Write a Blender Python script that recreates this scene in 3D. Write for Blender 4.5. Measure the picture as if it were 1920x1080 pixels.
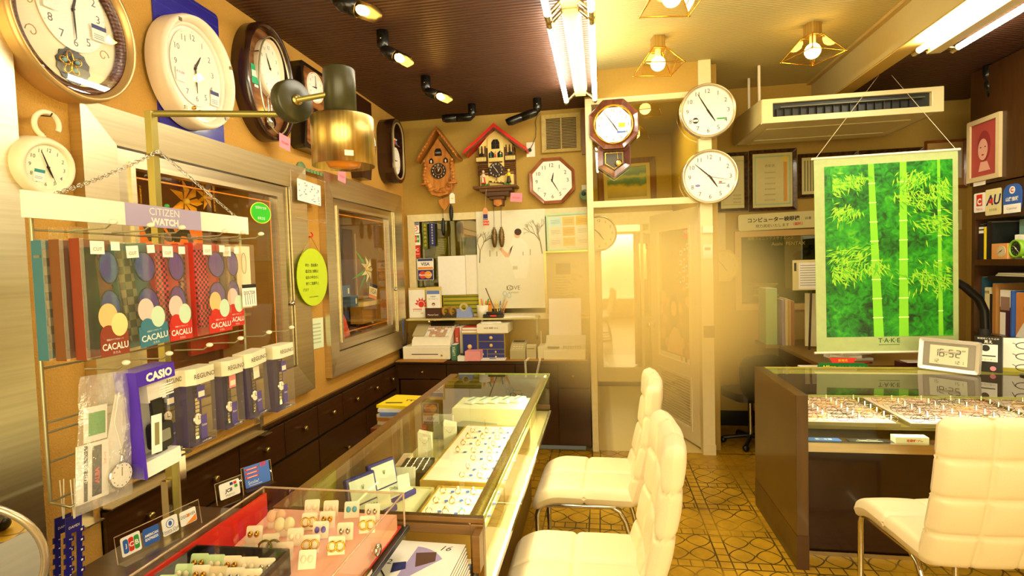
import bpy, math, random
from mathutils import Matrix, Vector
from math import sin, cos, pi, radians as rad
for o in list(bpy.data.objects): bpy.data.objects.remove(o)
S = bpy.context.scene
COL = S.collection
random.seed(5)
# ---------------------------------------------------------------- camera
EYE = Vector((0, 0, 1.45)); FPX = 1003.9
def _R(y, p, r):
    return (Matrix.Rotation(y, 3, 'Z') @ Matrix.Rotation(pi/2+p, 3, 'X') @ Matrix.Rotation(r, 3, 'Z'))
CR = _R(.16660, -.04442, -.02938)
cd = bpy.data.cameras.new('camera'); cam = bpy.data.objects.new('camera', cd); COL.objects.link(cam)
cam.matrix_world = Matrix.Translation(EYE) @ CR.to_4x4()
cd.sensor_width = 36; cd.lens = 36*FPX/1920; cd.clip_start = .02; cd.clip_end = 60
S.camera = cam
S.view_settings.view_transform = 'Standard'
try: S.view_settings.look = 'None'
except Exception: pass
S.view_settings.gamma = 1; S.view_settings.use_curve_mapping = False
S.view_settings.exposure = 0.25
S.cycles.volume_bounces = 6
w = bpy.data.worlds.new('world'); S.world = w; w.use_nodes = True
w.node_tree.nodes['Background'].inputs[0].default_value = (1, .85, .5, 1)
w.node_tree.nodes['Background'].inputs[1].default_value = .1
WARM = (1.0, .74, .30); TUBE = (1.0, .885, .42)
def area(name, loc, rot, sx, sy, power, col=TUBE):
    l = bpy.data.lights.new(name, 'AREA'); l.shape = 'RECTANGLE'; l.size = sx; l.size_y = sy; l.energy = power; l.color = col
    o = bpy.data.objects.new(name, l); COL.objects.link(o); o.location = loc; o.rotation_euler = rot
    return o
# soft ambient fill added behind the photographer, for an unseen shop front
area('rear_fill_light', (.6, -1.25, 1.5), (rad(90), 0, 0), 3.2, 2.0, 95, (1, .85, .45))

def at(ax, v, x, y):
    """the point where the sight line of photograph pixel (x, y) meets the real plane ax = v"""
    d = CR @ Vector(((x-960)/FPX, -(y-540)/FPX, -1)); i = 'xyz'.index(ax)
    return EYE + d*((v-EYE[i])/d[i])
def ext(ax, v, x0, x1, y0, y1):
    """centre and size on a wall plane of what spans x0..x1, y0..y1 in the photograph"""
    cx, cy = (x0+x1)/2, (y0+y1)/2
    a, b, t, m = at(ax, v, x0, cy), at(ax, v, x1, cy), at(ax, v, cx, y0), at(ax, v, cx, y1)
    u = 'y' if ax == 'x' else 'x'
    ua, ub = getattr(a, u), getattr(b, u)
    uc, z = (ua+ub)/2, (t.z+m.z)/2
    c = Vector((v, uc, z)) if ax == 'x' else Vector((uc, v, z))
    return c, abs(ub-ua), abs(t.z-m.z)
# ---------------------------------------------------------------- materials
def lin(h):
    if isinstance(h, str):
        h = [int(h[i:i+2], 16)/255 for i in (0, 2, 4)]
    return tuple((c/12.92 if c <= .04045 else ((c+.055)/1.055)**2.4) for c in h)
_m = {}
def nt(name):
    m = bpy.data.materials.new(name); m.use_nodes = True
    return m, m.node_tree, m.node_tree.nodes['Principled BSDF']
def mat(name, hexc='808080', rough=.5, metal=0, emit=0, alpha=1, noise=0, bump=0, scale=30, coat=0, ecol=None):
    k = (name)
    if k in _m: return _m[k]
    m, t, b = nt(name); _m[k] = m
    c = lin(hexc)+(1,)
    b.inputs['Base Color'].default_value = c; b.inputs['Roughness'].default_value = rough
    b.inputs['Metallic'].default_value = metal
    if coat: b.inputs['Coat Weight'].default_value = coat; b.inputs['Coat Roughness'].default_value = .08
    if emit:
        b.inputs['Emission Color'].default_value = (lin(ecol) if ecol else c[:3])+(1,); b.inputs['Emission Strength'].default_value = emit
    tc = t.nodes.new('ShaderNodeTexCoord'); n = t.nodes.new('ShaderNodeTexNoise'); n.inputs['Scale'].default_value = scale; n.inputs['Detail'].default_value = 3
    t.links.new(tc.outputs['Object'], n.inputs['Vector'])
    mx = t.nodes.new('ShaderNodeMix'); mx.data_type = 'RGBA'; mx.blend_type = 'MULTIPLY'
    mx.inputs[0].default_value = 1; mx.inputs[6].default_value = c
    mr = t.nodes.new('ShaderNodeMapRange'); t.links.new(n.outputs['Fac'], mr.inputs[0])
    a = noise if noise else .04
    mr.inputs[1].default_value = .3; mr.inputs[2].default_value = .7; mr.inputs[3].default_value = 1-a; mr.inputs[4].default_value = 1
    t.links.new(mr.outputs[0], mx.inputs[7]); t.links.new(mx.outputs[2], b.inputs['Base Color'])
    if bump:
        bp = t.nodes.new('ShaderNodeBump'); bp.inputs['Strength'].default_value = bump; bp.inputs['Distance'].default_value = .004
        t.links.new(n.outputs['Fac'], bp.inputs['Height']); t.links.new(bp.outputs[0], b.inputs['Normal'])
    return m
def thin(name, tint='ffffff', refl=1.0, rough=.02, extra=0.03, op=0.0, opc='ffffff'):
    """thin clear sheet: transparent plus Fresnel reflection, op = share of milky diffuse"""
    if name in _m: return _m[name]
    m, t, b = nt(name); _m[name] = m; N = t.nodes; L = t.links; N.remove(b)
    out = N['Material Output']
    tr = N.new('ShaderNodeBsdfTransparent'); tr.inputs[0].default_value = lin(tint)+(1,)
    gl = N.new('ShaderNodeBsdfGlossy'); gl.inputs['Roughness'].default_value = rough
    df = N.new('ShaderNodeBsdfDiffuse'); df.inputs[0].default_value = lin(opc)+(1,)
    lw = N.new('ShaderNodeFresnel'); lw.inputs[0].default_value = 1.5
    ma = N.new('ShaderNodeMath'); ma.operation = 'MULTIPLY_ADD'; ma.inputs[1].default_value = refl; ma.inputs[2].default_value = extra; ma.use_clamp = True
    ge = N.new('ShaderNodeNewGeometry'); inv = N.new('ShaderNodeMath'); inv.operation = 'SUBTRACT'; inv.inputs[0].default_value = 1; L.new(ge.outputs['Backfacing'], inv.inputs[1])
    mu = N.new('ShaderNodeMath'); mu.operation = 'MULTIPLY'; L.new(lw.outputs[0], mu.inputs[0]); L.new(inv.outputs[0], mu.inputs[1])
    L.new(mu.outputs[0], ma.inputs[0])
    m0 = N.new('ShaderNodeMixShader'); m0.inputs[0].default_value = op
    L.new(tr.outputs[0], m0.inputs[1]); L.new(df.outputs[0], m0.inputs[2])
    m1 = N.new('ShaderNodeMixShader'); L.new(ma.outputs[0], m1.inputs[0]); L.new(m0.outputs[0], m1.inputs[1]); L.new(gl.outputs[0], m1.inputs[2])
    L.new(m1.outputs[0], out.inputs[0])
    return m
def stripes(name, c1, c2, axis='Y', scale=30, rough=.5, metal=0, bump=.4, dist=.01, nz=0, bands=True, sharp=None, coords='Object', mid=.5):
    """ribs or brushing: stripes across one axis"""
    if name in _m: return _m[name]
    m, t, b = nt(name); _m[name] = m; N = t.nodes; L = t.links
    tc = N.new('ShaderNodeTexCoord'); wv = N.new('ShaderNodeTexWave'); wv.bands_direction = axis
    wv.inputs['Scale'].default_value = scale; wv.inputs['Distortion'].default_value = nz; wv.inputs['Detail'].default_value = 1
    L.new(tc.outputs[coords], wv.inputs['Vector'])
    cr = N.new('ShaderNodeValToRGB'); cr.color_ramp.elements[0].color = lin(c1)+(1,); cr.color_ramp.elements[1].color = lin(c2)+(1,)
    if sharp: cr.color_ramp.elements[0].position = mid-sharp; cr.color_ramp.elements[1].position = mid+sharp
    L.new(wv.outputs['Fac'], cr.inputs[0]); L.new(cr.outputs[0], b.inputs['Base Color'])
    b.inputs['Roughness'].default_value = rough; b.inputs['Metallic'].default_value = metal
    if bump:
        bp = N.new('ShaderNodeBump'); bp.inputs['Strength'].default_value = bump; bp.inputs['Distance'].default_value = dist
        L.new(wv.outputs['Fac'], bp.inputs['Height']); L.new(bp.outputs[0], b.inputs['Normal'])
    return m
def stretch(name, c1, c2, vec, rough=.35, metal=0, bump=.05, lo=.35, hi=.65, coat=0):
    """stretched noise: brushed metal, wood grain"""
    if name in _m: return _m[name]
    m, t, b = nt(name); _m[name] = m; N = t.nodes; L = t.links
    tc = N.new('ShaderNodeTexCoord'); mp = N.new('ShaderNodeMapping'); mp.inputs['Scale'].default_value = vec
    n = N.new('ShaderNodeTexNoise'); n.inputs['Scale'].default_value = 1; n.inputs['Detail'].default_value = 5
    L.new(tc.outputs['Object'], mp.inputs[0]); L.new(mp.outputs[0], n.inputs['Vector'])
    cr = N.new('ShaderNodeValToRGB'); cr.color_ramp.elements[0].color = lin(c1)+(1,); cr.color_ramp.elements[1].color = lin(c2)+(1,)
    cr.color_ramp.elements[0].position = lo; cr.color_ramp.elements[1].position = hi
    L.new(n.outputs['Fac'], cr.inputs[0]); L.new(cr.outputs[0], b.inputs['Base Color'])
    b.inputs['Roughness'].default_value = rough; b.inputs['Metallic'].default_value = metal
    if coat: b.inputs['Coat Weight'].default_value = coat; b.inputs['Coat Roughness'].default_value = .1
    bp = N.new('ShaderNodeBump'); bp.inputs['Strength'].default_value = bump; bp.inputs['Distance'].default_value = .003
    L.new(n.outputs['Fac'], bp.inputs['Height']); L.new(bp.outputs[0], b.inputs['Normal'])
    return m
class X:
    """tiny expression builder for shader math"""
    T = None
    def __init__(s, v): s.v = v
    @staticmethod
    def op(o, *a):
        n = X.T.nodes.new('ShaderNodeMath'); n.operation = o
        for i, q in enumerate(a):
            if isinstance(q, X): X.T.links.new(q.v, n.inputs[i])
            else: n.inputs[i].default_value = q
        return X(n.outputs[0])
    def __add__(s, o): return X.op('ADD', s, o)
    def __sub__(s, o): return X.op('SUBTRACT', s, o)
    def __rsub__(s, o): return X.op('SUBTRACT', o, s)
    def __mul__(s, o): return X.op('MULTIPLY', s, o)
    def __truediv__(s, o): return X.op('DIVIDE', s, o)
    def fr(s): return X.op('FRACT', s)
    def ab(s): return X.op('ABSOLUTE', s)
    def lt(s, o): return X.op('LESS_THAN', s, o)
    def gt(s, o): return X.op('GREATER_THAN', s, o)
    def pw(s, o): return X.op('POWER', s, o)
    def mx(s, o): return X.op('MAXIMUM', s, o)
    def mn(s, o): return X.op('MINIMUM', s, o)
def floor_mat():
    m, t, b = nt('patterned_vinyl_floor'); X.T = t; N = t.nodes; L = t.links
    tc = N.new('ShaderNodeTexCoord')
    n2 = N.new('ShaderNodeTexNoise'); n2.inputs['Scale'].default_value = 45; n2.inputs['Detail'].default_value = 2
    L.new(tc.outputs['Object'], n2.inputs['Vector'])
    sp = N.new('ShaderNodeSeparateXYZ'); L.new(tc.outputs['Object'], sp.inputs[0])
    wob = (X(n2.outputs['Fac'])-.5)*.02
    P = .31
    u = ((X(sp.outputs[0])-.213)/P).fr(); v = ((X(sp.outputs[1])-.087)/P).fr()
    bw = .19
    a = (u-bw)/(1-bw); c = (v-bw)/(1-bw)              # 0..1 inside the ornament
    du = ((a*2).fr()-.5+wob*2).ab(); dv = ((c*2).fr()-.5+wob*2).ab()
    h = (du.pw(1.35)+dv.pw(1.35)).pw(1/1.35)
    orn = (h-.47).ab().lt(.032)
    line = lambda q, w_: (q-.5).ab().gt(.5-w_)
    inx = u.lt(bw); iny = v.lt(bw)
    bx = line((u*5.25).fr(), .05); by = line((v*5.25).fr(), .05)
    edge = (u-bw).ab().lt(.012).mx((v-bw).ab().lt(.012)).mx(line(u, .014)).mx(line(v, .014))
    both = inx.mx(iny)
    g = (orn*(1-both)).mx(edge).mx(inx*by).mx(iny*bx)
    cell = N.new('ShaderNodeTexNoise'); cell.inputs['Scale'].default_value = 4; cell.inputs['Detail'].default_value = 6; cell.inputs['Roughness'].default_value = .65
    L.new(tc.outputs['Object'], cell.inputs['Vector'])
    cr = N.new('ShaderNodeValToRGB'); cr.color_ramp.elements[0].color = lin('9a7616')+(1,); cr.color_ramp.elements[1].color = lin('c89c22')+(1,)
    cr.color_ramp.elements[0].position = .36; cr.color_ramp.elements[1].position = .66
    L.new(cell.outputs['Fac'], cr.inputs[0])
    wear = N.new('ShaderNodeTexNoise'); wear.inputs['Scale'].default_value = 1.6; wear.inputs['Detail'].default_value = 4
    L.new(tc.outputs['Object'], wear.inputs['Vector'])
    g2 = g*((X(wear.outputs['Fac'])-.36)*6).mx(.25).mn(1.0)
    mx = N.new('ShaderNodeMix'); mx.data_type = 'RGBA'; L.new(g2.v, mx.inputs[0]); L.new(cr.outputs[0], mx.inputs[6])
    mx.inputs[7].default_value = lin('4a360e')+(1,)
    L.new(mx.outputs[2], b.inputs['Base Color'])
    b.inputs['Roughness'].default_value = .33
    bp = N.new('ShaderNodeBump'); bp.invert = True; bp.inputs['Strength'].default_value = .25; bp.inputs['Distance'].default_value = .003
    L.new(g2.v, bp.inputs['Height']); L.new(bp.outputs[0], b.inputs['Normal'])
    return m
# ---------------------------------------------------------------- mesh builder
_txt = {}
def text_geo(s, bold=0, shear=0):
    k = (s, bold, shear)
    if k not in _txt:
        c = bpy.data.curves.new('t', 'FONT'); c.body = s; c.size = 1; c.align_x = 'CENTER'; c.align_y = 'CENTER'
        c.resolution_u = 2; c.offset = bold; c.shear = shear; c.extrude = 0
        o = bpy.data.objects.new('t', c); COL.objects.link(o)
        me = bpy.data.meshes.new_from_object(o.evaluated_get(bpy.context.evaluated_depsgraph_get()))
        vs = [v.co.copy() for v in me.vertices]; fs = [tuple(p.vertices) for p in me.polygons]
        bpy.data.objects.remove(o); bpy.data.curves.remove(c); bpy.data.meshes.remove(me)
        if vs:
            x0 = min(v.x for v in vs); x1 = max(v.x for v in vs); y0 = min(v.y for v in vs); y1 = max(v.y for v in vs)
            for v in vs: v.x -= (x0+x1)/2; v.y -= (y0+y1)/2
            _txt[k] = (vs, fs, x1-x0, y1-y0)
        else: _txt[k] = ([], [], 1, 1)
    return _txt[k]
I4 = Matrix.Identity(4)
def T(x=0, y=0, z=0): return Matrix.Translation((x, y, z))
def RX(a): return Matrix.Rotation(rad(a), 4, 'X')
def RY(a): return Matrix.Rotation(rad(a), 4, 'Y')
def RZ(a): return Matrix.Rotation(rad(a), 4, 'Z')
def circ(r, n=24, ry=None, a0=0, a1=2*pi, closed=False):
    ry = r if ry is None else ry
    k = n if not closed else n
    full = abs(a1-a0-2*pi) < 1e-6
    return [(r*cos(a0+(a1-a0)*i/(n if full else n-1)), ry*sin(a0+(a1-a0)*i/(n if full else n-1))) for i in range(n)]
def rrect(w_, h_, r, n=4):
    pts = []
    for cx, cy, a in ((w_/2-r, h_/2-r, 0), (-w_/2+r, h_/2-r, 90), (-w_/2+r, -h_/2+r, 180), (w_/2-r, -h_/2+r, 270)):
        for i in range(n+1):
            t_ = rad(a+90*i/n); pts.append((cx+r*cos(t_), cy+r*sin(t_)))
    return pts
class MB:
    def __init__(s, m=None): s.v = []; s.f = []; s.mi = []; s.sm = []; s.mats = []; s.m = m
    def _slot(s, m):
        m = m or s.m
        if m not in s.mats: s.mats.append(m)
        return s.mats.index(m)
    def add(s, vs, fs, m=None, M=I4, sm=False):
        o = len(s.v); s.v += [M @ Vector(v) for v in vs]; k = s._slot(m)
        for f in fs: s.f.append([i+o for i in f]); s.mi.append(k); s.sm.append(sm)
        return s
    def box(s, c, d, m=None, M=I4, b=0):
        x, y, z = c; a, e, g = d[0]/2, d[1]/2, d[2]/2
        if b:
            return s.prism(rrect(d[0], d[1], b, 2), z-g, z+g, m, M @ T(x, y, 0))
        vs = [(x+i*a, y+j*e, z+k*g) for k in (-1, 1) for j in (-1, 1) for i in (-1, 1)]
        return s.add(vs, [(0, 2, 3, 1), (4, 5, 7, 6), (0, 1, 5, 4), (2, 6, 7, 3), (0, 4, 6, 2), (1, 3, 7, 5)], m, M)
    def bb(s, p, q, m=None, M=I4, b=0):
        return s.box([(p[i]+q[i])/2 for i in range(3)], [abs(q[i]-p[i]) for i in range(3)], m, M, b)
    def prism(s, pts, z0, z1, m=None, M=I4, sm=False, cap=True, z1pts=None):
        n = len(pts); p2 = z1pts or pts
        vs = [(x, y, z0) for x, y in pts]+[(x, y, z1) for x, y in p2]
        fs = [(i, (i+1) % n, n+(i+1) % n, n+i) for i in range(n)]
        s.add(vs, fs, m, M, sm)
        if cap: s.add(vs, [tuple(range(n-1, -1, -1)), tuple(range(n, 2*n))], m, M)
        return s
    def ring(s, po, pi_, z0, z1, m=None, M=I4, sm=False, zi1=None):
        """frame between an outer and inner outline with the same point count"""
        n = len(po); zi1 = z1 if zi1 is None else zi1
        vs = [(x, y, z0) for x, y in po]+[(x, y, z1) for x, y in po]+[(x, y, zi1) for x, y in pi_]+[(x, y, z0) for x, y in pi_]
        fs = []
        for k in range(4):
            for i in range(n):
                j = (i+1) % n; a, b_ = k*n, ((k+1) % 4)*n
                fs.append((a+i, a+j, b_+j, b_+i))
        return s.add(vs, fs, m, M, sm)
    def flat(s, pts, z=0, m=None, M=I4): return s.add([(x, y, z) for x, y in pts], [tuple(range(len(pts)))], m, M)
    def lathe(s, prof, m=None, M=I4, n=24, sm=True, sx=1, sy=1):
        k = len(prof); vs = []
        for i in range(n):
            a = 2*pi*i/n
            vs += [(r*cos(a)*sx, r*sin(a)*sy, z) for r, z in prof]
        fs = [(i*k+j, ((i+1) % n)*k+j, ((i+1) % n)*k+j+1, i*k+j+1) for i in range(n) for j in range(k-1)]
        return s.add(vs, fs, m, M, sm)
    def ball(s, c, r, m=None, M=I4, n=12, sc=(1, 1, 1)):
        pr = [(max(1e-5, sin(pi*j/(n//2+2)))*r, -cos(pi*j/(n//2+2))*r) for j in range(n//2+3)]
        return s.lathe(pr, m, M @ T(*c) @ Matrix.Diagonal((*sc, 1)), n)
    def tube(s, pts, r, m=None, M=I4, n=8, closed=False, cap=True, sy=1):
        pts = [Vector(p) for p in pts]; k = len(pts); rs = r if isinstance(r, (list, tuple)) else [r]*k
        vs = []; up = None
        for i in range(k):
            a = pts[i-1] if (i > 0 or closed) else pts[i]; b = pts[(i+1) % k] if (i < k-1 or closed) else pts[i]
            d = (b-a); d = d.normalized() if d.length > 1e-9 else Vector((0, 0, 1))
            if up is None: up = Vector((0, 0, 1)) if abs(d.z) < .9 else Vector((1, 0, 0))
            sd = d.cross(up)
            if sd.length < 1e-6: sd = d.orthogonal()
            sd.normalize(); up = sd.cross(d).normalized()
            for j in range(n):
                t_ = 2*pi*j/n; vs.append(pts[i]+(sd*cos(t_)+up*sin(t_)*sy)*rs[i])
        e = k if closed else k-1
        fs = [(i*n+j, i*n+(j+1) % n, ((i+1) % k)*n+(j+1) % n, ((i+1) % k)*n+j) for i in range(e) for j in range(n)]
        s.add(vs, fs, m, M, True)
        if cap and not closed:
            s.add(vs, [tuple(range(n-1, -1, -1)), tuple(range((k-1)*n, k*n))], m, M)
        return s
    def text(s, t_, h, m=None, M=I4, w=None, bold=0, shear=0, maxw=None):
        vs, fs, W, H = text_geo(t_, bold, shear)
        if not vs: return s
        k = h/H if h else w/W
        kx = w/W if w else k
        if maxw and W*kx > maxw: kx = maxw/W
        return s.add([(v.x*kx, v.y*k, 0) for v in vs], fs, m, M)
    def build(s, name, parent=None, M=None, bev=0, sub=0, **kw):
        me = bpy.data.meshes.new(name); me.from_pydata(s.v, [], s.f)
        for m in s.mats: me.materials.append(m)
        me.polygons.foreach_set('material_index', s.mi); me.polygons.foreach_set('use_smooth', s.sm); me.update()
        o = bpy.data.objects.new(name, me); COL.objects.link(o)
        if parent: o.parent = parent
        if M is not None: o.matrix_basis = M
        if bev:
            b = o.modifiers.new('bevel', 'BEVEL'); b.width = bev; b.segments = 2; b.limit_method = 'ANGLE'
        if sub:
            b = o.modifiers.new('sub', 'SUBSURF'); b.levels = sub; b.render_levels = sub
        for k, v in kw.items(): o[k] = v
        return o
FR = {'L': Matrix(((0, 0, 1, 0), (1, 0, 0, 0), (0, 1, 0, 0), (0, 0, 0, 1))),      # left wall: x -> +Y, y -> +Z, z -> +X
      'B': Matrix(((1, 0, 0, 0), (0, 0, -1, 0), (0, 1, 0, 0), (0, 0, 0, 1))),     # back wall: x -> +X, y -> +Z, z -> -Y
      'R': Matrix(((0, 0, -1, 0), (-1, 0, 0, 0), (0, 1, 0, 0), (0, 0, 0, 1))),    # right wall
      'F': I4}
def thing(name, label, cat, loc=(0, 0, 0), fr='F', M=I4, group=None):
    o = bpy.data.objects.new(name, None); COL.objects.link(o); o.empty_display_size = .05
    o.matrix_basis = Matrix.Translation(loc) @ FR[fr] @ M
    o['label'] = label; o['category'] = cat
    if group: o['group'] = group
    return o
def solo(mb, name, label, cat, loc=(0, 0, 0), fr='F', M=I4, group=None, **k):
    o = mb.build(name, None, Matrix.Translation(loc) @ FR[fr] @ M, **k)
    o['label'] = label; o['category'] = cat
    if group: o['group'] = group
    return o
def struct(mb, name, **k):
    o = mb.build(name, **k); o['kind'] = 'structure'; return o
def dup(src, M, label=None, group=None):
    r = src.copy(); COL.objects.link(r); r.matrix_basis = M
    if label: r['label'] = label
    if group: r['group'] = group
    for ch in list(src.children):
        c = ch.copy(); COL.objects.link(c); c.parent = r; c.matrix_basis = ch.matrix_basis.copy()
        for g in ch.children:
            d = g.copy(); COL.objects.link(d); d.parent = c; d.matrix_basis = g.matrix_basis.copy()
    return r
def arc(cx, cy, r, a0, a1, n=8): return [(cx+r*cos(rad(a0+(a1-a0)*i/(n-1))), cy+r*sin(rad(a0+(a1-a0)*i/(n-1)))) for i in range(n)]
# ---------------------------------------------------------------- shared materials
white = mat('white_plastic', 'f4efe0', .35); cream = mat('cream_paint', 'efe6cf', .45)
paper = mat('paper', 'f6f2e6', .7); black = mat('black_plastic', '17140f', .35); blackg = mat('black_gloss', '0e0d0c', .12)
chrome = mat('chrome', 'd9d6cc', .09, 1); steel = stretch('brushed_steel', 'd6c9a4', 'e2d6b2', (3, 2, 90), .38, 1, .015)
steelh = stretch('brushed_steel_rail', 'c2b698', 'd2c6a8', (3, 2, 60), .3, 1, .015)
brass = stretch('brushed_brass', 'c0a25a', 'd8c27e', (120, 120, 2), .33, 1, .05); gold = mat('polished_gold', 'd8a63a', .18, 1)
wood_dk = stretch('dark_brown_laminate', '36200a', '482a10', (2, 40, 6), .3, 0, .02, coat=.25)
wood_tan = stretch('tan_wood', '6a4612', '7a5218', (6, 2, 60), .35, 0, .02, coat=.2)
wood_red = stretch('red_brown_wood', '5c2a12', '7d3e1c', (30, 4, 4), .3, 0, .04, coat=.3)
wood_or = stretch('carved_orange_wood', 'a8601c', 'd08a34', (25, 8, 25), .5, 0, .1)
glass = thin('clear_glass', 'fbfff4'); acryl = thin('clear_acrylic', 'fffdf6', .8, .03, .02)
glass_g = thin('counter_glass', 'fafff2', 1.0, .01, .03)
ink = mat('black_ink', '1c1814', .6); red = mat('red_paint', 'd8301c', .45); navy = mat('navy_print', '232a6a', .5)
pink = mat('pink_paper', 'f08fa0', .7); yel = mat('yellow_paper', 'ffe21c', .6); grn = mat('green_print', '2f9a3c', .5); blu = mat('blue_print', '2f5fb4', .5)
leather = mat('cream_leather', 'e6d6b0', .42, noise=.03, bump=.15, scale=260)
hand = mat('dark_hand', '2e2618', .4, .3)
grey = mat('grey_plastic', '9a968a', .4)
# ================================================================ the room
LX, BY, DY, WY, RXX = -1.67, 4.42, 4.10, 4.83, 2.88     # left wall, left back wall, door plane, right back wall, right wall
ZL, ZM, ZR, YN = 2.694, 2.87, 2.645, -1.4
wallm = mat('ochre_wall', 'c8963c', .8, noise=.12, bump=.9, scale=170)
wallb = mat('beige_wallpaper', 'b4923f', .8, noise=.06, bump=.3, scale=60)
ceil_br = stripes('brown_ribbed_ceiling', '3a1f10', '5e3720', 'Y', 11, .5, 0, .7, .012, .15)
ceil_lt = stripes('woven_light_ceiling', 'b0a060', 'c0b070', 'Y', 14, .8, 0, .5, .008, .8)
f = MB(floor_mat()).bb((LX-.1, YN-.1, -.1), (RXX+.1, DY+.01, 0)).bb((.8, DY, -.1), (RXX+.1, WY, 0))
struct(f, 'floor')
hall_fl = stripes('pale_hall_tiles', 'b59b5c', 'd6c184', 'X', .35, .3, 0, .05, .002, 0, sharp=.02, mid=.04)
struct(MB(hall_fl).bb((-.15, DY+.01, -.1), (.8, 6.4, 0)), 'floor_hallway')
m = MB(ceil_br).bb((LX-.1, YN-.1, ZL), (-.03, BY+.1, ZL+.3)); struct(m, 'ceiling_left')
m = MB(ceil_lt).bb((-.03, YN-.1, ZM), (1.735, 6.4, ZM+.12)); struct(m, 'ceiling_middle')
m = MB(ceil_br).bb((1.85, YN-.1, ZR), (RXX+.1, WY+.1, ZR+.35)); struct(m, 'ceiling_right')
m = MB(mat('beam_paint', 'b8a870', .55)).bb((1.735, YN-.1, ZR), (1.85, WY, ZM+.12)); m.bb((1.74, YN, ZR-.006), (1.85, WY, ZR), mat('beam_trim', 'd8b458', .4)); m.bb((1.70, YN, ZM-.02), (1.735, WY, ZM), mat('beam_cornice', 'b89c5a', .5))
struct(m, 'trim_1')
# left wall with two window openings
def wallrect(m, y0, y1, z0, z1): m.bb((LX-.12, y0, z0), (LX, y1, z1))
W1 = (1.62, 2.66, .93, 1.90); W2 = (3.13, 4.13, .93, 1.90)
m = MB(wallm)
for y0, y1 in ((YN-.1, W1[0]), (W1[1], W2[0]), (W2[1], BY)): wallrect(m, y0, y1, .0, ZL+.2)
for a in (W1, W2): wallrect(m, a[0], a[1], 0, a[2]); wallrect(m, a[0], a[1], a[3], ZL+.2)
struct(m, 'wall_left')
# steel-clad pillar at the near end of the left wall
m = MB(steel).bb((LX+.001, .25, .42), (LX+.035, 1.298, ZL))
m.bb((LX+.001, .25, 0), (LX+.033, 1.296, .42), mat('dark_plinth', '171008', .4))
struct(m, 'trim_2')
# rear wall behind the photographer, its glowing panel added to light the room
m = MB(wallb).bb((LX-.1, YN-.1, 0), (-1.2, YN, 3)).bb((2.4, YN-.1, 0), (RXX+.1, YN, 3)).bb((-1.2, YN-.1, 2.5), (2.4, YN, 3)).bb((-1.2, YN-.1, 0), (2.4, YN, .5))
struct(m, 'wall_rear')
struct(MB(mat('rear_glow', 'fff2c8', 1, emit=.9)).bb((-1.2, YN-.08, .5), (2.4, YN-.06, 2.5)), 'window_5')
# left back wall with its window opening
WB = (-1.60, -.13, 1.02, 1.865)
m = MB(wallb).bb((LX, BY, 0), (-.05, BY+.1, WB[2])).bb((LX, BY, WB[3]), (-.05, BY+.1, ZL+.2)).bb((LX, BY, WB[2]), (WB[0], BY+.1, WB[3])).bb((WB[1], BY, WB[2]), (-.05, BY+.1, WB[3]))
m.bb((-.10, DY+.05, 0), (-.05, BY, ZL+.2))
struct(m, 'wall_back')
fr_m = mat('window_frame_paint', 'e9d9a4', .5, noise=.1)
m = MB(fr_m)
m.ring([(WB[0]-.03, WB[2]-.03), (WB[1]+.03, WB[2]-.03), (WB[1]+.03, WB[3]+.03), (WB[0]-.03, WB[3]+.03)], [(WB[0]+.03, WB[2]+.02), (WB[1]-.03, WB[2]+.02), (WB[1]-.03, WB[3]-.03), (WB[0]+.03, WB[3]-.03)], -.01, .025, fr_m, T(0, BY, 0) @ FR['B'])
wo = struct(m, 'window_3')
MB(thin('old_window_glass', 'e8e6b0', 1, .02, .04)).bb((WB[0]+.02, BY+.02, WB[2]+.02), (WB[1]-.02, BY+.024, WB[3]-.02)).build('pane', wo)
m = MB(mat('olive_backing', 'a89a58', .8)).bb((WB[0], BY+.45, WB[2]), (WB[1], BY+.47, WB[3])).bb((WB[0], BY+.1, WB[2]-.02), (WB[1], BY+.45, WB[2])).bb((WB[0], BY+.1, WB[3]), (WB[1], BY+.45, WB[3]+.02)).bb((WB[0]-.02, BY+.1, WB[2]), (WB[0], BY+.45, WB[3])).bb((WB[1], BY+.1, WB[2]), (WB[1]+.02, BY+.45, WB[3]))
struct(m, 'wall_recess')
# door plane: lintel, frame, post
m = MB(wallb).bb((-.05, DY, 2.655), (.80, DY+.08, ZM+.05)); m.bb((-.05, DY+.08, ZM-.02), (.80, DY+.1, ZM+.05)); struct(m, 'wall_lintel')
m = MB(fr_m)
m.bb((-.095, DY-.02, 0), (-.05, DY+.06, 2.66)).bb((-.05, DY-.02, 2.615), (.72, DY+.06, 2.655)).bb((-.05, DY-.02, 1.855), (.72, DY+.06, 1.90))
m.bb((.715, DY-.02, 0), (.80, DY+.09, ZM), mat('post_paint', 'e6d6a8', .5)).bb((.712, DY-.03, 0), (.803, DY, .075), mat('post_paint', 'e6d6a8', .5))
do = struct(m, 'trim_3')
w4 = struct(MB(thin('transom_glass', 'f3efc6', 1, .01, .05)).bb((-.05, DY+.015, 1.90), (.715, DY+.02, 2.615)), 'window_4')
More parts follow.
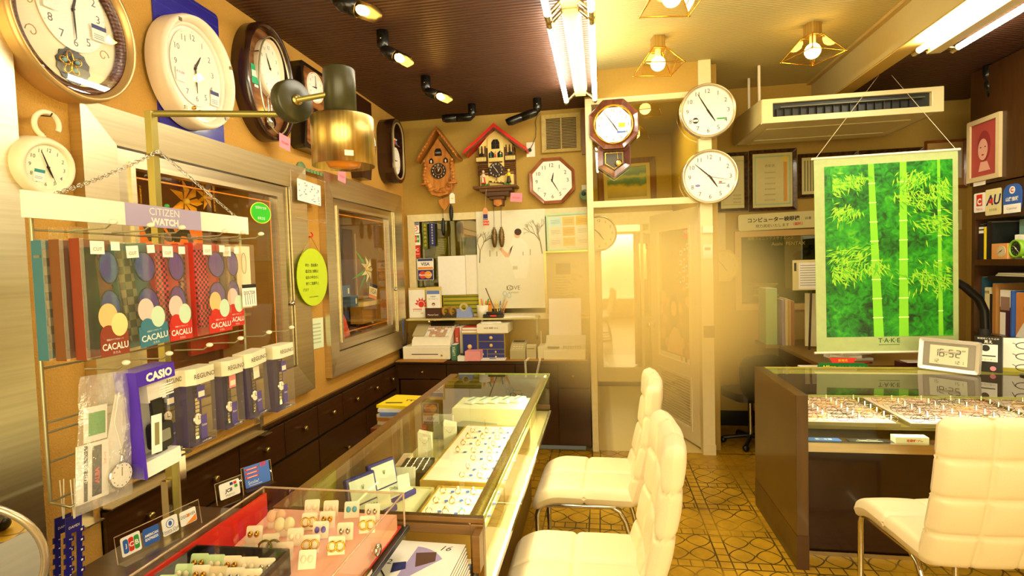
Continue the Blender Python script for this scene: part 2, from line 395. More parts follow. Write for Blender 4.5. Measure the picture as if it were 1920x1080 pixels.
# hallway
m = MB(wallb).bb((-.2, BY+.1, 0), (-.15, 6.4, ZM)).bb((.80, DY+.09, 0), (.86, 6.4, ZM)).bb((-.2, 6.3, 0), (.86, 6.4, ZM)).bb((-.15, BY+.1, 0), (-.05, BY+.12, ZM)); struct(m, 'wall_hallway')
m = MB(fr_m).bb((-.15, 6.24, .06), (.80, 6.3, .22)).bb((-.15, 6.24, .22), (.0, 6.3, 2.0)).bb((.0, 6.24, 1.86), (.80, 6.3, 2.0)).bb((.44, 6.24, .22), (.47, 6.3, 1.86)).bb((-.15, 6.27, 0), (.8, 6.3, .06), mat('dark_plinth', '171008', .4)); struct(m, 'trim_4')
mir = MB(mat('hall_mirror_glass', 'e8e4cc', .03, 1)).bb((.0, 6.262, .22), (.80, 6.27, 1.86))
struct(mir, 'window_6')
# right back wall, with the window of the small optician's room
WR = (1.17, 2.0, 1.05, 1.62)
m = MB(wallb).bb((.86, WY, 0), (RXX+.1, WY+.1, WR[2])).bb((.86, WY, WR[3]), (RXX+.1, WY+.1, 3)).bb((.86, WY, WR[2]), (WR[0], WY+.1, WR[3])).bb((WR[1], WY, WR[2]), (RXX+.1, WY+.1, WR[3])); struct(m, 'wall_back_right')
m = MB(mat('ochre_frame', 'c9a456', .5)).ring([(WR[0]-.05, WR[2]-.05), (WR[1]+.05, WR[2]-.05), (WR[1]+.05, WR[3]+.05), (WR[0]-.05, WR[3]+.05)], [(WR[0], WR[2]), (WR[1], WR[2]), (WR[1], WR[3]), (WR[0], WR[3])], -.01, .03, None, T(0, WY, 0) @ FR['B'])
w7 = struct(m, 'window_7')
MB(thin('greenish_glass', 'dfe6a0', 1, .02, .06)).bb((WR[0], WY+.02, WR[2]), (WR[1], WY+.025, WR[3])).build('pane', w7)
MB(mat('olive_room', '8c8a3a', .8)).bb((WR[0]-.05, WY+.5, WR[2]-.1), (WR[1]+.05, WY+.52, WR[3]+.1)).bb((WR[0]-.05, WY+.1, WR[2]-.04), (WR[1]+.05, WY+.5, WR[2]-.02)).build('room_behind', w7)
struct(MB(mat('dark_plinth', '171008', .4)).bb((.86, WY-.012, 0), (RXX, WY, .13)), 'baseboard_back_right')
m = MB(wallb).bb((RXX, YN-.1, 0), (RXX+.1, WY+.1, 3)); struct(m, 'wall_right')
# ---------------------------------------------------------------- steel display windows in the left wall
nichem = mat('niche_cloth', '7a3a1c', .7, noise=.15); 
def show_window(idx, a, y0, y1, z0, z1):
    M0 = T(LX, 0, 0) @ FR['L']
    def R4(p, q, r, s): return [(p, r), (q, r), (q, s), (p, s)]
    m = MB(steel)
    po, pi_ = R4(y0, y1, z0, z1), R4(a[0], a[1], a[2], a[3])
    m.ring(po, pi_, .001, .045, steel, M0, zi1=.03)
    o = struct(m, 'window_%d' % idx)
    b = MB(steelh).ring(R4(a[0]+.006, a[1]-.006, a[2]+.006, a[3]-.006), R4(a[0]+.075, a[1]-.11, a[2]+.07, a[3]-.065), -.02, .018, None, M0)
    b.ring(R4(a[0]+.055, a[1]-.06, a[2]+.05, a[3]-.045), R4(a[0]+.075, a[1]-.11, a[2]+.07, a[3]-.065), .018, .026, steel, M0)
    b.build('sash', o)
    g = MB(thin('display_glass', 'fffbe8', 1.0, .01, .02)).box(((a[0]+a[1])/2, (a[2]+a[3])/2, .0), (a[1]-a[0]-.1, a[3]-a[2]-.1, .004), None, M0); g.build('pane', o)
    l = MB(mat('orange_rule', 'e08a20', .5)); gx0, gx1, gz0, gz1 = a[0]+.10, a[1]-.13, a[2]+.10, a[3]-.09
    l.ring(R4(gx0, gx1, gz0, gz1), R4(gx0+.006, gx1-.006, gz0+.006, gz1-.006), -.006, -.003, None, M0); l.build('orange_border_line', o)
    k = MB(chrome).ball((a[1]-.028, (a[2]+a[3])/2-.14, .03), .014, None, M0, 10); k.build('lock_knob', o)
    n = MB(nichem); d = -.42
    n.bb((a[0]-.02, a[2]-.02, d-.02), (a[1]+.02, a[3]+.02, d), None, M0)
    n.bb((a[0]-.03, a[2]-.03, d), (a[0], a[3]+.03, -.12), mat('niche_side', 'b58a4a', .6), M0).bb((a[1], a[2]-.03, d), (a[1]+.03, a[3]+.03, -.12), mat('niche_side', 'b58a4a', .6), M0)
    n.bb((a[0], a[2]-.03, d), (a[1], a[2], -.12), mat('niche_floor', 'd8c79a', .6), M0).bb((a[0], a[3], d), (a[1], a[3]+.03, -.12), None, M0)
    n.build('niche', o)
    sh = MB(mat('niche_shelf', 'c9ad72', .5)).bb((a[0]+.05, (a[2]+a[3])/2-.20, d+.02), (a[1]-.05, (a[2]+a[3])/2-.185, -.2), None, M0); sh.build('shelf', o)
    lamp = MB(mat('niche_tube', 'fff2cc', .5, emit=7)).tube([(a[0]+.1, a[3]-.008, -.16), (a[1]-.1, a[3]-.008, -.16)], .006, None, M0); lamp.build('strip_light', o)
    return o
win1 = show_window(1, W1, 1.48, 2.80, .775, 2.02)
win2 = show_window(2, W2, 3.0, 4.26, .79, 2.04)
# ---------------------------------------------------------------- drawers along the left wall, rail above them
lam = wood_dk
def drawer_unit(y0, y1, z0, z1, label, twin=False, row=0):
    r = thing('drawer_unit', label, 'drawer', (LX+.001, (y0+y1)/2, z0), 'L', group=None)
    w_, h = y1-y0, z1-z0
    MB(lam).bb((-w_/2+.004, .004, 0), (w_/2-.004, h-.004, .018)).build('drawer_front', r, bev=.002)
    for kx in ((-.06, .06) if twin else (0,)):
        MB(brass).lathe([(1e-4, 0), (.006, 0), (.006, .012), (.012, .014), (.013, .026), (.010, .03), (1e-4, .03)], None, T(kx, h*.55, .018), 14).build('knob', r)
    return r
Ys = [1.50, 1.82, 2.17, 2.526, 2.857, 3.164, 3.498, 3.80, 4.10]
pos = ['behind the card sign holder', 'right of the steel post', 'past the bright rail end', 'under the right end of the large window', 'below the white notice', 'under the small window, left', 'under the small window, middle', 'nearest the corner desk']
for i in range(8):
    drawer_unit(Ys[i], Ys[i+1], .475, .662, 'dark brown wall drawer, top row, '+pos[i])
Yl = [1.50, 2.17, 2.857, 3.498, 4.10]
pos = ['hidden low behind the counter cards', 'behind the long glass counter\'s near corner', 'behind the magazines\' side of the counter', 'beside the stack with the yellow book']
for i in range(4):
    drawer_unit(Yl[i], Yl[i+1], .10, .465, 'dark brown wall drawer of the deep lower row, '+pos[i], twin=(i == 3))
m = MB(steelh).bb((LX+.002, 1.50, .672), (LX+.012, 2.34, .712)).bb((LX+.002, 1.50, .672), (LX+.05, 2.34, .676))
solo(m, 'steel_rail', 'long polished steel angle rail running above the dark wall drawers', 'rail')
for y_, lab in ((1.44, 'small steel bracket on the ochre wall at the low left end of the rail'), (2.345, 'bright steel end bracket at the far end of the wall rail')):
    m = MB(steel).bb((LX+.001, y_-.03, .655), (LX+.006, y_+.03, .76)).bb((LX+.001, y_-.03, .655), (LX+.05, y_+.03, .66)); m.tube([(LX+.005, y_, .735), (LX+.012, y_, .735)], .008, chrome)
    solo(m, 'wall_bracket', lab, 'bracket')
struct(MB(mat('dark_plinth', '171008', .4)).bb((LX-.002, 1.50, .08), (LX+.0008, BY-.32, .668)), 'trim_6')
m = MB(wood_dk).bb((LX+.001, 2.36, .672), (LX+.02, BY-.33, .69)); struct(m, 'trim_5')
# ================================================================ lamps
tube_m = mat('lit_tube', 'fff6d0', .5, emit=46, ecol='fffae6'); capm = mat('tube_cap', 'c9bb86', .2, 1); body_m = mat('fitting_paint', 'd9c27e', .4)
def fluoro(xc, y0, y1, zc, zceil, dx, label, group=None):
    r = thing('fluorescent_fitting', label, 'ceiling light', (xc, (y0+y1)/2, zceil-.001), group=group)
    L_ = (y1-y0)/2
    MB(body_m).prism([(-.048, 0), (-.036, -.055), (.036, -.055), (.048, 0)], -L_, L_, None, RX(90)).build('housing', r)
    for s in (-1, 1):
        z = zc-zceil
        t_ = MB(tube_m).tube([(s*dx, -L_+.05, z), (s*dx, L_-.05, z)], .0155, None, I4, 12); t_.build('tube', r)
        for e in (-1, 1):
            c = MB(capm); c.tube([(s*dx, e*(L_-.052), z), (s*dx, e*L_, z)], .018, None, I4, 12)
            c.tube([(s*dx, e*(L_-.03), z), (s*.03, e*(L_-.03), -.03)], .012, None, I4, 8)
            c.build('tube_holder', r)
    return r
fluoro(-.121, 2.60, 3.93, 2.60, ZL, .10, 'twin-tube fluorescent fitting ending above the octagonal pendulum clock')
fluoro(-.121, 1.22, 2.57, 2.60, ZL, .10, 'twin-tube fluorescent fitting cut by the top edge, over the glass counter')
fluoro(1.91, 2.16, 3.50, 2.60, ZR, .10, 'twin-tube fluorescent fitting on the brown ceiling at the upper right')
fluoro(1.91, .75, 2.10, 2.60, ZR, .10, 'fluorescent fitting nearer the camera on the right brown ceiling')
bulb_hot = mat('spot_bulb', 'ffd070', .5, emit=70, ecol='ffb848'); spotblk = mat('spot_black', '15120e', .25)
def spot(base, dirv, opens, lit, label, L_=.17, r_=.032, energy=6):
    t_ = thing('ceiling_spotlight', label, 'spotlight', base)
    MB(spotblk).lathe([(1e-4, -.105), (.018, -.1), (.03, -.08), (.032, -.06), (.032, 0), (1e-4, 0)], None, I4, 20).lathe([(1e-4, -.02), (.004, -.02), (.004, -.016)], brass, T(0, -.03, -.03), 8).build('mount', t_)
    d = Vector(dirv).normalized(); o = Vector(opens); o = (o-d*o.dot(d)).normalized(); s = d.cross(o)
    M = Matrix(((s.x, o.x, d.x, 0), (s.y, o.y, d.y, 0), (s.z, o.z, d.z, -.095), (0, 0, 0, 1)))
    h = MB(spotblk).lathe([(1e-4, -.01), (.015, -.006), (.028, .012), (r_, .03), (r_, L_*.5), (r_-.003, L_*.5)], None, M, 20)
    n = 11; vs = []; fs = []
    for j in range(5):
        z = L_*(.5+.5*j/4)
        hw = pi*(.5 if j < 4 else .28)
        for i in range(n):
            a = -pi/2-hw+2*hw*i/(n-1); vs.append((r_*cos(a)*(1 if j < 4 else .8), r_*sin(a)*(1 if j < 4 else .85), z))
    for j in range(4):
        for i in range(n-1): fs.append((j*n+i, j*n+i+1, (j+1)*n+i+1, (j+1)*n+i))
    h.add(vs, fs, None, M, True)
    if not lit: h.lathe([(r_-.004, L_*.5), (r_, L_*.52), (r_, L_*.85), (r_*.7, L_*.97), (1e-4, L_)], None, M, 20)
    h.build('head', t_)
    if lit:
        MB(bulb_hot).ball((0, 0, L_*.62), .021, None, M, 12, (1, 1, 1.5)).build('bulb', t_)
        l = bpy.data.lights.new('spot_beam', 'SPOT'); l.energy = energy; l.color = WARM; l.spot_size = rad(95); l.spot_blend = .8; l.shadow_soft_size = .02
        lo = bpy.data.objects.new('spot_beam', l); COL.objects.link(lo); lo.parent = t_
        lo.matrix_basis = M @ T(0, r_*1.15, L_*.8) @ RX(180-0) @ RX(-0)
    return t_
spot((-1.10, 2.20, ZL), (.9, .1, -.35), (0, -.8, -.6), True, 'lit black ceiling spotlight cut off by the top edge', .20, .036, 26)
spot((-1.11, 2.73, ZL), (.78, -.25, -.50), (-.1, -.7, -.8), True, 'lit black spotlight with a bright starburst, middle of the brown ceiling', .2, .032, 26)
spot((-1.11, 3.43, ZL), (.85, -.25, -.42), (-.1, -.7, -.8), True, 'small lit black spotlight just beyond the starburst one', .2, .032, 26)
spot((-.962, 4.10, ZL), (-1, -.1, -.02), (0, -.4, -1), False, 'unlit black spotlight pointing left above the small cuckoo clock', .24)
spot((-.453, 4.09, ZL), (-1, -.1, -.32), (0, -.4, -1), False, 'unlit black spotlight above the red-roofed cuckoo clock', .25)
spot((2.50, 3.99, ZR), (.12, -.25, -1), (0, 1, -.2), False, 'unlit black spotlight above the framed portrait print', .18)
glow = mat('globe_bulb', 'ffe0a0', .5, emit=24, ecol='ffd27a'); clearp = thin('lamp_glass', 'fff2d0', 1, .02, .05)
def pyramid(x, y, rz, label):
    r = thing('pyramid_ceiling_lamp', label, 'ceiling light', (x, y, ZM), M=RZ(rz), group=None)
    MB(brass).box((0, 0, -.038), (.075, .075, .076), b=.006).build('brass_stem', r)
    q0, q1, z0, z1 = .042, .125, -.077, -.20
    P0 = [(-q0, -q0, z0), (q0, -q0, z0), (q0, q0, z0), (-q0, q0, z0)]; P1 = [(-q1, -q1, z1), (q1, -q1, z1), (q1, q1, z1), (-q1, q1, z1)]
    fr = MB(gold)
    for i in range(4):
        fr.tube([P0[i], P1[i]], .0035, None, I4, 6).tube([P1[i], P1[(i+1) % 4]], .0035, None, I4, 6).tube([P0[i], P0[(i+1) % 4]], .003, None, I4, 6).ball(P1[i], .007, None, I4, 8)
    fr.build('wire_frame', r)
    g = MB(clearp)
    for i in range(4):
        j = (i+1) % 4; g.add([P0[i], P0[j], P1[j], P1[i]], [(0, 1, 2, 3)])
    g.build('glass_shade', r)
    MB(glow).ball((0, 0, -.165), .046, None, I4, 16).build('bulb', r)
    MB(cream).tube([(0, 0, -.076), (0, 0, -.125)], .018, None, I4, 10).build('bulb_holder', r)
    return r
pyramid(.385, 3.60, 12, 'brass pyramid glass ceiling lamp above the door transom')
pyramid(1.309, 3.62, 25, 'brass pyramid glass ceiling lamp beside the sloping beam, above the air conditioner')
pyramid(.36, 2.72, 10, 'brass pyramid ceiling lamp barely showing at the top edge')
# ---------------------------------------------------------------- air conditioner on rods
acm = mat('aged_ac_plastic', 'd8c993', .4); acs = mat('ac_dark_slot', '1b1c16', .5)
ac = thing('air_conditioner', 'long yellowed air conditioner hung from the ceiling above the framed certificates', 'air conditioner', (1.625, 3.86, 2.35))
w2 = .535
prof = [(0, 0), (.0, .125), (.03, .15), (.70, .20), (.78, .16), (.80, .03), (.72, 0)]
MB(acm).prism([(y, z) for y, z in prof[2:]]+[(.03, 0)], -w2, w2, None, Matrix(((0, 0, 1, 0), (1, 0, 0, 0), (0, 1, 0, 0), (0, 0, 0, 1)))).build('casing', ac, bev=.008)
m = MB(acm).ring([(-w2-.01, -.01), (w2+.01, -.01), (w2+.01, .15), (-w2-.01, .15)], [(-w2+.06, .03), (w2-.06, .03), (w2-.06, .12), (-w2+.06, .12)], 0, .035, None, T(0, .035, 0) @ FR['B'] )
m.build('front_panel', ac, bev=.004)
m = MB(acs).bb((-w2+.06, .028, .03), (w2-.06, .029, .12))
for i in range(17): m.bb((-w2+.085+i*.05, .008, .03), (-w2+.088+i*.05, .027, .085))
m.build('air_outlet', ac)
MB(mat('vane', '5e5c3a', .4)).box((0, .006, .088), (.86, .03, .006), None, I4).build('louvre_vane', ac)
MB(mat('ac_intake', 'cfc088', .5)).box((0, .46, -.003), (.92, .5, .006)).box((0, .60, -.008), (.9, .1, .006)).build('intake_panel', ac, bev=.002)
for s in (-1, 1): MB(mat('ac_end_cap', 'b8ab72', .4)).prism([(-.0, .0), (.0, .14), (.03, .155), (.70, .205), (.79, .16), (.81, .03), (.73, -.005)], s*w2-.012 if s < 0 else w2+.0, s*w2 if s < 0 else w2+.012, None, Matrix(((0, 0, 1, 0), (1, 0, 0, .01), (0, 1, 0, 0), (0, 0, 0, 1)))).build('end_cap', ac)
MB(cream).tube([(-.44, .44, .17), (-.44, .44, .518)], .011).build('hanging_rod', ac); MB(cream).tube([(-.44, .72, .17), (-.44, .72, .518)], .011).build('hanging_rod', ac)

# ================================================================ clocks
dialw = mat('dial_white', 'f8f4e4', .5); dialc = mat('dial_cream', 'f2e3b8', .5)
def dial(parent, rx, ry, z, hm, num=(.80, .15, ink), face=dialw, ticks=True, hands=True, hcol=hand, name='dial', cx=0, cy=0, bold=0, sec=None, nums=None, hs=1, tilt=0, tick_r=.95, hw=1.0):
    """clock face lying in the local x-y plane at height z; hm = (hour, minute)"""
    m = MB(face); M = T(cx, cy, z); m.prism(circ(rx, 40, ry), -.003, 0, None, M)
    rr, h, c = num
    for k in range(12):
        a = pi/2-2*pi*(k+1)/12; s = (nums or [str(i) for i in range(1, 13)])[k]
        if s: m.text(s, h*min(rx, ry), c, M @ T(rx*rr*cos(a), ry*rr*sin(a), .0006), bold=bold)
    if ticks:
        for k in range(60):
            a = 2*pi*k/60; q = .012 if k % 5 == 0 else .006
            if k % 5 and ticks == 12: continue
            m.box((rx*tick_r*cos(a), ry*tick_r*sin(a), .0005), (q*rx*1.3, q*rx*1.3, .0004), c, M)
    o = m.build(name, parent)
    if hands:
        H, Mn = hm
        am = pi/2-2*pi*Mn/60; ah = pi/2-2*pi*(H+Mn/60)/12; r = min(rx, ry)
        def hnd(nm, a, L_, wd, zz, mm):
            b = MB(mm).prism([(-.14*L_, -wd*.5), (0, -wd*.7), (L_*.55, -wd*.6), (L_, -wd*.2), (L_, wd*.2), (L_*.55, wd*.6), (0, wd*.7), (-.14*L_, wd*.5)], zz, zz+.0012, None, M @ RZ(math.degrees(a)))
            b.build(nm, parent)
        hnd('hour_hand', ah, r*.52*hs, r*.055*hw, .002, hcol); hnd('minute_hand', am, r*.80*hs, r*.038*hw, .004, hcol)
        if sec is not None: hnd('second_hand', pi/2-2*pi*sec/60, r*.82, r*.012, .006, hcol)
        MB(hcol).tube([(0, 0, 0), (0, 0, .008)], r*.035, None, M, 10).build('hand_hub', parent)
    return o
def oval_rim(parent, rx, ry, wdt, d, m, name='rim', n=56, prof=None, cx=0, cy=0):
    """turned oval rim from the wall (z=0) to depth d, width wdt"""
    pr = prof or [(0, 0), (0, d*.75), (wdt*.25, d), (wdt*.6, d*.97), (wdt, d*.7), (wdt, d*.5)]
    vs = []; k = len(pr)
    for i in range(n):
        a = 2*pi*i/n
        for o_, z in pr: vs.append((cx+(rx-o_)*cos(a), cy+(ry-o_)*sin(a), z))
    fs = [(i*k+j, ((i+1) % n)*k+j, ((i+1) % n)*k+j+1, i*k+j+1) for i in range(n) for j in range(k-1)]
    b = MB(m); b.add(vs, fs, None, I4, True); return b.build(name, parent)
def lbl(parent, x, y, z, w_, h, top=None, body=paper, lines=3, txt=None, name='price_label', rz=0, ind=ink):
    m = MB(body); M = T(x, y, z) @ RZ(rz); m.box((0, 0, 0), (w_, h, .0008), None, M)
    if top: m.box((0, h*.36, .0006), (w_, h*.26, .0006), top, M)
    if txt: m.text(txt, h*.22, ind, M @ T(0, h*(-.05 if top else .2), .0012), maxw=w_*.9)
    for i in range(lines): m.box((-w_*.05, h*(-.12-.12*i), .0006), (w_*.7, h*.025, .0004), ind, M)
    return m.build(name, parent)
def pv(p): return tuple(p)
lw = lambda y, z, d=0: (LX+d, y, z)
# 1. gold-rimmed oval pendulum clock, top left
c = thing('wall_clock', 'big gold-rimmed oval wall clock with a golden butterfly pendulum, top left', 'clock', (LX, 1.462, 2.235), 'L', RZ(3))
goldp = mat('gold_painted_rim', 'caa468', .3, .55)
oval_rim(c, .212, .232, .026, .085, goldp)
br = stripes('woven_brown_band', '2c1206', '6a3416', 'Y', 26, .3, .2, .3, .002)
oval_rim(c, .187, .207, .026, .07, br, 'brown_band', prof=[(0, .055), (0, .062), (.024, .055), (.026, .045)])
m = MB(dialc).prism(circ(.165, 48, .185), .035, .04); m.build('backing_plate', c)
dial(c, .112, .128, .046, (12.1, 30), (.78, .22, mat('grey_numerals', '6b6558', .5)), dialw, ticks=12, cx=.015, cy=.055)
sc = MB(goldp)
for s in (-1, 1):
    for q in (0, 1): sc.tube([(s*(.115+.02*cos(t_)*(1-.08*i)), -.055+q*.09+.022*sin(t_)*(1-.08*i), .0412) for i, t_ in enumerate([k*.6 for k in range(11)])], .0016, None, I4, 5)
sc.build('scroll_ornament', c)
MB(mat('pendulum_window', '2a2a22', .2, .4)).prism([(.052*cos(2*pi*i/24)*(1+.1*(i % 2)), -.122+.052*sin(2*pi*i/24)*(1+.1*(i % 2))) for i in range(24)], .041, .044).build('pendulum_window', c)
b = MB(gold)
for a0 in (20, 95, 165, 235, 300): b.tube([(-.012+.02*cos(rad(a0))+.017*cos(t_)*cos(rad(a0))-.010*sin(t_)*sin(rad(a0)), -.118+.02*sin(rad(a0))+.017*cos(t_)*sin(rad(a0))+.010*sin(t_)*cos(rad(a0)), .05) for t_ in [k*pi/6 for k in range(12)]], .0022, None, I4, 6, closed=True)
for a0 in (20, 165, 300): b.ball((-.012+.022*cos(rad(a0)), -.118+.022*sin(rad(a0)), .052), .007, mat('blue_crystal', '7fb4c8', .1))
b.build('butterfly_pendulum', c)
lbl(c, .094, .008, .055, .052, .05, navy, txt=None, lines=3); lbl(c, -.062, .055, .055, .045, .055, None, txt='¥13,200', lines=0, ind=red, name='price_label')
MB(thin('dome_glass', 'ffffff', 1.0, .01, .03)).prism(circ(.183, 40, .203), .062, .064).build('glass', c)
# 2. blue board behind, white oval clock
m = MB(mat('blue_film_board', '24209a', .25, coat=.6)).prism(rrect(.36, .58, .02), 0, .006)
for i in range(14): m.box((0, -.27+i*.042, .0065), (.35, .0012, .0006), mat('blue_line', '4a48c8', .3))
c0, ww, hh = ext('x', LX+.01, 281, 424, -15, 262)
solo(m, 'blue_board', 'dark blue glossy board behind the white oval clock', 'board', (LX+.001, c0.y, c0.z), 'L')
c = thing('wall_clock', 'white oval wall clock in front of the dark blue board', 'clock', (LX+.012, 1.975, 2.262), 'L', RZ(2))
ivory = mat('ivory_plastic', 'f0dcc0', .35)
oval_rim(c, .197, .222, .030, .085, ivory)
oval_rim(c, .168, .193, .014, .07, mat('ivory_inner', 'f4ecd4', .4), 'inner_band', prof=[(0, .05), (0, .056), (.012, .05), (.014, .04)])
MB(dialw).prism(circ(.16, 44, .185), .035, .04).build('backing_plate', c)
dial(c, .125, .15, .046, (12.6, 30), (.80, .18, mat('grey_numerals', '6b6558', .5)), mat('pale_dial', 'f4eed8', .4), ticks=12, cy=.02)
lbl(c, .10, -.075, .05, .05, .06, navy, lines=3); lbl(c, -.085, -.03, .05, .045, .05, None, txt='¥13,200', lines=0, ind=red)
b = MB(gold)
for a0 in (0, 120, 240): b.ball((-.01+.02*cos(rad(a0)), -.15+.01*sin(rad(a0)), .046), .008)
b.build('gold_ornament', c)
m = MB(mat('rim_clip', '8a7a5a', .3, .5))
for a0 in (125, 232, 20, -50): m.box((.182*cos(rad(a0)), .207*sin(rad(a0)), .084), (.014, .012, .006), None, I4)
m.build('rim_clip', c)
MB(thin('dome_glass')).prism(circ(.166, 40, .19), .062, .064).build('glass', c)
# 3. dark oval wooden pendulum clock
wdk = stretch('dark_clock_wood', '241006', '3c1e0e', (4, 40, 4), .25, 0, .03, coat=.5)
wmd = stretch('copper_clock_wood', '6b3c1c', '94602e', (4, 40, 4), .25, 0, .03, coat=.5)
c = thing('wall_clock', 'tall dark oval wooden wall clock with a wire hoop and green sticker', 'clock', (LX, 2.475, 2.385), 'L', RZ(2))
oval_rim(c, .20, .285, .03, .085, wdk)
MB(wmd).prism(circ(.178, 48, .262), .03, .04).build('wood_panel', c)
oval_rim(c, .10, .14, .012, .075, ivory, 'dial_rim', cx=.018, cy=.075)
dial(c, .09, .13, .056, (10.3, 56), (.78, .17, ink), dialw, ticks=12, cx=.018, cy=.075)
m = MB(mat('pale_hoop', 'cfc7a2', .25, .7)).tube([(.02+.128*cos(a*pi/20), -.01+.235*sin(a*pi/20), .08) for a in range(40)], .004, None, I4, 6, closed=True)
for q in ((-.1, .12), (.145, .02)): m.tube([(q[0], q[1], .04), (q[0], q[1], .08)], .004, chrome)
m.build('wire_hoop', c)
m = MB(chrome).tube([(-.005, -.06, .05), (-.005, -.18, .05)], .003).tube([(.02, -.06, .05), (.02, -.18, .05)], .003).lathe([(1e-4, .06), (.03, .058), (.038, .05), (.03, .045)], None, T(.008, -.185, 0), 20); m.build('pendulum', c)
m = MB(mat('green_sticker', '18b47c', .5)).box((-.085, .02, .042), (.05, .09, .001)); m.box((-.085, .022, .0428), (.044, .03, .001), paper).box((-.08, -.035, .0428), (.03, .012, .001), paper); m.build('sticker', c)
m = MB(wdk)
for i in range(5): m.box((-.05+i*.011, -.215, .0405), (.004, .03, .001))
m.build('sound_slots', c)
# 4. tall dark curved clock
c = thing('wall_clock', 'tall dark wooden wall clock half hidden behind the brass lamp', 'clock', (LX, 2.86, 2.36), 'L')
pts = [(-.13, .20), (-.12, .235), (.12, .235), (.13, .20), (.115, .05), (.09, -.08), (.12, -.22), (.10, -.235), (-.10, -.235), (-.125, -.22), (-.105, -.08), (-.12, .05)]
MB(mat('black_clock_case', '18110c', .25, coat=.4)).prism(pts, 0, .085).build('case', c, bev=.006)
MB(wmd).prism([(x*.82, y*.9) for x, y in pts], .085, .09).build('front_panel', c)
oval_rim(c, .085, .085, .01, .10, ivory, 'dial_rim', cy=.12)
dial(c, .076, .076, .095, (7.8, 59), (.80, .15, ink), dialw, ticks=12, cy=.12)
m = MB(chrome).box((-.01, -.06, .094), (.05, .12, .004)).lathe([(1e-4, .105), (.02, .102), (.026, .094)], gold, T(-.01, -.10, 0), 16); m.build('pendulum', c)
# 5. round black clock with a square wooden back, behind the lamp
c = thing('wall_clock', 'dark wall clock with a round glass and squared box, right of the brass lamp', 'clock', (LX, 3.53, 2.33), 'L')
MB(wdk).prism([(-.12, .29), (-.12, .09), (-.1, .06), (-.1, -.12), (-.07, -.26), (.07, -.26), (.1, -.12), (.1, .06), (.12, .09), (.12, .29)], 0, .08).build('case', c, bev=.005)
oval_rim(c, .13, .175, .02, .10, wdk)
oval_rim(c, .112, .155, .006, .105, chrome, 'chrome_ring')
dial(c, .105, .148, .085, (4, 54), (.80, .13, ink), mat('dark_dial', '2c2a20', .3), ticks=False)
MB(mat('magenta_sticker', 'd82a5a', .5)).box((.06, -.06, .107), (.035, .035, .001)).box((.06, -.08, .108), (.035, .012, .001), paper).build('sticker', c)
# 6. oval dark clock with little figures next to the corner
c = thing('wall_clock', 'dark stadium-shaped wall clock with little figures, nearest the back corner', 'clock', (LX, 4.04, 2.36), 'L')
def stad(w_, h, n=12): return [(w_/2*cos(rad(a)), (h-w_)/2+w_/2*sin(rad(a))) for a in [180*i/n for i in range(n+1)]]+[(w_/2*cos(rad(a)), -(h-w_)/2+w_/2*sin(rad(a))) for a in [180+180*i/n for i in range(n+1)]]
MB(wdk).ring(stad(.27, .50), stad(.20, .43), 0, .125, None, I4, zi1=.12).build('case', c, bev=.004)
MB(mat('inner_dark', '1c1208', .4)).prism(stad(.21, .44), 0, .05).build('back_panel', c)
MB(mat('pale_trim', 'd0bb86', .3, .4)).ring(stad(.21, .44), stad(.195, .425), .118, .128).build('inner_trim', c)
dial(c, .082, .105, .10, (8, 45), (.80, .13, ink), dialw, ticks=12, cy=-.075)
m = MB(ivory)
for i, x in enumerate((-.05, -.02, .02, .05)):
    m.lathe([(1e-4, 0), (.010, 0), (.006, .03), (.004, .035)], [ivory, gold, red, blu][i], T(x, .055, .085) @ RX(-90) @ T(0, 0, 0), 10).ball((x, .10, .085), .007, ivory)
m.box((0, .05, .085), (.15, .008, .04), wmd); m.build('figures', c)
lbl(c, -.03, -.13, .115, .05, .018, None, lines=1, name='paper_tag'); MB(blu).prism(circ(.012, 16), .104, .105, None, T(-.045, -.075, 0)).build('round_sticker', c)
# 7. small white clock with a hook handle
c = thing('hook_clock', 'small round cream clock hanging by its own hook handle', 'clock', (LX+.02, 1.352, 1.782), 'L', RZ(-3) @ RX(8))
crm2 = mat('cream_clock_plastic', 'f6e8c0', .35)
oval_rim(c, .088, .088, .02, .05, crm2, prof=[(0, -.015), (0, .03), (.006, .045), (.014, .05), (.022, .046), (.024, .04)])
MB(crm2).prism(circ(.086, 36), -.015, .03).build('body', c)
dial(c, .064, .064, .0405, (4, 55), (.78, .17, ink), mat('pale_yellow_dial', 'f6f0cc', .5), ticks=True, sec=25, hw=1.1)
m = MB(crm2).tube([(.01+.036*cos(rad(a)), .128+.036*sin(rad(a)), .01) for a in range(-105, -105-286, -13)], .0075, None, I4, 8); m.tube([(.0, .085, .01), (.001, .094, .01)], .009); m.build('hook_handle', c)
m = MB(chrome).tube([(.01, .153, -.03), (.01, .153, .02), (.01, .163, .026)], .002, mat('nail', '5a5244', .4, .8), I4, 6); m.build('wall_nail', c)
lbl(c, -.022, -.028, .0425, .03, .036, mat('teal_print', '2a8a8a', .5), lines=2)
def pinktag(px_, py_, wd, t_, lab, ax='x', v=LX+.09):
    p = at(ax, v, px_, py_); m = MB(pink).box((0, 0, 0), (wd, wd*.75, .001)); m.text(t_, wd*.16, red, T(0, -.004, .001), maxw=wd*.8)
    solo(m, 'price_tag', lab, 'price tag', tuple(p), 'L' if ax == 'x' else 'B', RZ(-5))
pinktag(534, 267, .095, '¥20,000', 'pink price tag under the dark oval clock')
pinktag(641, 330, .10, '¥18,000', 'pink price tag hanging below the brass lamp shade')
pinktag(968, 370, .095, '¥26,000', 'pink price tag at the foot of the red-roofed cuckoo clock', 'y', BY-.14)
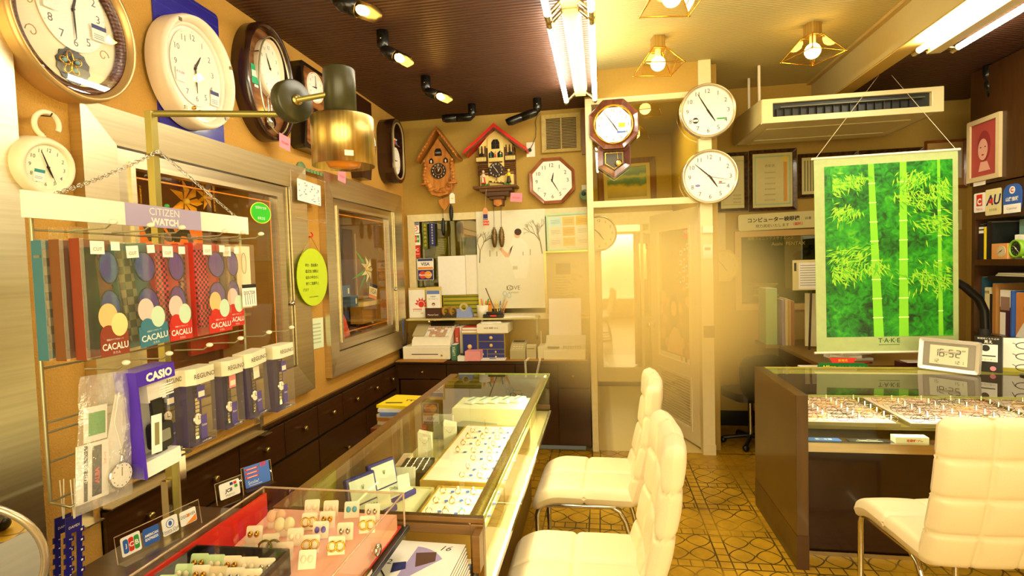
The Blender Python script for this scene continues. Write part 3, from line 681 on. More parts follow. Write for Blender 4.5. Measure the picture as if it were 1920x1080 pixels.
# ================================================================ left back wall
# small carved cuckoo clock
def pine_weight(x, y, z, l, r, m, par, chain_to):
    b = MB(m).lathe([(1e-4, -l/2), (r*.5, -l*.47), (r*.85, -l*.3), (r, 0), (r*.8, l*.3), (r*.35, l*.44), (r*.5, l*.47), (1e-4, l/2)], None, T(x, y, z) @ RX(-90), 10)
    for i in range(7):
        for k in range(8): b.ball((x+r*.95*cos(k*pi/4+i*.4)*(1-.05*(i-3)**2), y+(i-3)*l*.12, z+r*.95*sin(k*pi/4+i*.4)*(1-.05*(i-3)**2)), r*.2, m, I4, 5)
    b.build('pine_cone_weight', par)
    MB(hand).tube([(x, y+l/2, z), (x, chain_to, z-.01)], .0018, None, I4, 5).build('weight_chain', par)
bmat = mat('cone_black', '1a1710', .4, .3); bbr = mat('cone_bronze', '7a6236', .35, .6)
c = thing('cuckoo_clock', 'small carved orange-brown cuckoo clock with a steep plain roof', 'clock', (-1.315, BY, 2.24), 'B')
wdo2 = mat('orange_roof', 'b06a20', .5, noise=.15)
m = MB(wood_or).prism([(-.11, -.13), (-.07, -.19), (0, -.21), (.07, -.19), (.11, -.13), (.115, .10), (0, .27), (-.115, .10)], .005, .09); m.build('case', c, bev=.006)
for s in (-1, 1):
    MB(wdo2).add([(0, .33, 0), (s*.185, .085, 0), (s*.185, .105, 0), (0, .36, 0), (0, .33, .135), (s*.175, .085, .135), (s*.175, .105, .135), (0, .36, .135)], [(0, 1, 2, 3), (4, 5, 6, 7), (0, 1, 5, 4), (3, 2, 6, 7), (1, 2, 6, 5), (0, 3, 7, 4)]).build('roof_panel', c)
m = MB(wood_or)
for i in range(9):
    for s in (-1, 1): m.ball((s*(.012+i*.018), .325-i*.0255, .128), .011, None, I4, 6)
m.build('bargeboard', c)
MB(bmat).prism([(-.03, 0), (.03, 0), (.03, .04), (.018, .06), (-.018, .06), (-.03, .04)], .09, .096, None, T(0, .125, 0)).text('CUCKOO', .014, ivory, T(0, .15, .097), maxw=.045).build('cuckoo_door', c)
m = MB(bmat)
for s in (-1, 1): m.prism([(-.02, 0), (.02, 0), (.018, .03), (0, .045), (-.018, .03)], .09, .094, None, T(s*.062, .065, 0)).ball((s*.062, .08, .098), .008, ivory, I4, 8, (1, 1.8, 1))
m.build('window_figures', c)
nums = mat('bone_numerals', 'efe2bc', .5)
dial(c, .065, .065, .102, (11.98, 59), (.78, .22, nums), mat('dark_wood_dial', '2c1608', .5), ticks=False, hcol=nums, bold=.02)
MB(wood_or).lathe([(.030, 0), (.034, .004), (.030, .006)], None, T(0, 0, .102), 20).build('dial_ring', c)
m = MB(wood_or)
random.seed(3)
for i in range(30):
    a = rad(190+160*i/29); m.ball((.115*cos(a)+random.uniform(-.012, .012), -.04+.125*sin(a)+random.uniform(-.01, .01), .09), random.uniform(.014, .024), None, I4, 6, (1.3, .8, .9))
m.build('carved_leaves', c)
for s in (-1, 1):
    m = MB(wood_or)
    for i in range(6): m.ball((s*(.118+.006*sin(i)), -.085+i*.028, .10), .018, None, I4, 7)
    m.ball((s*.118, .085, .11), .014).box((s*.12, -.105, .10), (.06, .012, .06)); m.build('carved_figure', c)
MB(wood_or).prism([(-.05, 0), (-.035, -.045), (0, -.085), (.035, -.045), (.05, 0), (.02, .012), (-.02, .012)], .05, .07, None, T(.03, -.24, 0)).build('leaf_bob', c)
pine_weight(.085, -.345, .06, .14, .018, bmat, c, -.19); pine_weight(.012, -.46, .06, .15, .019, bmat, c, -.19)
m = MB(paper).prism([(-.022, -.04), (.022, -.04), (.022, .03), (.008, .045), (-.008, .045), (-.022, .03)], .12, .122, None, T(.115, -.235, 0)).box((.115, -.235, .1228), (.02, .01, .0005), yel).tube([(.115, -.19, .12), (.112, 0, .12)], .001, mat('string', 'cfc2a0', .8), I4, 4); m.build('hanging_tag', c)
# red roofed chalet clock
c = thing('cuckoo_clock', 'big chalet cuckoo clock with a bright red roof and dancing figures', 'clock', (-.828, BY, 2.235), 'B')
beam = stretch('chalet_dark_beam', '4a2a0c', '6e4416', (3, 40, 10), .5, 0, .1); plast = mat('chalet_plaster', 'e8cf7a', .6)
MB(beam).bb((-.15, -.14, 0), (.15, .17, .08)).build('case', c, bev=.004)
MB(plast).prism([(-.15, .17), (.15, .17), (.06, .27), (0, .31), (-.06, .27)], .02, .085).build('gable', c)
redr = mat('red_roof', 'd0281a', .35)
for s in (-1, 1):
    MB(redr).add([(0, .315, 0), (s*.255, .115, 0), (s*.262, .135, 0), (0, .345, 0), (0, .315, .16), (s*.255, .115, .16), (s*.262, .135, .16), (0, .345, .16)], [(0, 1, 2, 3), (4, 5, 6, 7), (0, 1, 5, 4), (3, 2, 6, 7), (1, 2, 6, 5), (0, 3, 7, 4)]).build('roof_panel', c, bev=.003)
m = MB(beam)
for s in (-1, 1):
    m.add([(0, .30, .15), (s*.24, .11, .15), (s*.245, .125, .15), (0, .32, .15), (0, .30, .158), (s*.24, .11, .158), (s*.245, .125, .158), (0, .32, .158)], [(0, 1, 2, 3), (4, 5, 6, 7), (0, 1, 5, 4), (3, 2, 6, 7)])
m.build('bargeboard', c)
MB(plast).bb((-.065, .01, .08), (.065, .25, .10)).prism([(-.065, .25), (.065, .25), (0, .30)], .08, .10).build('centre_panel', c)
MB(bmat).prism([(-.033, 0), (.033, 0), (.033, .05), (.018, .075), (-.018, .075), (-.033, .05)], .10, .106, None, T(0, .155, 0)).box((0, .19, .107), (.003, .07, .002), beam).box((0, .185, .107), (.06, .003, .002), beam).build('cuckoo_door', c)
m = MB(bmat)
for s in (-1, 1): m.prism([(-.022, 0), (.022, 0), (.022, .035), (0, .055), (-.022, .035)], .10, .103, None, T(s*.036, .085, 0))
m.build('balcony_opening', c)
skin = mat('painted_skin', 'e6b48a', .5)
def doll(par, x, y, z, h, dress, top, nm='figure', apron=None):
    b = MB(dress).lathe([(1e-4, 0), (h*.19, 0), (h*.15, h*.2), (h*.08, h*.52), (h*.10, h*.66), (h*.06, h*.74)], dress, T(x, y, z) @ RX(-90), 12)
    b.ball((x, y+h*.86, z), h*.095, skin, I4, 10).ball((x, y+h*.92, z-.002), h*.10, top, I4, 8, (1, .8, 1)).lathe([(h*.085, h*.45), (h*.115, h*.66), (h*.05, h*.75)], top, T(x, y, z) @ RX(-90), 10)
    for s in (-1, 1): b.tube([(x+s*h*.10, y+h*.68, z), (x+s*h*.17, y+h*.55, z+h*.05), (x+s*h*.08, y+h*.47, z+h*.13)], h*.028, top, I4, 6)
    for s in (-1, 1): b.tube([(x+s*h*.06, y+.0, z), (x+s*h*.06, y-h*.06, z)], h*.03, ink, I4, 6)
    if apron: b.prism([(-h*.08, 0), (h*.08, 0), (h*.05, h*.4), (-h*.05, h*.4)], z+h*.16, z+h*.165, apron, T(x, y+h*.03, 0))
    return b.build(nm, par)
doll(c, -.04, .088, .108, .042, grn, blu); doll(c, 0, .088, .112, .045, red, skin); doll(c, .042, .088, .108, .042, grn, ivory)
m = MB(plast)
for i in range(9): m.box((-.048+i*.012, .062, .118), (.010, .032, .004))
m.box((0, .046, .108), (.11, .006, .024), beam); m.build('balcony', c)
for s in (-1, 1):
    m = MB(beam)
    for i in range(5): m.box((s*.115-.03+i*.014, .155, .088), (.009, .06, .01), plast if i % 2 else beam)
    m.prism([(-.02, 0), (.02, 0), (.016, .02), (0, .032), (-.016, .02)], .094, .097, bmat, T(s*.12, .10, 0))
    for i in range(7): m.box((s*.12-.036+i*.012, .075, .108), (.009, .035, .004), plast)
    m.box((s*.12, .095, .1), (.09, .006, .03)).box((s*.12, .055, .1), (.09, .006, .03)); m.build('side_balcony', c)
m = MB(beam)
for i in range(6):
    pass
for s in (-1, 1):
    m = MB(beam)
    for i in range(6): m.tube([(s*.07, .035-i*.016, .085), (s*.155, .035-i*.016, .085)], .008, None, I4, 6)
    m.build('log_ends', c)
for s in (-1, 1): MB(plast).box((s*.105, -.085, .083), (.07, .11, .008)).build('lower_panel', c)
MB(plast).prism([(-.06, -.14), (.06, -.14), (.075, -.06), (-.075, -.06)], .08, .086).build('centre_lower_panel', c)
dial(c, .062, .062, .105, (4, 54), (.78, .22, nums), mat('dark_wood_dial', '2c1608', .5), ticks=False, hcol=nums, bold=.02, cy=-.015)
doll(c, -.105, -.125, .12, .11, red, ivory, 'woman_figure', ivory); doll(c, .105, -.125, .12, .11, mat('dark_trousers', '4a3a22', .6), yel, 'man_figure')
m = MB(beam).tube([(-.06, -.105, .1), (.06, -.125, .1)], .006, None, I4, 6).tube([(0, -.08, .1), (0, -.115, .1)], .004)
for i in range(4): m.ball((-.03+i*.025, -.11, .105), .010, plast, I4, 6)
m.build('log_trough', c)
m = MB(beam).bb((-.19, -.165, 0), (.17, -.145, .15)).bb((-.14, -.19, 0), (.13, -.165, .13)).bb((-.10, -.225, 0), (.10, -.19, .11)).bb((-.07, -.25, 0), (.06, -.225, .09)).bb((-.045, -.30, .0), (.045, -.25, .07)); m.build('stepped_base', c, bev=.003)
MB(wood_or).prism([(-.03, .0), (.03, 0), (.035, -.04), (0, -.06), (-.035, -.04)], .07, .075, None, T(0, -.25, 0)).build('base_shield', c)
m = MB(mat('bush_green', '4f7a24', .8))
for s in (-1, 1): 
    for i in range(3): m.ball((s*(.07+i*.02), -.137, .12), .012, None, I4, 6)
m.build('bushes', c)
for x in (-.03, .03):
    pine_weight(x-.005, -.56, .085, .17, .024, bbr, c, -.30)
m = MB(mat('salmon_tag', 'f09a6a', .6)).prism([(-.02, -.06), (.02, -.06), (.02, .03), (.008, .05), (-.008, .05), (-.02, .03)], .13, .132, None, T(-.095, -.37, 0)).box((-.095, -.395, .1328), (.036, .045, .0005), navy).text('¥26,000', .008, paper, T(-.095, -.41, .134)).box((-.09, -.445, .131), (.05, .035, .001), red, ).text('SALE', .016, paper, T(-.09, -.445, .1335)); m.tube([(-.095, -.32, .13), (-.08, -.17, .14)], .001, mat('string', 'cfc2a0', .8), I4, 4); m.build('hanging_sale_tag', c)
# ventilation grille
c0, ww, hh = ext('y', BY, 1016, 1089, 215, 286)
g = thing('ventilation_grille', 'square beige ventilation grille high on the back wall left of the transom', 'vent', (c0.x, BY, c0.z), 'B')
gm = mat('grille_paint', 'c2a858', .5, noise=.2); a = ww/2; b_ = hh/2
MB(gm).ring([(-a, -b_), (a, -b_), (a, b_), (-a, b_)], [(-a+.035, -b_+.03), (a-.035, -b_+.03), (a-.035, b_-.03), (-a+.035, b_-.03)], 0, .03, zi1=.015).build('frame', g)
MB(mat('vent_dark', '2a2210', .8)).bb((-a+.03, -b_+.03, .001), (a-.03, b_-.03, .003)).build('duct', g)
m = MB(gm)
for i in range(19): m.box((0, -b_+.04+i*(2*b_-.08)/18, .012), (2*a-.07, .004, .008))
m.box((0, 0, .014), (.008, 2*b_-.06, .01)); m.build('slats', g)
solo(MB(mat('brown_strip', '8a5c22', .5)).box((0, 0, .01), (.05, .36, .02)), 'wall_strip', 'narrow brown strip beside the ventilation grille', 'strip', (c0.x+a+.03, BY, c0.z), 'B')
# outlet and flex
g = thing('wall_outlet', 'white outlet plate with a dangling black flex under the spotlight', 'outlet', (-.553, BY, 2.385), 'B')
MB(cream).box((0, 0, .004), (.07, .12, .008)).build('plate', g, bev=.002)
MB(ink).tube([(-.005, -.005, .01), (-.005, -.005, .03)], .014).build('plug', g)
MB(mat('flex', '3a3222', .5)).tube([(-.005, -.005, .03), (.02, .04, .02), (.045, .10, .012), (.05, .17, .01), (.045, .22, .01), (.06, .26, .02), (.09, .285, .02)], .0025, None, I4, 6).build('cable', g)
# octagonal clock
def octo(r, k=1.0): return [(r*k*cos(rad(22.5+45*i)), r*k*sin(rad(22.5+45*i))) for i in range(8)]
c = thing('octagonal_clock', 'white-faced octagonal clock with a light wooden rim, right of the red-roofed clock', 'clock', (-.382, BY, 2.118), 'B', RZ(1))
wo_ = stretch('oak_rim', '7c3f16', 'a05a24', (10, 10, 40), .35, 0, .04, coat=.3)
MB(wo_).ring(octo(.202), octo(.172), 0, .05, zi1=.035).build('rim', c, bev=.006)
MB(dialw).prism(octo(.176), .01, .028).build('face_plate', c)
dial(c, .158, .158, .032, (12, 25), (.80, .19, ink), dialw, ticks=False, hs=.8)
lbl(c, -.09, -.075, .033, .05, .03, None, lines=1); lbl(c, .10, -.065, .033, .045, .03, None, lines=3, ind=navy)
# green desk bell with a tag at the frame
c = thing('key_machine', 'small green round gadget on the white partition beside the octagonal clock', 'gadget', (-.118, BY-.05, 1.985), 'B', group=None)
MB(mat('sage_green', '6f8a5a', .5)).lathe([(1e-4, 0), (.045, 0), (.045, .02), (.03, .03), (1e-4, .03)], None, T(0, 0, 0), 20).box((0, .05, .0), (.05, .06, .04), mat('pale_card', 'c9c09a', .6)).build('body', c)
MB(mat('dark_green_knob', '2c3a26', .4)).lathe([(1e-4, .03), (.018, .03), (.018, .045), (1e-4, .045)], None, T(-.01, .01, 0), 16).build('knob', c)
c['label'] = 'small sage green round device fixed at the wall corner beside the octagonal clock'
c.name = 'wall_device'
# ---------------------------------------------------------------- posters, stickers, papers on the window
def onwall(px0, px1, py0, py1, off=.012, v=BY): return ext('y', v-off, px0, px1, py0, py1)
c0, ww, hh = onwall(895, 1024, 394, 578, .035)
P0 = thing('jewelry_poster', 'pale poster with two bare trees, a man and the word LOVE', 'poster', tuple(c0), 'B')
MB(mat('poster_paper', 'e6e2c6', .5)).box((0, 0, 0), (ww, hh, .003)).build('sheet', P0)
m = MB(mat('tree_ink', '8a7a4a', .6)); random.seed(8)
def branch(m, x, y, a, l, r, d, lim):
    x2, y2 = x+l*cos(a), y+l*sin(a)
    x2 = max(-ww/2+.005, min(ww/2-.005, x2))
    m.tube([(x, y, .003), (x2, y2, .003)], r, None, I4, 4, sy=.3)
    if d > 0:
        for k in range(3): branch(m, x2, y2, a+random.uniform(-.75, .75), l*random.uniform(.55, .8), r*.6, d-1, lim)
branch(m, -ww/2+.02, -.02, 1.5, .10, .004, 4, 0); m.build('tree_print', P0); m = MB(mat('tree_ink', '8a7a4a', .6)); branch(m, ww/2-.03, .04, 1.7, .10, .004, 4, 0); m.build('tree_print', P0)
for x, h_ in ((-.18, .05), (-.12, .04), (.16, .05), (.10, .03)): MB(mat('tree_ink', '8a7a4a', .6)).box((x, .03+h_/2, .002), (.005, h_, .001)).build('far_tree_print', P0)
m = MB(skin).prism(circ(.026, 16, .032), .0016, .003, skin, T(.055, .205, 0)).prism(circ(.03, 14, .028), .003, .0034, mat('hair_print', '4a3018', .7), T(.062, .225, 0))
m.prism([(.02, .18), (.09, .17), (.14, .12), (.15, -.02), (.12, -.16), (.03, -.16), (.0, -.05), (-.03, .06)], .0014, .0018, mat('pale_shirt', 'efe9d2', .6))
m.prism([(.0, .10), (.02, .12), (-.03, .05), (-.08, .10), (-.10, .09), (-.05, .02), (-.02, .02)], .0018, .0024, skin); m.build('man_print', P0)
MB(mat('poster_ink', '5c5236', .6)).text('LOVE', .034, None, T(.01, -.235, .0018), maxw=.2).text('PLATINUM', .012, None, T(.01, -.275, .0018), maxw=.14).lathe([(.018, .0016), (.02, .0024), (.022, .0016)], None, T(-.02, -.235, 0), 24).box((.03, -.07, .0017), (.04, .03, .0004), mat('faint', 'cdc79e', .7)).build('lettering', P0)
c0, ww, hh = onwall(1025, 1109, 399, 470, .05)
P0 = thing('framed_calendar', 'mint-framed calendar notice hung at the right end of the desk window', 'calendar', tuple(c0), 'B', RZ(1))
MB(mat('mint_frame', 'b8dcae', .5)).ring([(-ww/2, -hh/2), (ww/2, -hh/2), (ww/2, hh/2), (-ww/2, hh/2)], [(-ww/2+.015, -hh/2+.015), (ww/2-.015, -hh/2+.015), (ww/2-.015, hh/2-.015), (-ww/2+.015, hh/2-.015)], 0, .012).build('frame', P0)
m = MB(mat('cal_paper', 'dfe0b4', .6)).bb((-ww/2+.01, -hh/2+.01, 0), (ww/2-.01, hh/2-.01, .004))
cc = ['c2e2d4', 'ecc46a', 'f0c030', 'e8dcb4', 'e8b85a', 'e6e0b0', 'e8d8b4', 'f0c060', 'e6dcb0']
for i in range(9): m.box((-ww*.3+(i % 3)*ww*.3, hh*.28-(i//3)*hh*.27, .0045), (ww*.27, hh*.23, .001), mat('cal_%d' % i, cc[i], .6)); [m.box((-ww*.3+(i % 3)*ww*.3, hh*.32-(i//3)*hh*.27-q*.012, .0052), (ww*.2, .003, .0006), mat('cal_line', 'a89a6a', .6)) for q in range(3)]
m.text('ワタナベカナニ', .014, mat('cal_line', 'a89a6a', .6), T(.03, -hh*.42, .0055), maxw=.14); m.build('sheet', P0)
c0, ww, hh = onwall(1022, 1106, 470, 590, .03)
P0 = thing('line_art_print', 'thin gold-framed line drawing print below the mint calendar', 'picture', tuple(c0), 'B')
MB(gold).ring([(-ww/2, -hh/2), (ww/2, -hh/2), (ww/2, hh/2), (-ww/2, hh/2)], [(-ww/2+.01, -hh/2+.01), (ww/2-.01, -hh/2+.01), (ww/2-.01, hh/2-.01), (-ww/2+.01, hh/2-.01)], 0, .012).build('frame', P0)
m = MB(mat('aged_print', 'c8b06a', .6)).bb((-ww/2+.01, -hh/2+.01, 0), (ww/2-.01, hh/2-.01, .004)); lm = mat('print_line', '7c6436', .6)
m.bb((-.09, .07, .0042), (.03, .16, .005), mat('print_tone', 'a08444', .6)); m.text('AMBROSE', .02, mat('blue_letter', '8a8a7a', .6), T(.02, .13, .006), maxw=.12)
for i in range(9): m.tube([(-.10, .05-i*.022, .005), (-.04, .045-i*.022, .005), (.0, .05-i*.022, .005)], .0012, lm, I4, 4)
random.seed(4)
for i in range(16):
    x, y = random.uniform(-.05, .1), random.uniform(-.17, .09); m.tube([(x+.03*cos(t_*.8)*(1+.3*sin(i)), y+.025*sin(t_*.7), .005) for t_ in range(7)], .001, lm, I4, 4)
m.build('print_sheet', P0)
def flatcard(px0, px1, py0, py1, base, fn, name, label, cat, off=.012, rz=0, v=BY, group=None, r=.006, th=.0016, ax='y', fr='B'):
    if ax == 'y': c0, w_, h_ = ext('y', v-off, px0, px1, py0, py1)
    else: c0, w_, h_ = ext('x', v+off if fr == 'L' else v-off, px0, px1, py0, py1)
    m = MB(base).prism(rrect(w_, h_, min(r, w_/3, h_/3), 3), 0, th)
    if fn: fn(m, w_, h_, th+.0005)
    return solo(m, name, label, cat, tuple(c0), fr, RZ(rz), group)
def bars(*rows):
    """rows: (yfrac, hfrac, wfrac, mat, text, tmat)"""
    def fn(m, w_, h_, z):
        for y, h, wf, mt, tx, tm in rows:
            if mt: m.box((0, y*h_, z), (w_*wf, h*h_, .0008), mt)
            if tx: m.text(tx, h_*h*.62, tm, T(0, y*h_, z+.0008), maxw=w_*wf*.88, bold=.02)
    return fn
orange = mat('orange_print', 'f08a18', .5); yp = mat('yellow_print', 'f2c81c', .5); olive = mat('olive_sticker', '5a6a1c', .5)
def nicos(m, w_, h_, z): m.box((0, h_*.3, z), (w_*.9, h_*.26, .001), navy).text('NICOS', h_*.13, paper, T(0, h_*.3, z+.0012), maxw=w_*.8).prism(circ(w_*.33, 20), z, z+.001, red, T(0, -h_*.12, 0)).prism(circ(w_*.25, 20), z, z+.0014, paper, T(0, -h_*.12, 0)).box((0, -h_*.12, z+.0016), (w_*.4, h_*.05, .0006), red, RZ(25))
def jcb(m, w_, h_, z):
    for i, (q, t_) in enumerate(((blu, 'J'), (red, 'C'), (grn, 'B'))): m.prism(rrect(w_*.26, h_*.62, w_*.08, 3), z, z+.001, q, T((i-1)*w_*.27, h_*.05, 0)).text(t_, h_*.2, paper, T((i-1)*w_*.27, h_*.05, z+.0015), bold=.03)
def mcard(m, w_, h_, z):
    m.box((0, 0, z), (w_*.94, h_*.94, .0006), navy).prism(circ(h_*.36, 24), z, z+.0012, mat('mc_red', 'd8402a', .5), T(-w_*.17, 0, 0)).prism(circ(h_*.36, 24), z, z+.0018, mat('mc_orange', 'f0a030', .5), T(w_*.17, 0, 0)).text('MasterCard', h_*.2, paper, T(0, 0, z+.003), maxw=w_*.9, bold=.02)
flatcard(771, 786, 415, 437, paper, nicos, 'card_sticker', 'white NICOS sticker, topmost in the column on the desk window', 'sticker')
flatcard(771, 788, 438, 460, paper, jcb, 'card_sticker', 'white JCB sticker in the column on the desk window', 'sticker')
flatcard(773, 788, 461, 483, red, bars((.15, .4, .9, None, 'DC', paper), (-.2, .04, .8, paper, None, None)), 'card_sticker', 'red DC sticker in the column on the desk window', 'sticker')
flatcard(782, 813, 485, 505, paper, bars((.38, .2, .9, navy, None, None), (0, .5, .8, None, 'VISA', navy), (-.38, .18, .9, orange, None, None)), 'card_sticker', 'VISA sticker on the desk window above the leaflet holders', 'sticker', .02)
flatcard(783, 813, 505.5, 525, paper, mcard, 'card_sticker', 'MasterCard sticker just under the VISA sticker', 'sticker', .02)
def vt(tx, bg): 
    def fn(m, w_, h_, z):
        for i, ch in enumerate(tx): m.text(ch, h_/len(tx)*.62, paper if bg == navy else yp, T(0, h_*.42-i*h_*.92/len(tx), z), maxw=w_*.7)
    return fn
flatcard(793, 801.5, 419, 467, olive, vt('鳥取市商店会', olive), 'shop_sticker', 'olive strip sticker with vertical yellow lettering on the desk window', 'sticker')
flatcard(805, 816, 418, 461, navy, vt('鳥取商店会会員章', navy), 'shop_sticker', 'navy strip sticker with vertical white lettering on the desk window', 'sticker')
flatcard(822, 873, 480, 553, paper, None, 'paper_sheet', 'blank cream sheet standing left against the desk window', 'paper', .03, r=.001)
flatcard(873.5, 896, 478, 552, mat('paper_b', 'eee8d4', .7), None, 'paper_sheet', 'blank cream sheet beside the LOVE poster', 'paper', .026, r=.001)
flatcard(864, 894, 407, 445, mat('orange_envelope', 'e8a838', .6), None, 'envelope', 'orange envelope behind the desk window glass', 'envelope', -.15, r=.001)
flatcard(818, 836, 446, 490, mat('grey_form', 'b8b48e', .7), bars(*[(y/10, .02, .8, lm, None, None) for y in range(-4, 5)]), 'paper_sheet', 'small grey form with rounded corner behind the desk window', 'paper', -.12, rz=-8, r=.02)
flatcard(864, 896, 466, 490, mat('grey_form', 'b8b48e', .7), bars(*[(y/8, .02, .7, lm, None, None) for y in range(-2, 3)]), 'paper_sheet', 'printed form low behind the desk window glass', 'paper', -.2, r=.002)
flatcard(831, 900, 553, 590, mat('yellow_chart', 'b8a818', .6), bars(*[(.4-.2*i, .06, .95, olive, None, None) for i in range(5)]), 'chart', 'yellow striped chart low on the wall behind the tape dispensers', 'chart', .012, r=.002)
# ---------------------------------------------------------------- shelf under the window
SZ = 1.02
sh = thing('wall_shelf', 'thin pale shelf on steel brackets under the desk window', 'shelf', (-.87, BY, SZ), 'F')
MB(mat('shelf_board', 'c9bb7a', .4)).bb((-.74, -.20, -.014), (.36, -.001, 0)).build('board', sh, bev=.002)
for x in (-.55, -.10, .33): MB(chrome).bb((x-.008, -.17, -.03), (x+.008, -.001, -.014)).bb((x-.008, -.018, -.20), (x+.008, -.001, -.014)).build('bracket', sh)
def onshelf(px_, d=.1): return at('y', BY-d, px_, 590).x
def leaflet(px_, wd, fn, lab, col=paper):
    x = onshelf(px_); r = thing('leaflet_holder', lab, 'leaflet holder', (x, BY-.12, SZ), 'B')
    return r
r = thing('leaflet_holder', 'leaflet stand with white sheets and a red sun, left end of the shelf', 'leaflet holder', (onshelf(784), BY-.11, SZ), 'B')
MB(mat('kraft_back', 'd8c070', .7)).box((0, .13, -.01), (.155, .25, .004)).build('back_card', r)
m = MB(paper).box((-.002, .12, .0), (.14, .235, .006))
for i in range(7): a_ = rad(-20+i*32); m.prism([(-.012, 0), (.012, 0), (0, .03)], .0032, .0038, red, T(.035+.03*cos(a_), .115+.03*sin(a_), 0) @ RZ(math.degrees(a_)-90))
m.prism(circ(.026, 16), .0032, .004, red, T(.035, .115, 0)).text('キャッシング', .012, ink, T(0, .06, .0038), maxw=.1).box((0, .075, .0035), (.08, .006, .001), red).text('OK', .012, red, T(.04, .04, .0038)); m.build('leaflets', r)
r = thing('leaflet_holder', 'brown leaflet box with white and blue leaflets, second on the shelf', 'leaflet holder', (onshelf(816), BY-.11, SZ), 'B')
MB(mat('brown_box', '4a2410', .5)).bb((-.065, 0, 0), (.065, .085, .05)).text('MasterCard', .014, paper, T(0, .03, .0515), maxw=.09).build('box', r)
m = MB(paper).box((0, .13, .02), (.115, .20, .01)).box((0, .215, .026), (.11, .03, .001), mat('pale_blue_print', '6a86c8', .6)).text('お客様の', .012, navy, T(0, .18, .027)).text('カードローン', .012, navy, T(0, .16, .027), maxw=.09).prism(circ(.014, 14), .0255, .0265, mat('hair_print', '4a3018', .7), T(0, .115, 0)).prism(circ(.010, 14), .0265, .027, skin, T(0, .11, 0)).box((0, .06, .026), (.11, .012, .001), mat('pale_blue_print', '6a86c8', .6)); m.build('leaflets', r)
MB(mat('kraft_back', 'd8c070', .7)).box((0, .14, .008), (.135, .24, .004)).build('back_card', r)
for px_, lab in ((836, 'brown roll tape dispenser on the shelf next to the brown leaflet box'), (850, 'narrow upright tape roll on the shelf left of the blue dispenser')):
    r = thing('tape_dispenser', lab, 'tape dispenser', (onshelf(px_), BY-.11, SZ), 'B'); rr_ = .04
    MB(mat('tape_brown', 'a87c34', .4)).ring(circ(rr_, 24), circ(rr_*.55, 24), -.012, .012, None, T(0, .055, 0) @ RY(50)).build('tape_roll', r)
    MB(mat('dispenser_dark', '3a2a14', .4)).prism([(-.035, 0), (.035, 0), (.03, .05), (.012, .03), (-.012, .03), (-.03, .06)], -.02, .02).build('stand', r)
bl = mat('powder_blue_plastic', '8d9cd8', .35)
r = thing('tape_dispenser', 'powder blue desk tape dispenser in the middle of the shelf', 'tape dispenser', (onshelf(872), BY-.11, SZ), 'B')
MB(bl).prism([(-.065, 0), (.07, 0), (.072, .02), (.055, .07), (.045, .09), (.03, .085), (.02, .06), (-.02, .05), (-.025, .07), (-.06, .075)], -.028, .028).build('body', r, bev=.004)
MB(mat('tape_clear', 'c8b878', .3)).ring(circ(.036, 24), circ(.02, 24), -.012, .012, None, T(-.005, .085, 0)).build('tape_roll', r)
r = thing('pen_cup', 'white cup of pens on the shelf', 'cup', (onshelf(906), BY-.12, SZ), 'F')
MB(cream).lathe([(1e-4, 0), (.042, 0), (.048, .10), (.045, .10), (.04, .004), (1e-4, .004)], None, I4, 24).build('cup', r)
MB(thin('clear_jar', 'fff6e0', 1, .02, .03)).lathe([(.035, 0), (.036, .12)], None, T(.11, .0, 0), 20)
for i, (x, a_, q) in enumerate(((-.01, -6, yel), (.0, 8, cream), (.015, 14, grn), (.02, -14, orange))): MB(q).tube([(x, 0, .01), (x+.14*sin(rad(a_)), .01*i, .15)], .005, None, I4, 8).build('pen', r)
r = thing('pen_jar', 'clear jar of coloured pens and scissors on the shelf beside the white cup', 'jar', (onshelf(937), BY-.11, SZ), 'F')
MB(thin('clear_jar', 'fff6e0', 1, .02, .03)).lathe([(1e-4, .002), (.04, .002), (.045, .11), (.043, .11)], None, I4, 20).build('jar', r)
for i, (a_, q, l_) in enumerate(((-22, mat('pencil_brown', '6a3a1c', .5), .24), (-8, yel, .15), (4, blu, .13), (12, red, .14), (20, orange, .13))): MB(q).tube([(-.02+i*.01, 0, .01), (-.02+i*.01+l_*sin(rad(a_)), .005*i, l_)], .004, None, I4, 8).build('pen', r)
m = MB(mat('pale_blue_handle', 'a8c4c4', .4)); m.ring(circ(.017, 16, .022), circ(.012, 16, .017), -.003, .003, None, T(.05, 0, .19) @ RX(90)).ring(circ(.017, 16, .022), circ(.012, 16, .017), -.003, .003, None, T(.085, 0, .175) @ RX(90)).tube([(.02, 0, .05), (.06, 0, .17)], .003, chrome).tube([(.02, 0, .05), (.05, 0, .18)], .003, chrome); m.build('scissors', r)
solo(MB(mat('orange_card', 'e8a030', .6)).box((0, .065, 0), (.062, .13, .004)).box((0, .1, .0025), (.04, .01, .001), red), 'box', 'thin orange packet standing behind the pens on the shelf', 'packet', (onshelf(916, .06), BY-.06, SZ), 'B')
r = thing('calculator', 'black calculator-like box lying on the shelf below the LOVE poster', 'calculator', (onshelf(927, .15), BY-.175, SZ), 'F')
MB(black).bb((-.085, -.02, 0), (.085, .015, .03)).bb((-.06, -.015, .03), (.08, .01, .05)).build('body', r, bev=.004)
MB(red).box((.0, -.0205, .018), (.05, .001, .012)).build('label_strip', r)
r = solo(MB(paper).box((0, 0, .004), (.26, .13, .008), None, RZ(4)).box((.02, .01, .011), (.22, .12, .005), mat('paper_b', 'eee8d4', .7), RZ(-5)), 'paper_stack', 'loose white papers lying on the right part of the shelf', 'papers', (onshelf(974, .12), BY-.12, SZ))
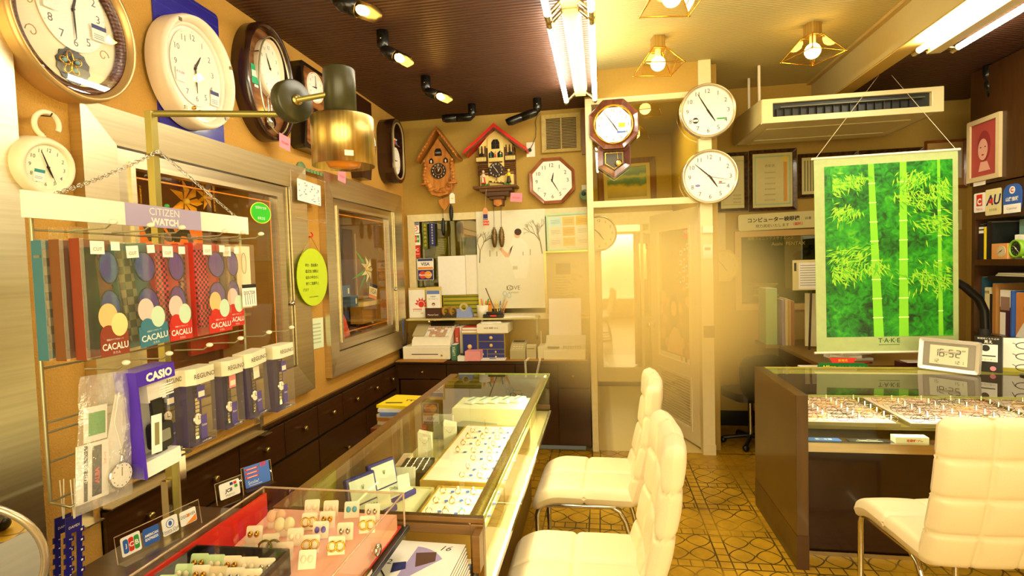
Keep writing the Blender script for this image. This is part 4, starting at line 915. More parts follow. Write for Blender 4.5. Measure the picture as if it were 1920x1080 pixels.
# ---------------------------------------------------------------- the corner desk
DZ = .705
d = thing('corner_desk', 'dark brown built-in desk with drawers below the desk window', 'desk', (-.87, BY, 0), 'F')
MB(wood_dk).bb((-.78, -.385, DZ-.025), (.765, -.001, DZ)).build('desktop', d, bev=.003)
MB(wood_dk).bb((-.50, -.34, .04), (.765, -.001, DZ-.025)).build('carcass', d)
MB(wood_dk).bb((-.78, -.36, .0), (-.76, -.001, DZ-.026)).build('side_panel', d)
for x0, x1, z0, z1, kx in ((-.76, -.36, .56, .675, -.55), (-.74, -.36, .38, .55, None), (-.355, .19, .56, .675, None), (.20, .52, .56, .675, None), (.525, .76, .50, .675, .64), (.525, .76, .06, .49, None)):
    o = MB(wood_dk).bb((x0, -.372, z0), (x1, -.35, z1)).build('drawer_front', d, bev=.002)
    if kx: MB(brass).lathe([(1e-4, 0), (.005, 0), (.005, .012), (.013, .018), (.013, .024), (1e-4, .03)], None, T(kx, -.372, (z0+z1)/2) @ RX(90), 14).build('knob', o)
solo(MB(mat('hardboard', 'b07828', .6)).bb((-.2, -.11, 0), (.2, .11, .006), None, RZ(-2)), 'clipboard', 'tan board sticking out over the desk edge under the cash register', 'board', (-1.42, 4.09, DZ), group=None)
solo(MB(mat('desk_mat', 'c08a34', .5)).bb((-.35, -.16, 0), (.35, .16, .004)), 'desk_mat', 'tan desk mat under the card terminals and the fax', 'mat', (-.47, 4.20, DZ))
Z1 = DZ+.0045
r = thing('cash_register', 'cream cash register with cash drawer on the left of the desk', 'cash register', (-1.39, 4.225, DZ+.0065), 'F')
MB(mat('register_plastic', 'f2ead2', .35)).bb((-.195, -.17, 0), (.195, .17, .105)).build('cash_drawer', r, bev=.008)
MB(ink).bb((-.12, -.1715, .04), (.10, -.171, .046)).lathe([(1e-4, 0), (.008, 0), (.008, .004), (1e-4, .004)], gold, T(.13, -.17, .035) @ RX(90), 12).build('drawer_slot', r)
MB(mat('register_plastic', 'f2ead2', .35)).prism([(-.14, .105), (.16, .105), (.16, .25), (.06, .25), (-.12, .15)], -.13, .19, None, Matrix(((0, 0, 1, 0), (1, 0, 0, 0), (0, 1, 0, 0), (0, 0, 0, 1)))).build('body', r, bev=.006)
Mx = T(0, -.03, .202) @ RX(29)
m = MB(mat('printer_cover', 'b8aa80', .3)).box((-.09, .02, .006), (.10, .16, .012), None, Mx); m.build('printer_cover', r)
m = MB(paper)
kc = [paper, mat('key_tan', 'c8a87a', .5), mat('key_pink', 'd8a890', .5)]; random.seed(2)
for i in range(7):
    for j in range(6): m.box((-.015+i*.028, -.055+j*.022, .008), (.024, .018, .008), random.choice(kc), Mx)
m.build('keypad', r)
MB(mat('display_dark', '2c2618', .2)).box((.08, .105, .012), (.20, .045, .02), None, Mx).build('display', r)
r = thing('cloth', 'orange pen and cord lying on the cash register drawer top', 'pen', (-1.36, 4.10, DZ+.112), 'F')
MB(orange).tube([(-.05, -.0, .006), (.03, .01, .006)], .005).tube([(.03, .01, .006), (.10, .0, .006), (.15, .015, .006)], .002, None, I4, 5).build('pen', r); r.name = 'pen'
bk = lambda x, w_, h_, q, t_, lab, y=4.15, d_=.2: solo(MB(q).bb((-w_/2, 0, 0), (w_/2, d_, h_)).bb((-w_/2+.003, .004, h_), (w_/2-.003, d_-.003, h_+.001), paper).text(t_, w_*.5, paper, T(0, -.001, h_*.6) @ RX(90) @ RZ(90), maxw=h_*.6), 'book', lab, 'book', (x, y, DZ+.0005))
bk(-1.166, .034, .245, mat('book_red', 'c8482c', .5), '辞典', 'upright red book beside the cash register, taller and behind', 4.18)
bk(-1.165, .042, .12, mat('book_green', '4a7a5a', .5), 'LUPEX', 'small green upright box in front of the red book', 4.07, .1)
solo(MB(paper).bb((-.015, 0, 0), (.015, .2, .25)).bb((-.012, -.001, .01), (.012, .0, .24), mat('paper_b', 'eee8d4', .7)), 'file', 'cream upright file between the red book and the blue drawers', 'file', (-1.130, 4.19, DZ+.0005))
bd = mat('drawer_blue', '2a2f7a', .5); kf = mat('kraft_frame', 'b89a3c', .6)
def blue_unit(x, w_, h_, fronts, lab):
    r = thing('desk_drawer_box', lab, 'drawer box', (x, 4.13, DZ+.0005), 'F')
    MB(kf).bb((-w_/2, 0, 0), (w_/2, .24, h_)).build('case', r)
    for x0, x1, z0, z1, kr in fronts:
        o = MB(bd).bb((x0+.003, -.006, z0+.003), (x1-.003, 0, z1-.003)).build('drawer_front', r)
        MB(mat('pale_wood_knob', 'e8c47a', .4)).ball(((x0+x1)/2, -.018, (z0+z1)/2), kr, None, I4, 12).build('knob', o)
    return r
blue_unit(-1.046, .125, .205, [(-.06, .06, .0, .20, .019)], 'blue single-door box with a big round knob on the desk')
blue_unit(-.872, .215, .205, [(-.105, .105, .14, .20, .014), (-.105, .105, .078, .14, .014), (-.105, -.035, 0, .078, .009), (-.035, .105, 0.039, .078, .008), (-.035, .105, 0, .039, .008)], 'blue chest of small drawers beside the single-door blue box')
for i, (q, lab) in enumerate(((mat('book_ochre', 'c8a040', .5), 'yellow-brown book, lower of two on the single-door blue box'), (mat('book_red', 'c8482c', .5), 'red book on top of the single-door blue box'))):
    solo(MB(q).bb((-.065, 0, 0), (.065, .19, .022)).bb((-.06, -.0005, .003), (.063, .185, .019), paper), 'book', lab, 'book', (-1.055+i*.006, 4.14, DZ+.2065+i*.023))
solo(MB(mat('white_box', 'efe8cc', .5)).bb((-.125, -.0, 0), (.125, .24, .07)).text('HCR 検眼 2015', .016, ink, T(-.01, -.001, .04) @ RX(90), maxw=.2), 'cardboard_box', 'white box with handwriting on top of the blue drawer chest', 'box', (-.86, 4.12, DZ+.2065))
solo(MB(paper).box((0, 0, .003), (.16, .12, .006), None, RZ(15)).box((.01, 0, .008), (.12, .1, .003), mat('paper_b', 'eee8d4', .7), RZ(-8)), 'paper_stack', 'loose papers on top of the white box', 'papers', (-.89, 4.22, DZ+.278))
solo(MB(mat('pink_box', 'ec9aa0', .5)).bb((-.06, -.05, 0), (.06, .05, .075)), 'box', 'pink open box in front of the blue drawers', 'box', (-1.0, 4.06, Z1+.0))
solo(MB(paper).bb((-.04, -.035, 0), (.04, .035, .04)).ball((.0, 0, .048), .012, ink, I4, 8, (1.5, 1, .6)).ball((-.02, .01, .046), .009, ink, I4, 8), 'box', 'small white open box left of the pink box', 'box', (-1.085, 4.06, DZ+.0005))
solo(MB(paper).box((0, 0, .003), (.19, .10, .006), None, RZ(3)).box((-.01, .0, .007), (.05, .02, .001), ink), 'paper_sheet', 'white papers lying before the blue drawers', 'papers', (-.845, 4.075, DZ+.005))
tp = mat('terminal_grey', 'b0a678', .4)
r = thing('card_terminal', 'grey credit card terminal with keypad beside the blue drawers', 'card terminal', (-.655, 4.14, Z1), 'F')
MB(tp).prism([(-.07, 0), (.10, 0), (.10, .13), (.02, .12), (-.07, .075)], -.06, .06, None, Matrix(((0, 0, 1, 0), (1, 0, 0, 0), (0, 1, 0, 0), (0, 0, 0, 1)))).build('body', r, bev=.005)
m = MB(ivory)
for i in range(4):
    for j in range(3): m.box((-.032+i*.021, -.048+j*.022, .082+j*.011), (.016, .015, .008), None)
m.build('keypad', r); MB(mat('display_dark', '2c2618', .2)).box((0, .04, .131), (.09, .035, .006), None, I4).build('display', r)
r = thing('telephone_handset', 'grey pin-pad handset with a coiled cord beside the fax', 'phone', (-.552, 4.12, Z1), 'F')
MB(mat('terminal_light', 'd0c698', .4)).box((0, 0, .055), (.075, .07, .11)).box((0, -.02, .1), (.072, .05, .03)).build('body', r, bev=.006)
MB(mat('display_dark2', '8a8460', .2)).box((0, -.037, .095), (.05, .002, .03)).build('display', r)
m = MB(ink)
for i in range(4):
    for j in range(4): m.box((-.022+i*.015, -.0362, .025+j*.013), (.009, .002, .008), mat('terminal_key', 'b8ac80', .5))
m.build('keys', r)
m = MB(cream)
for s in (0, 1):
    p0 = [(-.02, -.05, .01), (-.035, -.115, .0), (-.03, -.13, -.12)] if s == 0 else [(.07, -.05, .01), (.075, -.12, .0), (.045, -.13, -.12)]
    pts = []
    for i in range(90):
        t_ = i/89; a_ = Vector(p0[0]).lerp(Vector(p0[1]), min(1, t_*2)) if t_ < .4 else Vector(p0[1]).lerp(Vector(p0[2]), (t_-.4)/.6)
        pts.append(a_+Vector((.007*cos(i*1.1), .004*sin(i*1.1), .007*sin(i*1.1))))
    m.tube(pts, .0022, None, I4, 5)
m.build('coiled_cord', r)
r = thing('fax_machine', 'pale fax telephone with a tall paper sheet on the right of the desk', 'fax machine', (-.30, 4.19, Z1), 'F')
fx = mat('fax_plastic', 'e8dfb4', .4)
MB(fx).prism([(-.13, 0), (.15, 0), (.15, .15), (.10, .16), (.02, .10), (-.12, .07)], -.15, .165, None, Matrix(((0, 0, 1, 0), (1, 0, 0, 0), (0, 1, 0, 0), (0, 0, 0, 1)))).build('body', r, bev=.006)
MB(paper).add([(-.13, .10, .12), (.13, .10, .12), (.13, .17, .45), (-.13, .17, .45), (-.13, .104, .12), (.13, .104, .12), (.13, .174, .45), (-.13, .174, .45)], [(0, 1, 2, 3), (4, 5, 6, 7), (0, 1, 5, 4), (2, 3, 7, 6), (1, 2, 6, 5), (0, 3, 7, 4)]).build('paper', r)
MB(fx).box((-.175, -.0, .05), (.05, .2, .09)).tube([(-.19, .06, .09), (-.19, .06, .20)], .005).build('handset', r, bev=.005)
m = MB(mat('fax_keys', 'c4b88a', .5)).box((-.08, -.07, .09), (.09, .03, .004), mat('display_dark2', '8a8460', .2), RX(0))
for i in range(8):
    for j in range(2): m.box((.0+i*.018, -.085+j*.03, .083+j*.009), (.012, .012, .006))
m.build('keypad', r)
r = thing('pen_holder', 'dark pen stand with blue pens in the corner left of the cash register', 'pen holder', (-1.632, 4.20, DZ), 'F')
MB(black).lathe([(1e-4, 0), (.032, 0), (.032, .11), (.030, .11), (.034, .005), (1e-4, .005)], None, I4, 16).build('cup', r)
for i, (q, a_) in enumerate(((blu, 4), (cream, -4), (blu, -8), (ink, 8))): MB(q).tube([(.006*i-.01, 0, .01), (.006*i-.01+.2*sin(rad(a_)), .006*i, .2+.06*(i == 0)*2)], .004, None, I4, 8).build('pen', r)
solo(MB(cream).box((0, 0, .004), (.06, .1, .008), None).box((0, 0, .02), (.03, .04, .03), mat('yellow_plug', 'e8b020', .4)), 'wall_socket', 'socket with a yellow plug behind the cash register', 'socket', (-1.50, BY, .87), 'B')

# ================================================================ door plane
wal = stretch('walnut_clock_case', '4a1f0e', '6a3018', (30, 4, 30), .3, 0, .03, coat=.35)
c = thing('pendulum_clock', 'walnut octagonal wall clock with a swinging brass pendulum on the transom frame', 'clock', (.108, DY-.022, 2.445), 'B')
MB(wal).ring(octo(.192), octo(.135), 0, .075, zi1=.05).build('octagonal_rim', c, bev=.006)
oval_rim(c, .143, .143, .012, .072, gold, 'brass_bezel')
dial(c, .132, .132, .045, (4, 54), (.80, .17, ink), dialw, ticks=12)
MB(yel).box((.06, -.005, .048), (.045, .03, .001)).box((.055, -.055, .048), (.06, .012, .001), blu).box((-.07, -.05, .048), (.06, .035, .001), paper).build('stickers', c)
pt = [(-.118, -.15), (.118, -.15), (.118, -.30), (0, -.385), (-.118, -.30)]; pi2 = [(-.075, -.19), (.075, -.19), (.075, -.28), (0, -.33), (-.075, -.28)]
MB(wal).ring(pt, pi2, 0, .055, zi1=.035).build('pendulum_case', c, bev=.005)
MB(mat('case_dark', '4a4230', .4)).prism([(x*1.02, y) for x, y in pi2], .0, .012).build('case_back', c)
m = MB(gold).ring([(x*.86, -.25+(y+.25)*.86) for x, y in pi2], [(x*.8, -.25+(y+.25)*.8) for x, y in pi2], .03, .031); m.build('gilt_line', c)
m = MB(brass).tube([(.02, -.18, .02), (.028, -.255, .02)], .003, None, I4, 6).lathe([(1e-4, .03), (.02, .028), (.027, .022), (.02, .018), (1e-4, .018)], None, T(.032, -.275, 0), 20); m.build('pendulum', c)
alum = mat('champagne_rim', 'cfc0a0', .22, .7)
for px0, px1, py0, py1, hm, sc_, lab in ((1275, 1381, 155, 259, (4, 55), None, 'round silver-rimmed wall clock, upper of two on the white post'), (1279, 1385, 279, 383, (4, 52), 17, 'round silver-rimmed wall clock, lower of two on the white post')):
    c0, ww, hh = ext('y', DY-.07, px0, px1, py0, py1)
    c = thing('wall_clock', lab, 'clock', (c0.x, DY-.031, c0.z), 'B')
    r0 = (ww+hh)/4
    oval_rim(c, r0, r0, .022, .05, alum); MB(cream).prism(circ(r0*.9, 32), 0, .025).build('body', c)
    dial(c, r0*.90, r0*.90, .034, hm, (.80, .17, mat('thin_ink', '2e2a20', .6)), mat('bright_dial', 'f6f2e8', .5), ticks=12, sec=sc_, tick_r=.97)
    if sc_ is None: MB(mat('olive_sticker', '5a6a1c', .5)).prism(octo(.022), .035, .036, ink, T(-.085, -.065, 0)).box((-.085, -.065, .0365), (.034, .014, .001), paper).box((.09, -.06, .0355), (.06, .010, .001), grn).build('stickers', c)
    else: MB(ink).box((.08, -.05, .0355), (.05, .004, .001)).box((.07, -.04, .0355), (.02, .010, .001), red).build('printed_mark', c); MB(mat('violet_logo', '7a74c8', .5)).prism(circ(.018, 16, .009), .035, .036, None, T(-.085, -.06, 0)).build('printed_mark', c)

solo(MB(mat('switch_box', '5a4418', .5)).box((0, 0, .006), (.075, .085, .012)), 'notice_plate', 'small dark plate fixed low on the white post', 'plate', (.765, DY-.022, .915), 'B')
m = MB(cream).box((0, 0, .01), (.07, .05, .02)); solo(m, 'wall_switch', 'pale switch box on the white post below the lower round clock', 'switch', (.762, DY-.022, 1.66), 'B')
solo(MB(paper).box((0, 0, .002), (.065, .10, .002)).box((0, .02, .0035), (.04, .02, .001), mat('cal_line', 'a89a6a', .6)), 'post_note', 'pale note taped to the white post at eye level', 'note', (.762, DY-.022, 1.50), 'B')
# painting in the hallway
c0, ww, hh = ext('y', 6.29, 1122, 1229, 298, 385)
p_ = thing('landscape_painting', 'framed landscape with yellow fields and blue hills seen through the transom', 'painting', (c0.x, 6.299, c0.z), 'B', RZ(1))
MB(wood_red).ring([(-ww/2, -hh/2), (ww/2, -hh/2), (ww/2, hh/2), (-ww/2, hh/2)], [(-ww/2+.06, -hh/2+.06), (ww/2-.06, -hh/2+.06), (ww/2-.06, hh/2-.06), (-ww/2+.06, hh/2-.06)], 0, .04, zi1=.02).build('frame', p_)
MB(mat('pale_mount', 'cbb274', .6)).ring([(-ww/2+.06, -hh/2+.06), (ww/2-.06, -hh/2+.06), (ww/2-.06, hh/2-.06), (-ww/2+.06, hh/2-.06)], [(-ww/2+.10, -hh/2+.09), (ww/2-.10, -hh/2+.09), (ww/2-.10, hh/2-.09), (-ww/2+.10, hh/2-.09)], 0, .02).build('mount', p_)
cv, t_, b_ = nt('painted_landscape'); N = t_.nodes; L = t_.links
tc = N.new('ShaderNodeTexCoord'); sp = N.new('ShaderNodeSeparateXYZ'); L.new(tc.outputs['Object'], sp.inputs[0]); nz = N.new('ShaderNodeTexNoise'); nz.inputs['Scale'].default_value = 9; nz.inputs['Detail'].default_value = 6; L.new(tc.outputs['Object'], nz.inputs[0])
ad = N.new('ShaderNodeMath'); ad.operation = 'MULTIPLY_ADD'; ad.inputs[1].default_value = .12; L.new(nz.outputs['Fac'], ad.inputs[0]); L.new(sp.outputs[1], ad.inputs[2])
mr = N.new('ShaderNodeMapRange'); mr.inputs[1].default_value = -hh/2+.14; mr.inputs[2].default_value = hh/2-.04; L.new(ad.outputs[0], mr.inputs[0])
cr = N.new('ShaderNodeValToRGB'); L.new(mr.outputs[0], cr.inputs[0])
e = cr.color_ramp; e.elements[0].color = lin('8a7a1c')+(1,); e.elements[1].color = lin('7aa0a0')+(1,)
for q, cc_ in ((.2, 'b89a24'), (.38, 'c8ac3a'), (.5, '4a6a3a'), (.6, '5a8a8a'), (.7, 'b8b878'), (.8, '3a6a88')): e.elements.new(q).color = lin(cc_)+(1,)
L.new(cr.outputs[0], b_.inputs['Base Color']); b_.inputs['Roughness'].default_value = .5
MB(cv).bb((-ww/2+.09, -hh/2+.08, 0), (ww/2-.09, hh/2-.08, .008)).build('canvas', p_)
area('hallway_fill_light', (.35, 5.1, 2.84), (0, 0, 0), .3, .8, 16, TUBE)  # fill light added to brighten the hallway and its painting
c0, ww, hh = ext('y', 6.2, 1095, 1152, 404, 471)
c = thing('wall_clock', 'pale round clock imitating a mirror reflection beyond the doorway, half hidden by the white frame', 'clock', (c0.x, 6.239, c0.z), 'B')  # solid clock added in place of a reflection in the hall mirror
oval_rim(c, hh/2, hh/2, .02, .04, alum); dial(c, hh/2*.9, hh/2*.9, .03, (4, 52), (.80, .15, ink), dialc, ticks=False)
# the open louvred door
Md = Matrix(((.344, 0, -.939, .452), (-.939, 0, -.344, 4.965), (0, 1, 0, .012), (0, 0, 0, 1)))
dw = mat('door_paint', 'e9ddb8', .45)
DW, DH = .83, 1.83
def rect(x0, x1, y0, y1): return [(x0, y0), (x1, y0), (x1, y1), (x0, y1)]
dr = MB(dw)
for q in ((0, .13, 0, DH), (DW-.14, DW, 0, DH), (.13, DW-.14, DH-.14, DH), (.13, DW-.14, .50, .60), (.13, DW-.14, 0, .10)): dr.bb((q[0], q[2], -.018), (q[1], q[3], .018))
for (a_, b2, z0, z1) in ((.13, DW-.14, .60, DH-.14), (.13, DW-.14, .10, .50)): dr.ring(rect(a_-.012, b2+.012, z0-.012, z1+.012), rect(a_+.012, b2-.012, z0+.012, z1-.012), -.022, .024)
door = struct(dr, 'door_1', M=Md)
MB(thin('door_glass', 'f2ecc8', 1, .02, .03)).bb((.13, .60, -.002), (DW-.14, DH-.14, .002)).build('pane', door)
m = MB(dw)
for i in range(17): m.box((DW/2-.005, .12+i*.0225, 0), (DW-.27, .024, .004), None, T(DW/2-.005, .12+i*.0225, 0) @ RX(35) @ T(-DW/2+.005, -.12-i*.0225, 0))
m.build('louvres', door)
MB(chrome).tube([(.055, .86, .018), (.055, .86, .05)], .010).ball((.055, .86, .065), .024, None, I4, 14).lathe([(1e-4, .018), (.03, .018), (.03, .024), (1e-4, .026)], None, T(.055, .86, 0), 20).build('door_knob', door)
for z in (.25, 1.60): MB(mat('hinge_paint', 'd8cba0', .4, .3)).box((DW+.005, z, .02), (.04, .09, .004)).build('hinge', door)
def dflat(m, name, lab, cat, **k):
    o = m.build(name, None, Md @ T(0, 0, .0)); o['label'] = lab; o['category'] = cat; return o
m = MB(mat('poster_dark', '8a6a38', .6)).bb((.14, .65, .0035), (.675, 1.16, .005))
hair = mat('hair_print', '4a3018', .7)
random.seed(9)
for i in range(26): m.prism(circ(random.uniform(.025, .05), 10), .005, .0055+i*.00002, [mat('petal_a', 'c88a5a', .6), mat('petal_b', 'a86a3a', .6), mat('petal_c', 'd8a86a', .6)][i % 3], T(random.choice([random.uniform(.17, .30), random.uniform(.50, .645)]), random.uniform(.68, 1.13), 0))
m.prism(circ(.085, 20, .15), .0062, .0066, hair, T(.40, 1.0, 0)).prism([(-.15, -.24), (.12, -.24), (.10, -.10), (.04, -.03), (-.02, -.02), (-.10, -.10)], .0068, .007, skin, T(.42, .90, 0)).prism(circ(.045, 20, .062), .0072, .0076, skin, T(.40, 1.03, 0))
for s in (-1, 1): m.prism(circ(.007, 8, .003), .0078, .008, ink, T(.40+s*.018, 1.04, 0))
m.prism(circ(.010, 8, .004), .0078, .008, red, T(.40, 1.0, 0))
m.bb((.14, .61, .0035), (.675, .65, .005), paper)
for i in range(2): m.prism([(-.012, 0), (.012, 0), (.018, .03), (.006, .06), (-.006, .06), (-.018, .03)], .005, .0056, [mat('petal_a', 'c88a5a', .6), hair][i], T(.52+i*.07, .614, 0))
dflat(m, 'woman_poster', 'poster of a long-haired woman among flowers on the open door', 'poster')

m = MB(red).bb((.56, 1.60, .0035), (.655, 1.69, .005)).text('yes', .045, paper, T(.608, 1.645, .0055), bold=.02); dflat(m, 'yes_sticker', 'red square sticker reading yes at the top of the door glass', 'sticker')
m = MB(mat('faint_letters', '9a8a58', .6)).text('Your Room', .05, None, T(.40, 1.53, .0035), maxw=.3); dflat(m, 'window_lettering', 'faint lettering across the upper part of the door glass', 'lettering')
random.seed(11)
for i in range(14):
    m = MB([paper, blu, paper, orange, red][i % 5]).bb((0, 0, .0035), (.035, .04, .005)).bb((.006, .01, .005), (.028, .03, .0055), [red, paper, blu, paper, paper][i % 5])
    o = m.build('small_sticker', None, Md @ T(.60-(i % 3)*.055+(i % 2)*.01-(.0 if i > 4 else -.02), 1.52-i*.026, 0)); o['label'] = 'tiny card-company sticker in the column on the door glass'; o['category'] = 'sticker'; o['group'] = 'tiny stickers on the door glass'
# ================================================================ right back wall
def frame_pic(px0, px1, py0, py1, fm, pm, deco, name, lab, cat='framed certificate', v=4.83, wdt=.03, rz=0):
    c0, w_, h_ = ext('y', v-.02, px0, px1, py0, py1)
    r = thing(name, lab, cat, (c0.x, v, c0.z), 'B', RZ(rz))
    MB(fm).ring(rect(-w_/2, w_/2, -h_/2, h_/2), rect(-w_/2+wdt, w_/2-wdt, -h_/2+wdt, h_/2-wdt), 0, .028, zi1=.012).build('frame', r, bev=.003)
    m = MB(pm).bb((-w_/2+wdt*.8, -h_/2+wdt*.8, 0), (w_/2-wdt*.8, h_/2-wdt*.8, .008)); deco(m, w_, h_, .0085); m.build('sheet', r)
    return r
dkf = stretch('certificate_frame', '2e1a08', '5a3a18', (40, 40, 40), .3, .2, .2, coat=.3); cert = mat('aged_certificate', 'd8ca86', .6)
fade = mat('faint_ink', '8a8450', .6)
def cdeco(m, w_, h_, z):
    m.ring(rect(-w_*.38, w_*.38, -h_*.40, h_*.40), rect(-w_*.355, w_*.355, -h_*.38, h_*.38), z, z+.0006, mat('pale_green_border', 'a8c48a', .6))
    m.text('表彰状', h_*.05, fade, T(-.02, h_*.24, z+.0005)); 
    for i in range(6): m.text('認定証書'[i % 4]*7, h_*.022, fade, T(-.02, h_*(.13-.09*i), z+.0005), maxw=w_*.5)
    m.box((w_*.27, -.01, z+.0006), (w_*.07, h_*.66, .001), mat('gold_ribbon', 'd89a20', .4)).prism(circ(w_*.07, 16), z+.001, z+.003, mat('gold_seal', 'e8d060', .3, .4), T(w_*.27, h_*.34, 0))
def pdeco(m, w_, h_, z):
    m.ring(rect(-w_*.3, w_*.36, -h_*.38, h_*.36), rect(-w_*.295, w_*.355, -h_*.375, h_*.355), z, z+.0004, fade)
    for i in range(3): m.text('認定店証', h_*.03, fade, T(w_*.15, -h_*(.22+.06*i), z+.0005), maxw=w_*.4)
def vdeco(m, w_, h_, z):
    for i in range(6): m.box((-w_*.38+i*.022, 0, z), (.012, h_*.7, .0005), fade)
    m.box((w_*.1, 0, z), (w_*.4, h_*.75, .0005), mat('certificate_fill', 'c8b468', .6))
frame_pic(1345, 1403, 286, 397, dkf, cert, pdeco, 'framed_certificate', 'dark-framed certificate partly hidden behind the lower round clock')
frame_pic(1405, 1494, 280, 395, dkf, cert, cdeco, 'framed_certificate', 'dark rope-framed certificate with a gold ribbon and seal')
frame_pic(1497, 1608, 286, 369, dkf, cert, vdeco, 'framed_certificate', 'dark-framed wide certificate right of the ribboned one, half behind the hanging scroll')
frame_pic(1612, 1731, 279, 352, dkf, mat('orange_sheet', 'd8a048', .6), vdeco, 'framed_certificate', 'dark-framed certificate showing only its top edge above the hanging scroll')
frame_pic(1735, 1813, 262, 352, wo_, mat('tan_mount', 'c8a25a', .6), lambda m, w_, h_, z: m.bb((-w_*.25, -h_*.3, z), (w_*.4, h_*.32, z+.001), paper), 'framed_picture', 'light wooden frame with a white sheet in the right corner', 'picture', wdt=.02)
def sdeco(m, w_, h_, z):
    m.text('コンピューター検眼機', h_*.30, mat('sign_brown', '3a2c10', .6), T(-w_*.04, h_*.12, z), maxw=w_*.70, bold=.03).text('設置', h_*.16, mat('sign_brown', '3a2c10', .6), T(w_*.40, h_*.08, z)).text('視力測定いたします', h_*.2, mat('sign_brown', '3a2c10', .6), T(-w_*.06, -h_*.25, z), maxw=w_*.5).text('（無料）', h_*.2, red, T(w_*.27, -h_*.22, z), maxw=w_*.2, bold=.02)
flatcard(1384, 1530, 399, 430, mat('sign_cream', 'ddd08a', .5), sdeco, 'optician_sign', 'cream Japanese sign advertising computer eye testing below the certificates', 'sign', .035, v=4.83, r=.02, th=.004, rz=1)
c = thing('octagonal_clock', 'plain faint yellow octagonal clock at eye level just right of the white post', 'clock', (1.02, 4.83, 1.385), 'B')
MB(mat('faint_yellow_clock', 'd8b044', .5)).prism(octo(.145), 0, .035).build('body', c, bev=.004)  # faint yellow body, close in tone to its face and ink
dial(c, .12, .12, .038, (4, 53), (.80, .13, mat('pale_brown_ink', 'a8904a', .6)), mat('yellow_face', 'dcc060', .5), ticks=False, hcol=mat('pale_brown_ink', 'a8904a', .6))
solo(MB(mat('pale_strip', 'd8c07a', .6)).box((0, 0, .003), (.12, .34, .006)).box((-.035, .04, .012), (.05, .035, .012), mat('brown_knot', '5a3a1c', .5)), 'wall_calendar', 'pale hanging calendar sheet above the faint yellow octagonal clock', 'calendar', (.99, 4.83, 1.665), 'B')
m = MB(mat('faint_orange', 'b8a030', .6)).text('検眼フェニックスサイエンス', .03, None, T(0, .03, .001), maxw=.36).text('Asahi  PENTAX', .028, None, T(.14, -.02, .001), maxw=.3)
solo(m, 'glass_lettering', 'faint orange maker lettering on the green window glass under the sign', 'lettering', (1.40, 4.83-.034, 1.575), 'B')
# things in the small room behind the glass
m = MB(mat('dark_apparatus', '2a2412', .5)).ball((0, .05, 0), .05).ball((.06, .08, 0), .04).box((.03, .0, 0), (.14, .04, .06)).ball((.1, .12, 0), .025)
solo(m, 'eye_test_device', 'dark eye-testing apparatus inside the small window, left of the hanging scroll', 'device', (1.68, 4.97, 1.40), 'B')
random.seed(6)
for i in range(8):
    solo(MB([cert, paper, mat('grey_form', 'b8b48e', .7)][i % 3]).box((0, 0, 0), (.16+.03*sin(i), .10, .012), None, RZ(6*sin(i*2))), 'paper_bundle', 'thin bundle in the pile of papers behind the green window glass', 'papers', (1.42, 5.02, 1.095+i*.0165), group='paper bundles behind the green window')
c0, ww, hh = ext('y', 4.70, 1487, 1540, 490, 541)
# ---------------------------------------------------------------- cluttered desk in the right corner
r = thing('work_desk', 'cluttered dark wooden work desk in the corner behind the hanging scroll', 'desk', (1.9, 4.3, 0))
SD = .745
MB(mat('work_top', '8a6a2c', .4)).bb((-.52, -.62, SD-.025), (.58, .52, SD)).bb((-.62, .22, SD-.0255), (-.52, .52, SD)).build('desktop', r)
MB(wood_dk).bb((-.46, -.58, SD-.19), (.57, .5, SD-.17)).build('under_shelf', r)
for x in (-.44, .55): MB(wood_dk).bb((x, -.55, 0), (x+.03, .5, SD-.025)).build('leg_panel', r)
MB(wood_dk).bb((-.41, .46, .1), (.55, .49, SD-.03)).build('back_panel', r)
def book(x, y, w_, h_, d_, q, lab, z=SD, name='folder', cat='folder', rz=0, grp=None, extra=None):
    m = MB(q).bb((-w_/2, 0, 0), (w_/2, d_, h_)).bb((-w_/2+.003, .003, h_-.001), (w_/2-.003, d_-.003, h_+.0015), paper)
    if extra: extra(m, w_, h_)
    return solo(m, name, lab, cat, (x, y, z), 'F', RZ(rz), grp)
book(1.335, 4.56, .085, .45, .2, mat('mint_folder', '8fc07a', .5), 'upright mint green folder at the left end of the corner desk')
for i, (q, h_) in enumerate(((mat('violet_folder', '8a7aa0', .5), .36), (mat('cream_folder', 'dcc488', .6), .37), (mat('tan_folder', 'c89a4a', .6), .36), (mat('rust_folder', 'a8622c', .6), .35))):
    book(1.405+i*.024, 4.5, .02, h_, .2, q, ['violet', 'cream', 'tan', 'rust brown'][i]+' folder leaning in the row right of the mint folder', rz=-4)
solo(MB(mat('card_white', 'e2d9a8', .6)).box((0, .20, 0), (.36, .40, .006), None, RZ(-3) @ RX(-8)).box((.06, .16, .0045), (.26, .22, .001), mat('green_picture', '4a9a2c', .5), RZ(-3) @ RX(-8)), 'picture_board', 'large cream board with a green picture leaning behind the paper pile', 'board', (1.68, 4.32, SD+.015), 'B')
random.seed(12)
for i in range(9):
    w_ = random.uniform(.16, .30)
    solo(MB([paper, mat('pale_blue_print', '6a86c8', .6), mat('paper_b', 'eee8d4', .7), cert][[0, 2, 0, 1, 2, 3, 0, 2, 0][i]]).box((0, 0, 0), (w_, .18, .017), None, RZ(random.uniform(-20, 20))), 'paper_bundle', 'bundle in the untidy pile of papers on the corner desk', 'papers', (1.62+random.uniform(-.03, .03), 3.92, SD+.010+i*.0192), group='paper bundles on the corner desk')
solo(MB(red).tube([(-.06, 0, 0), (.05, .01, 0)], .005).tube([(.05, .01, 0), (.07, .012, 0)], .004, ink), 'pen', 'red and black pen lying on the front of the corner desk', 'pen', (1.63, 3.73, SD+.006))
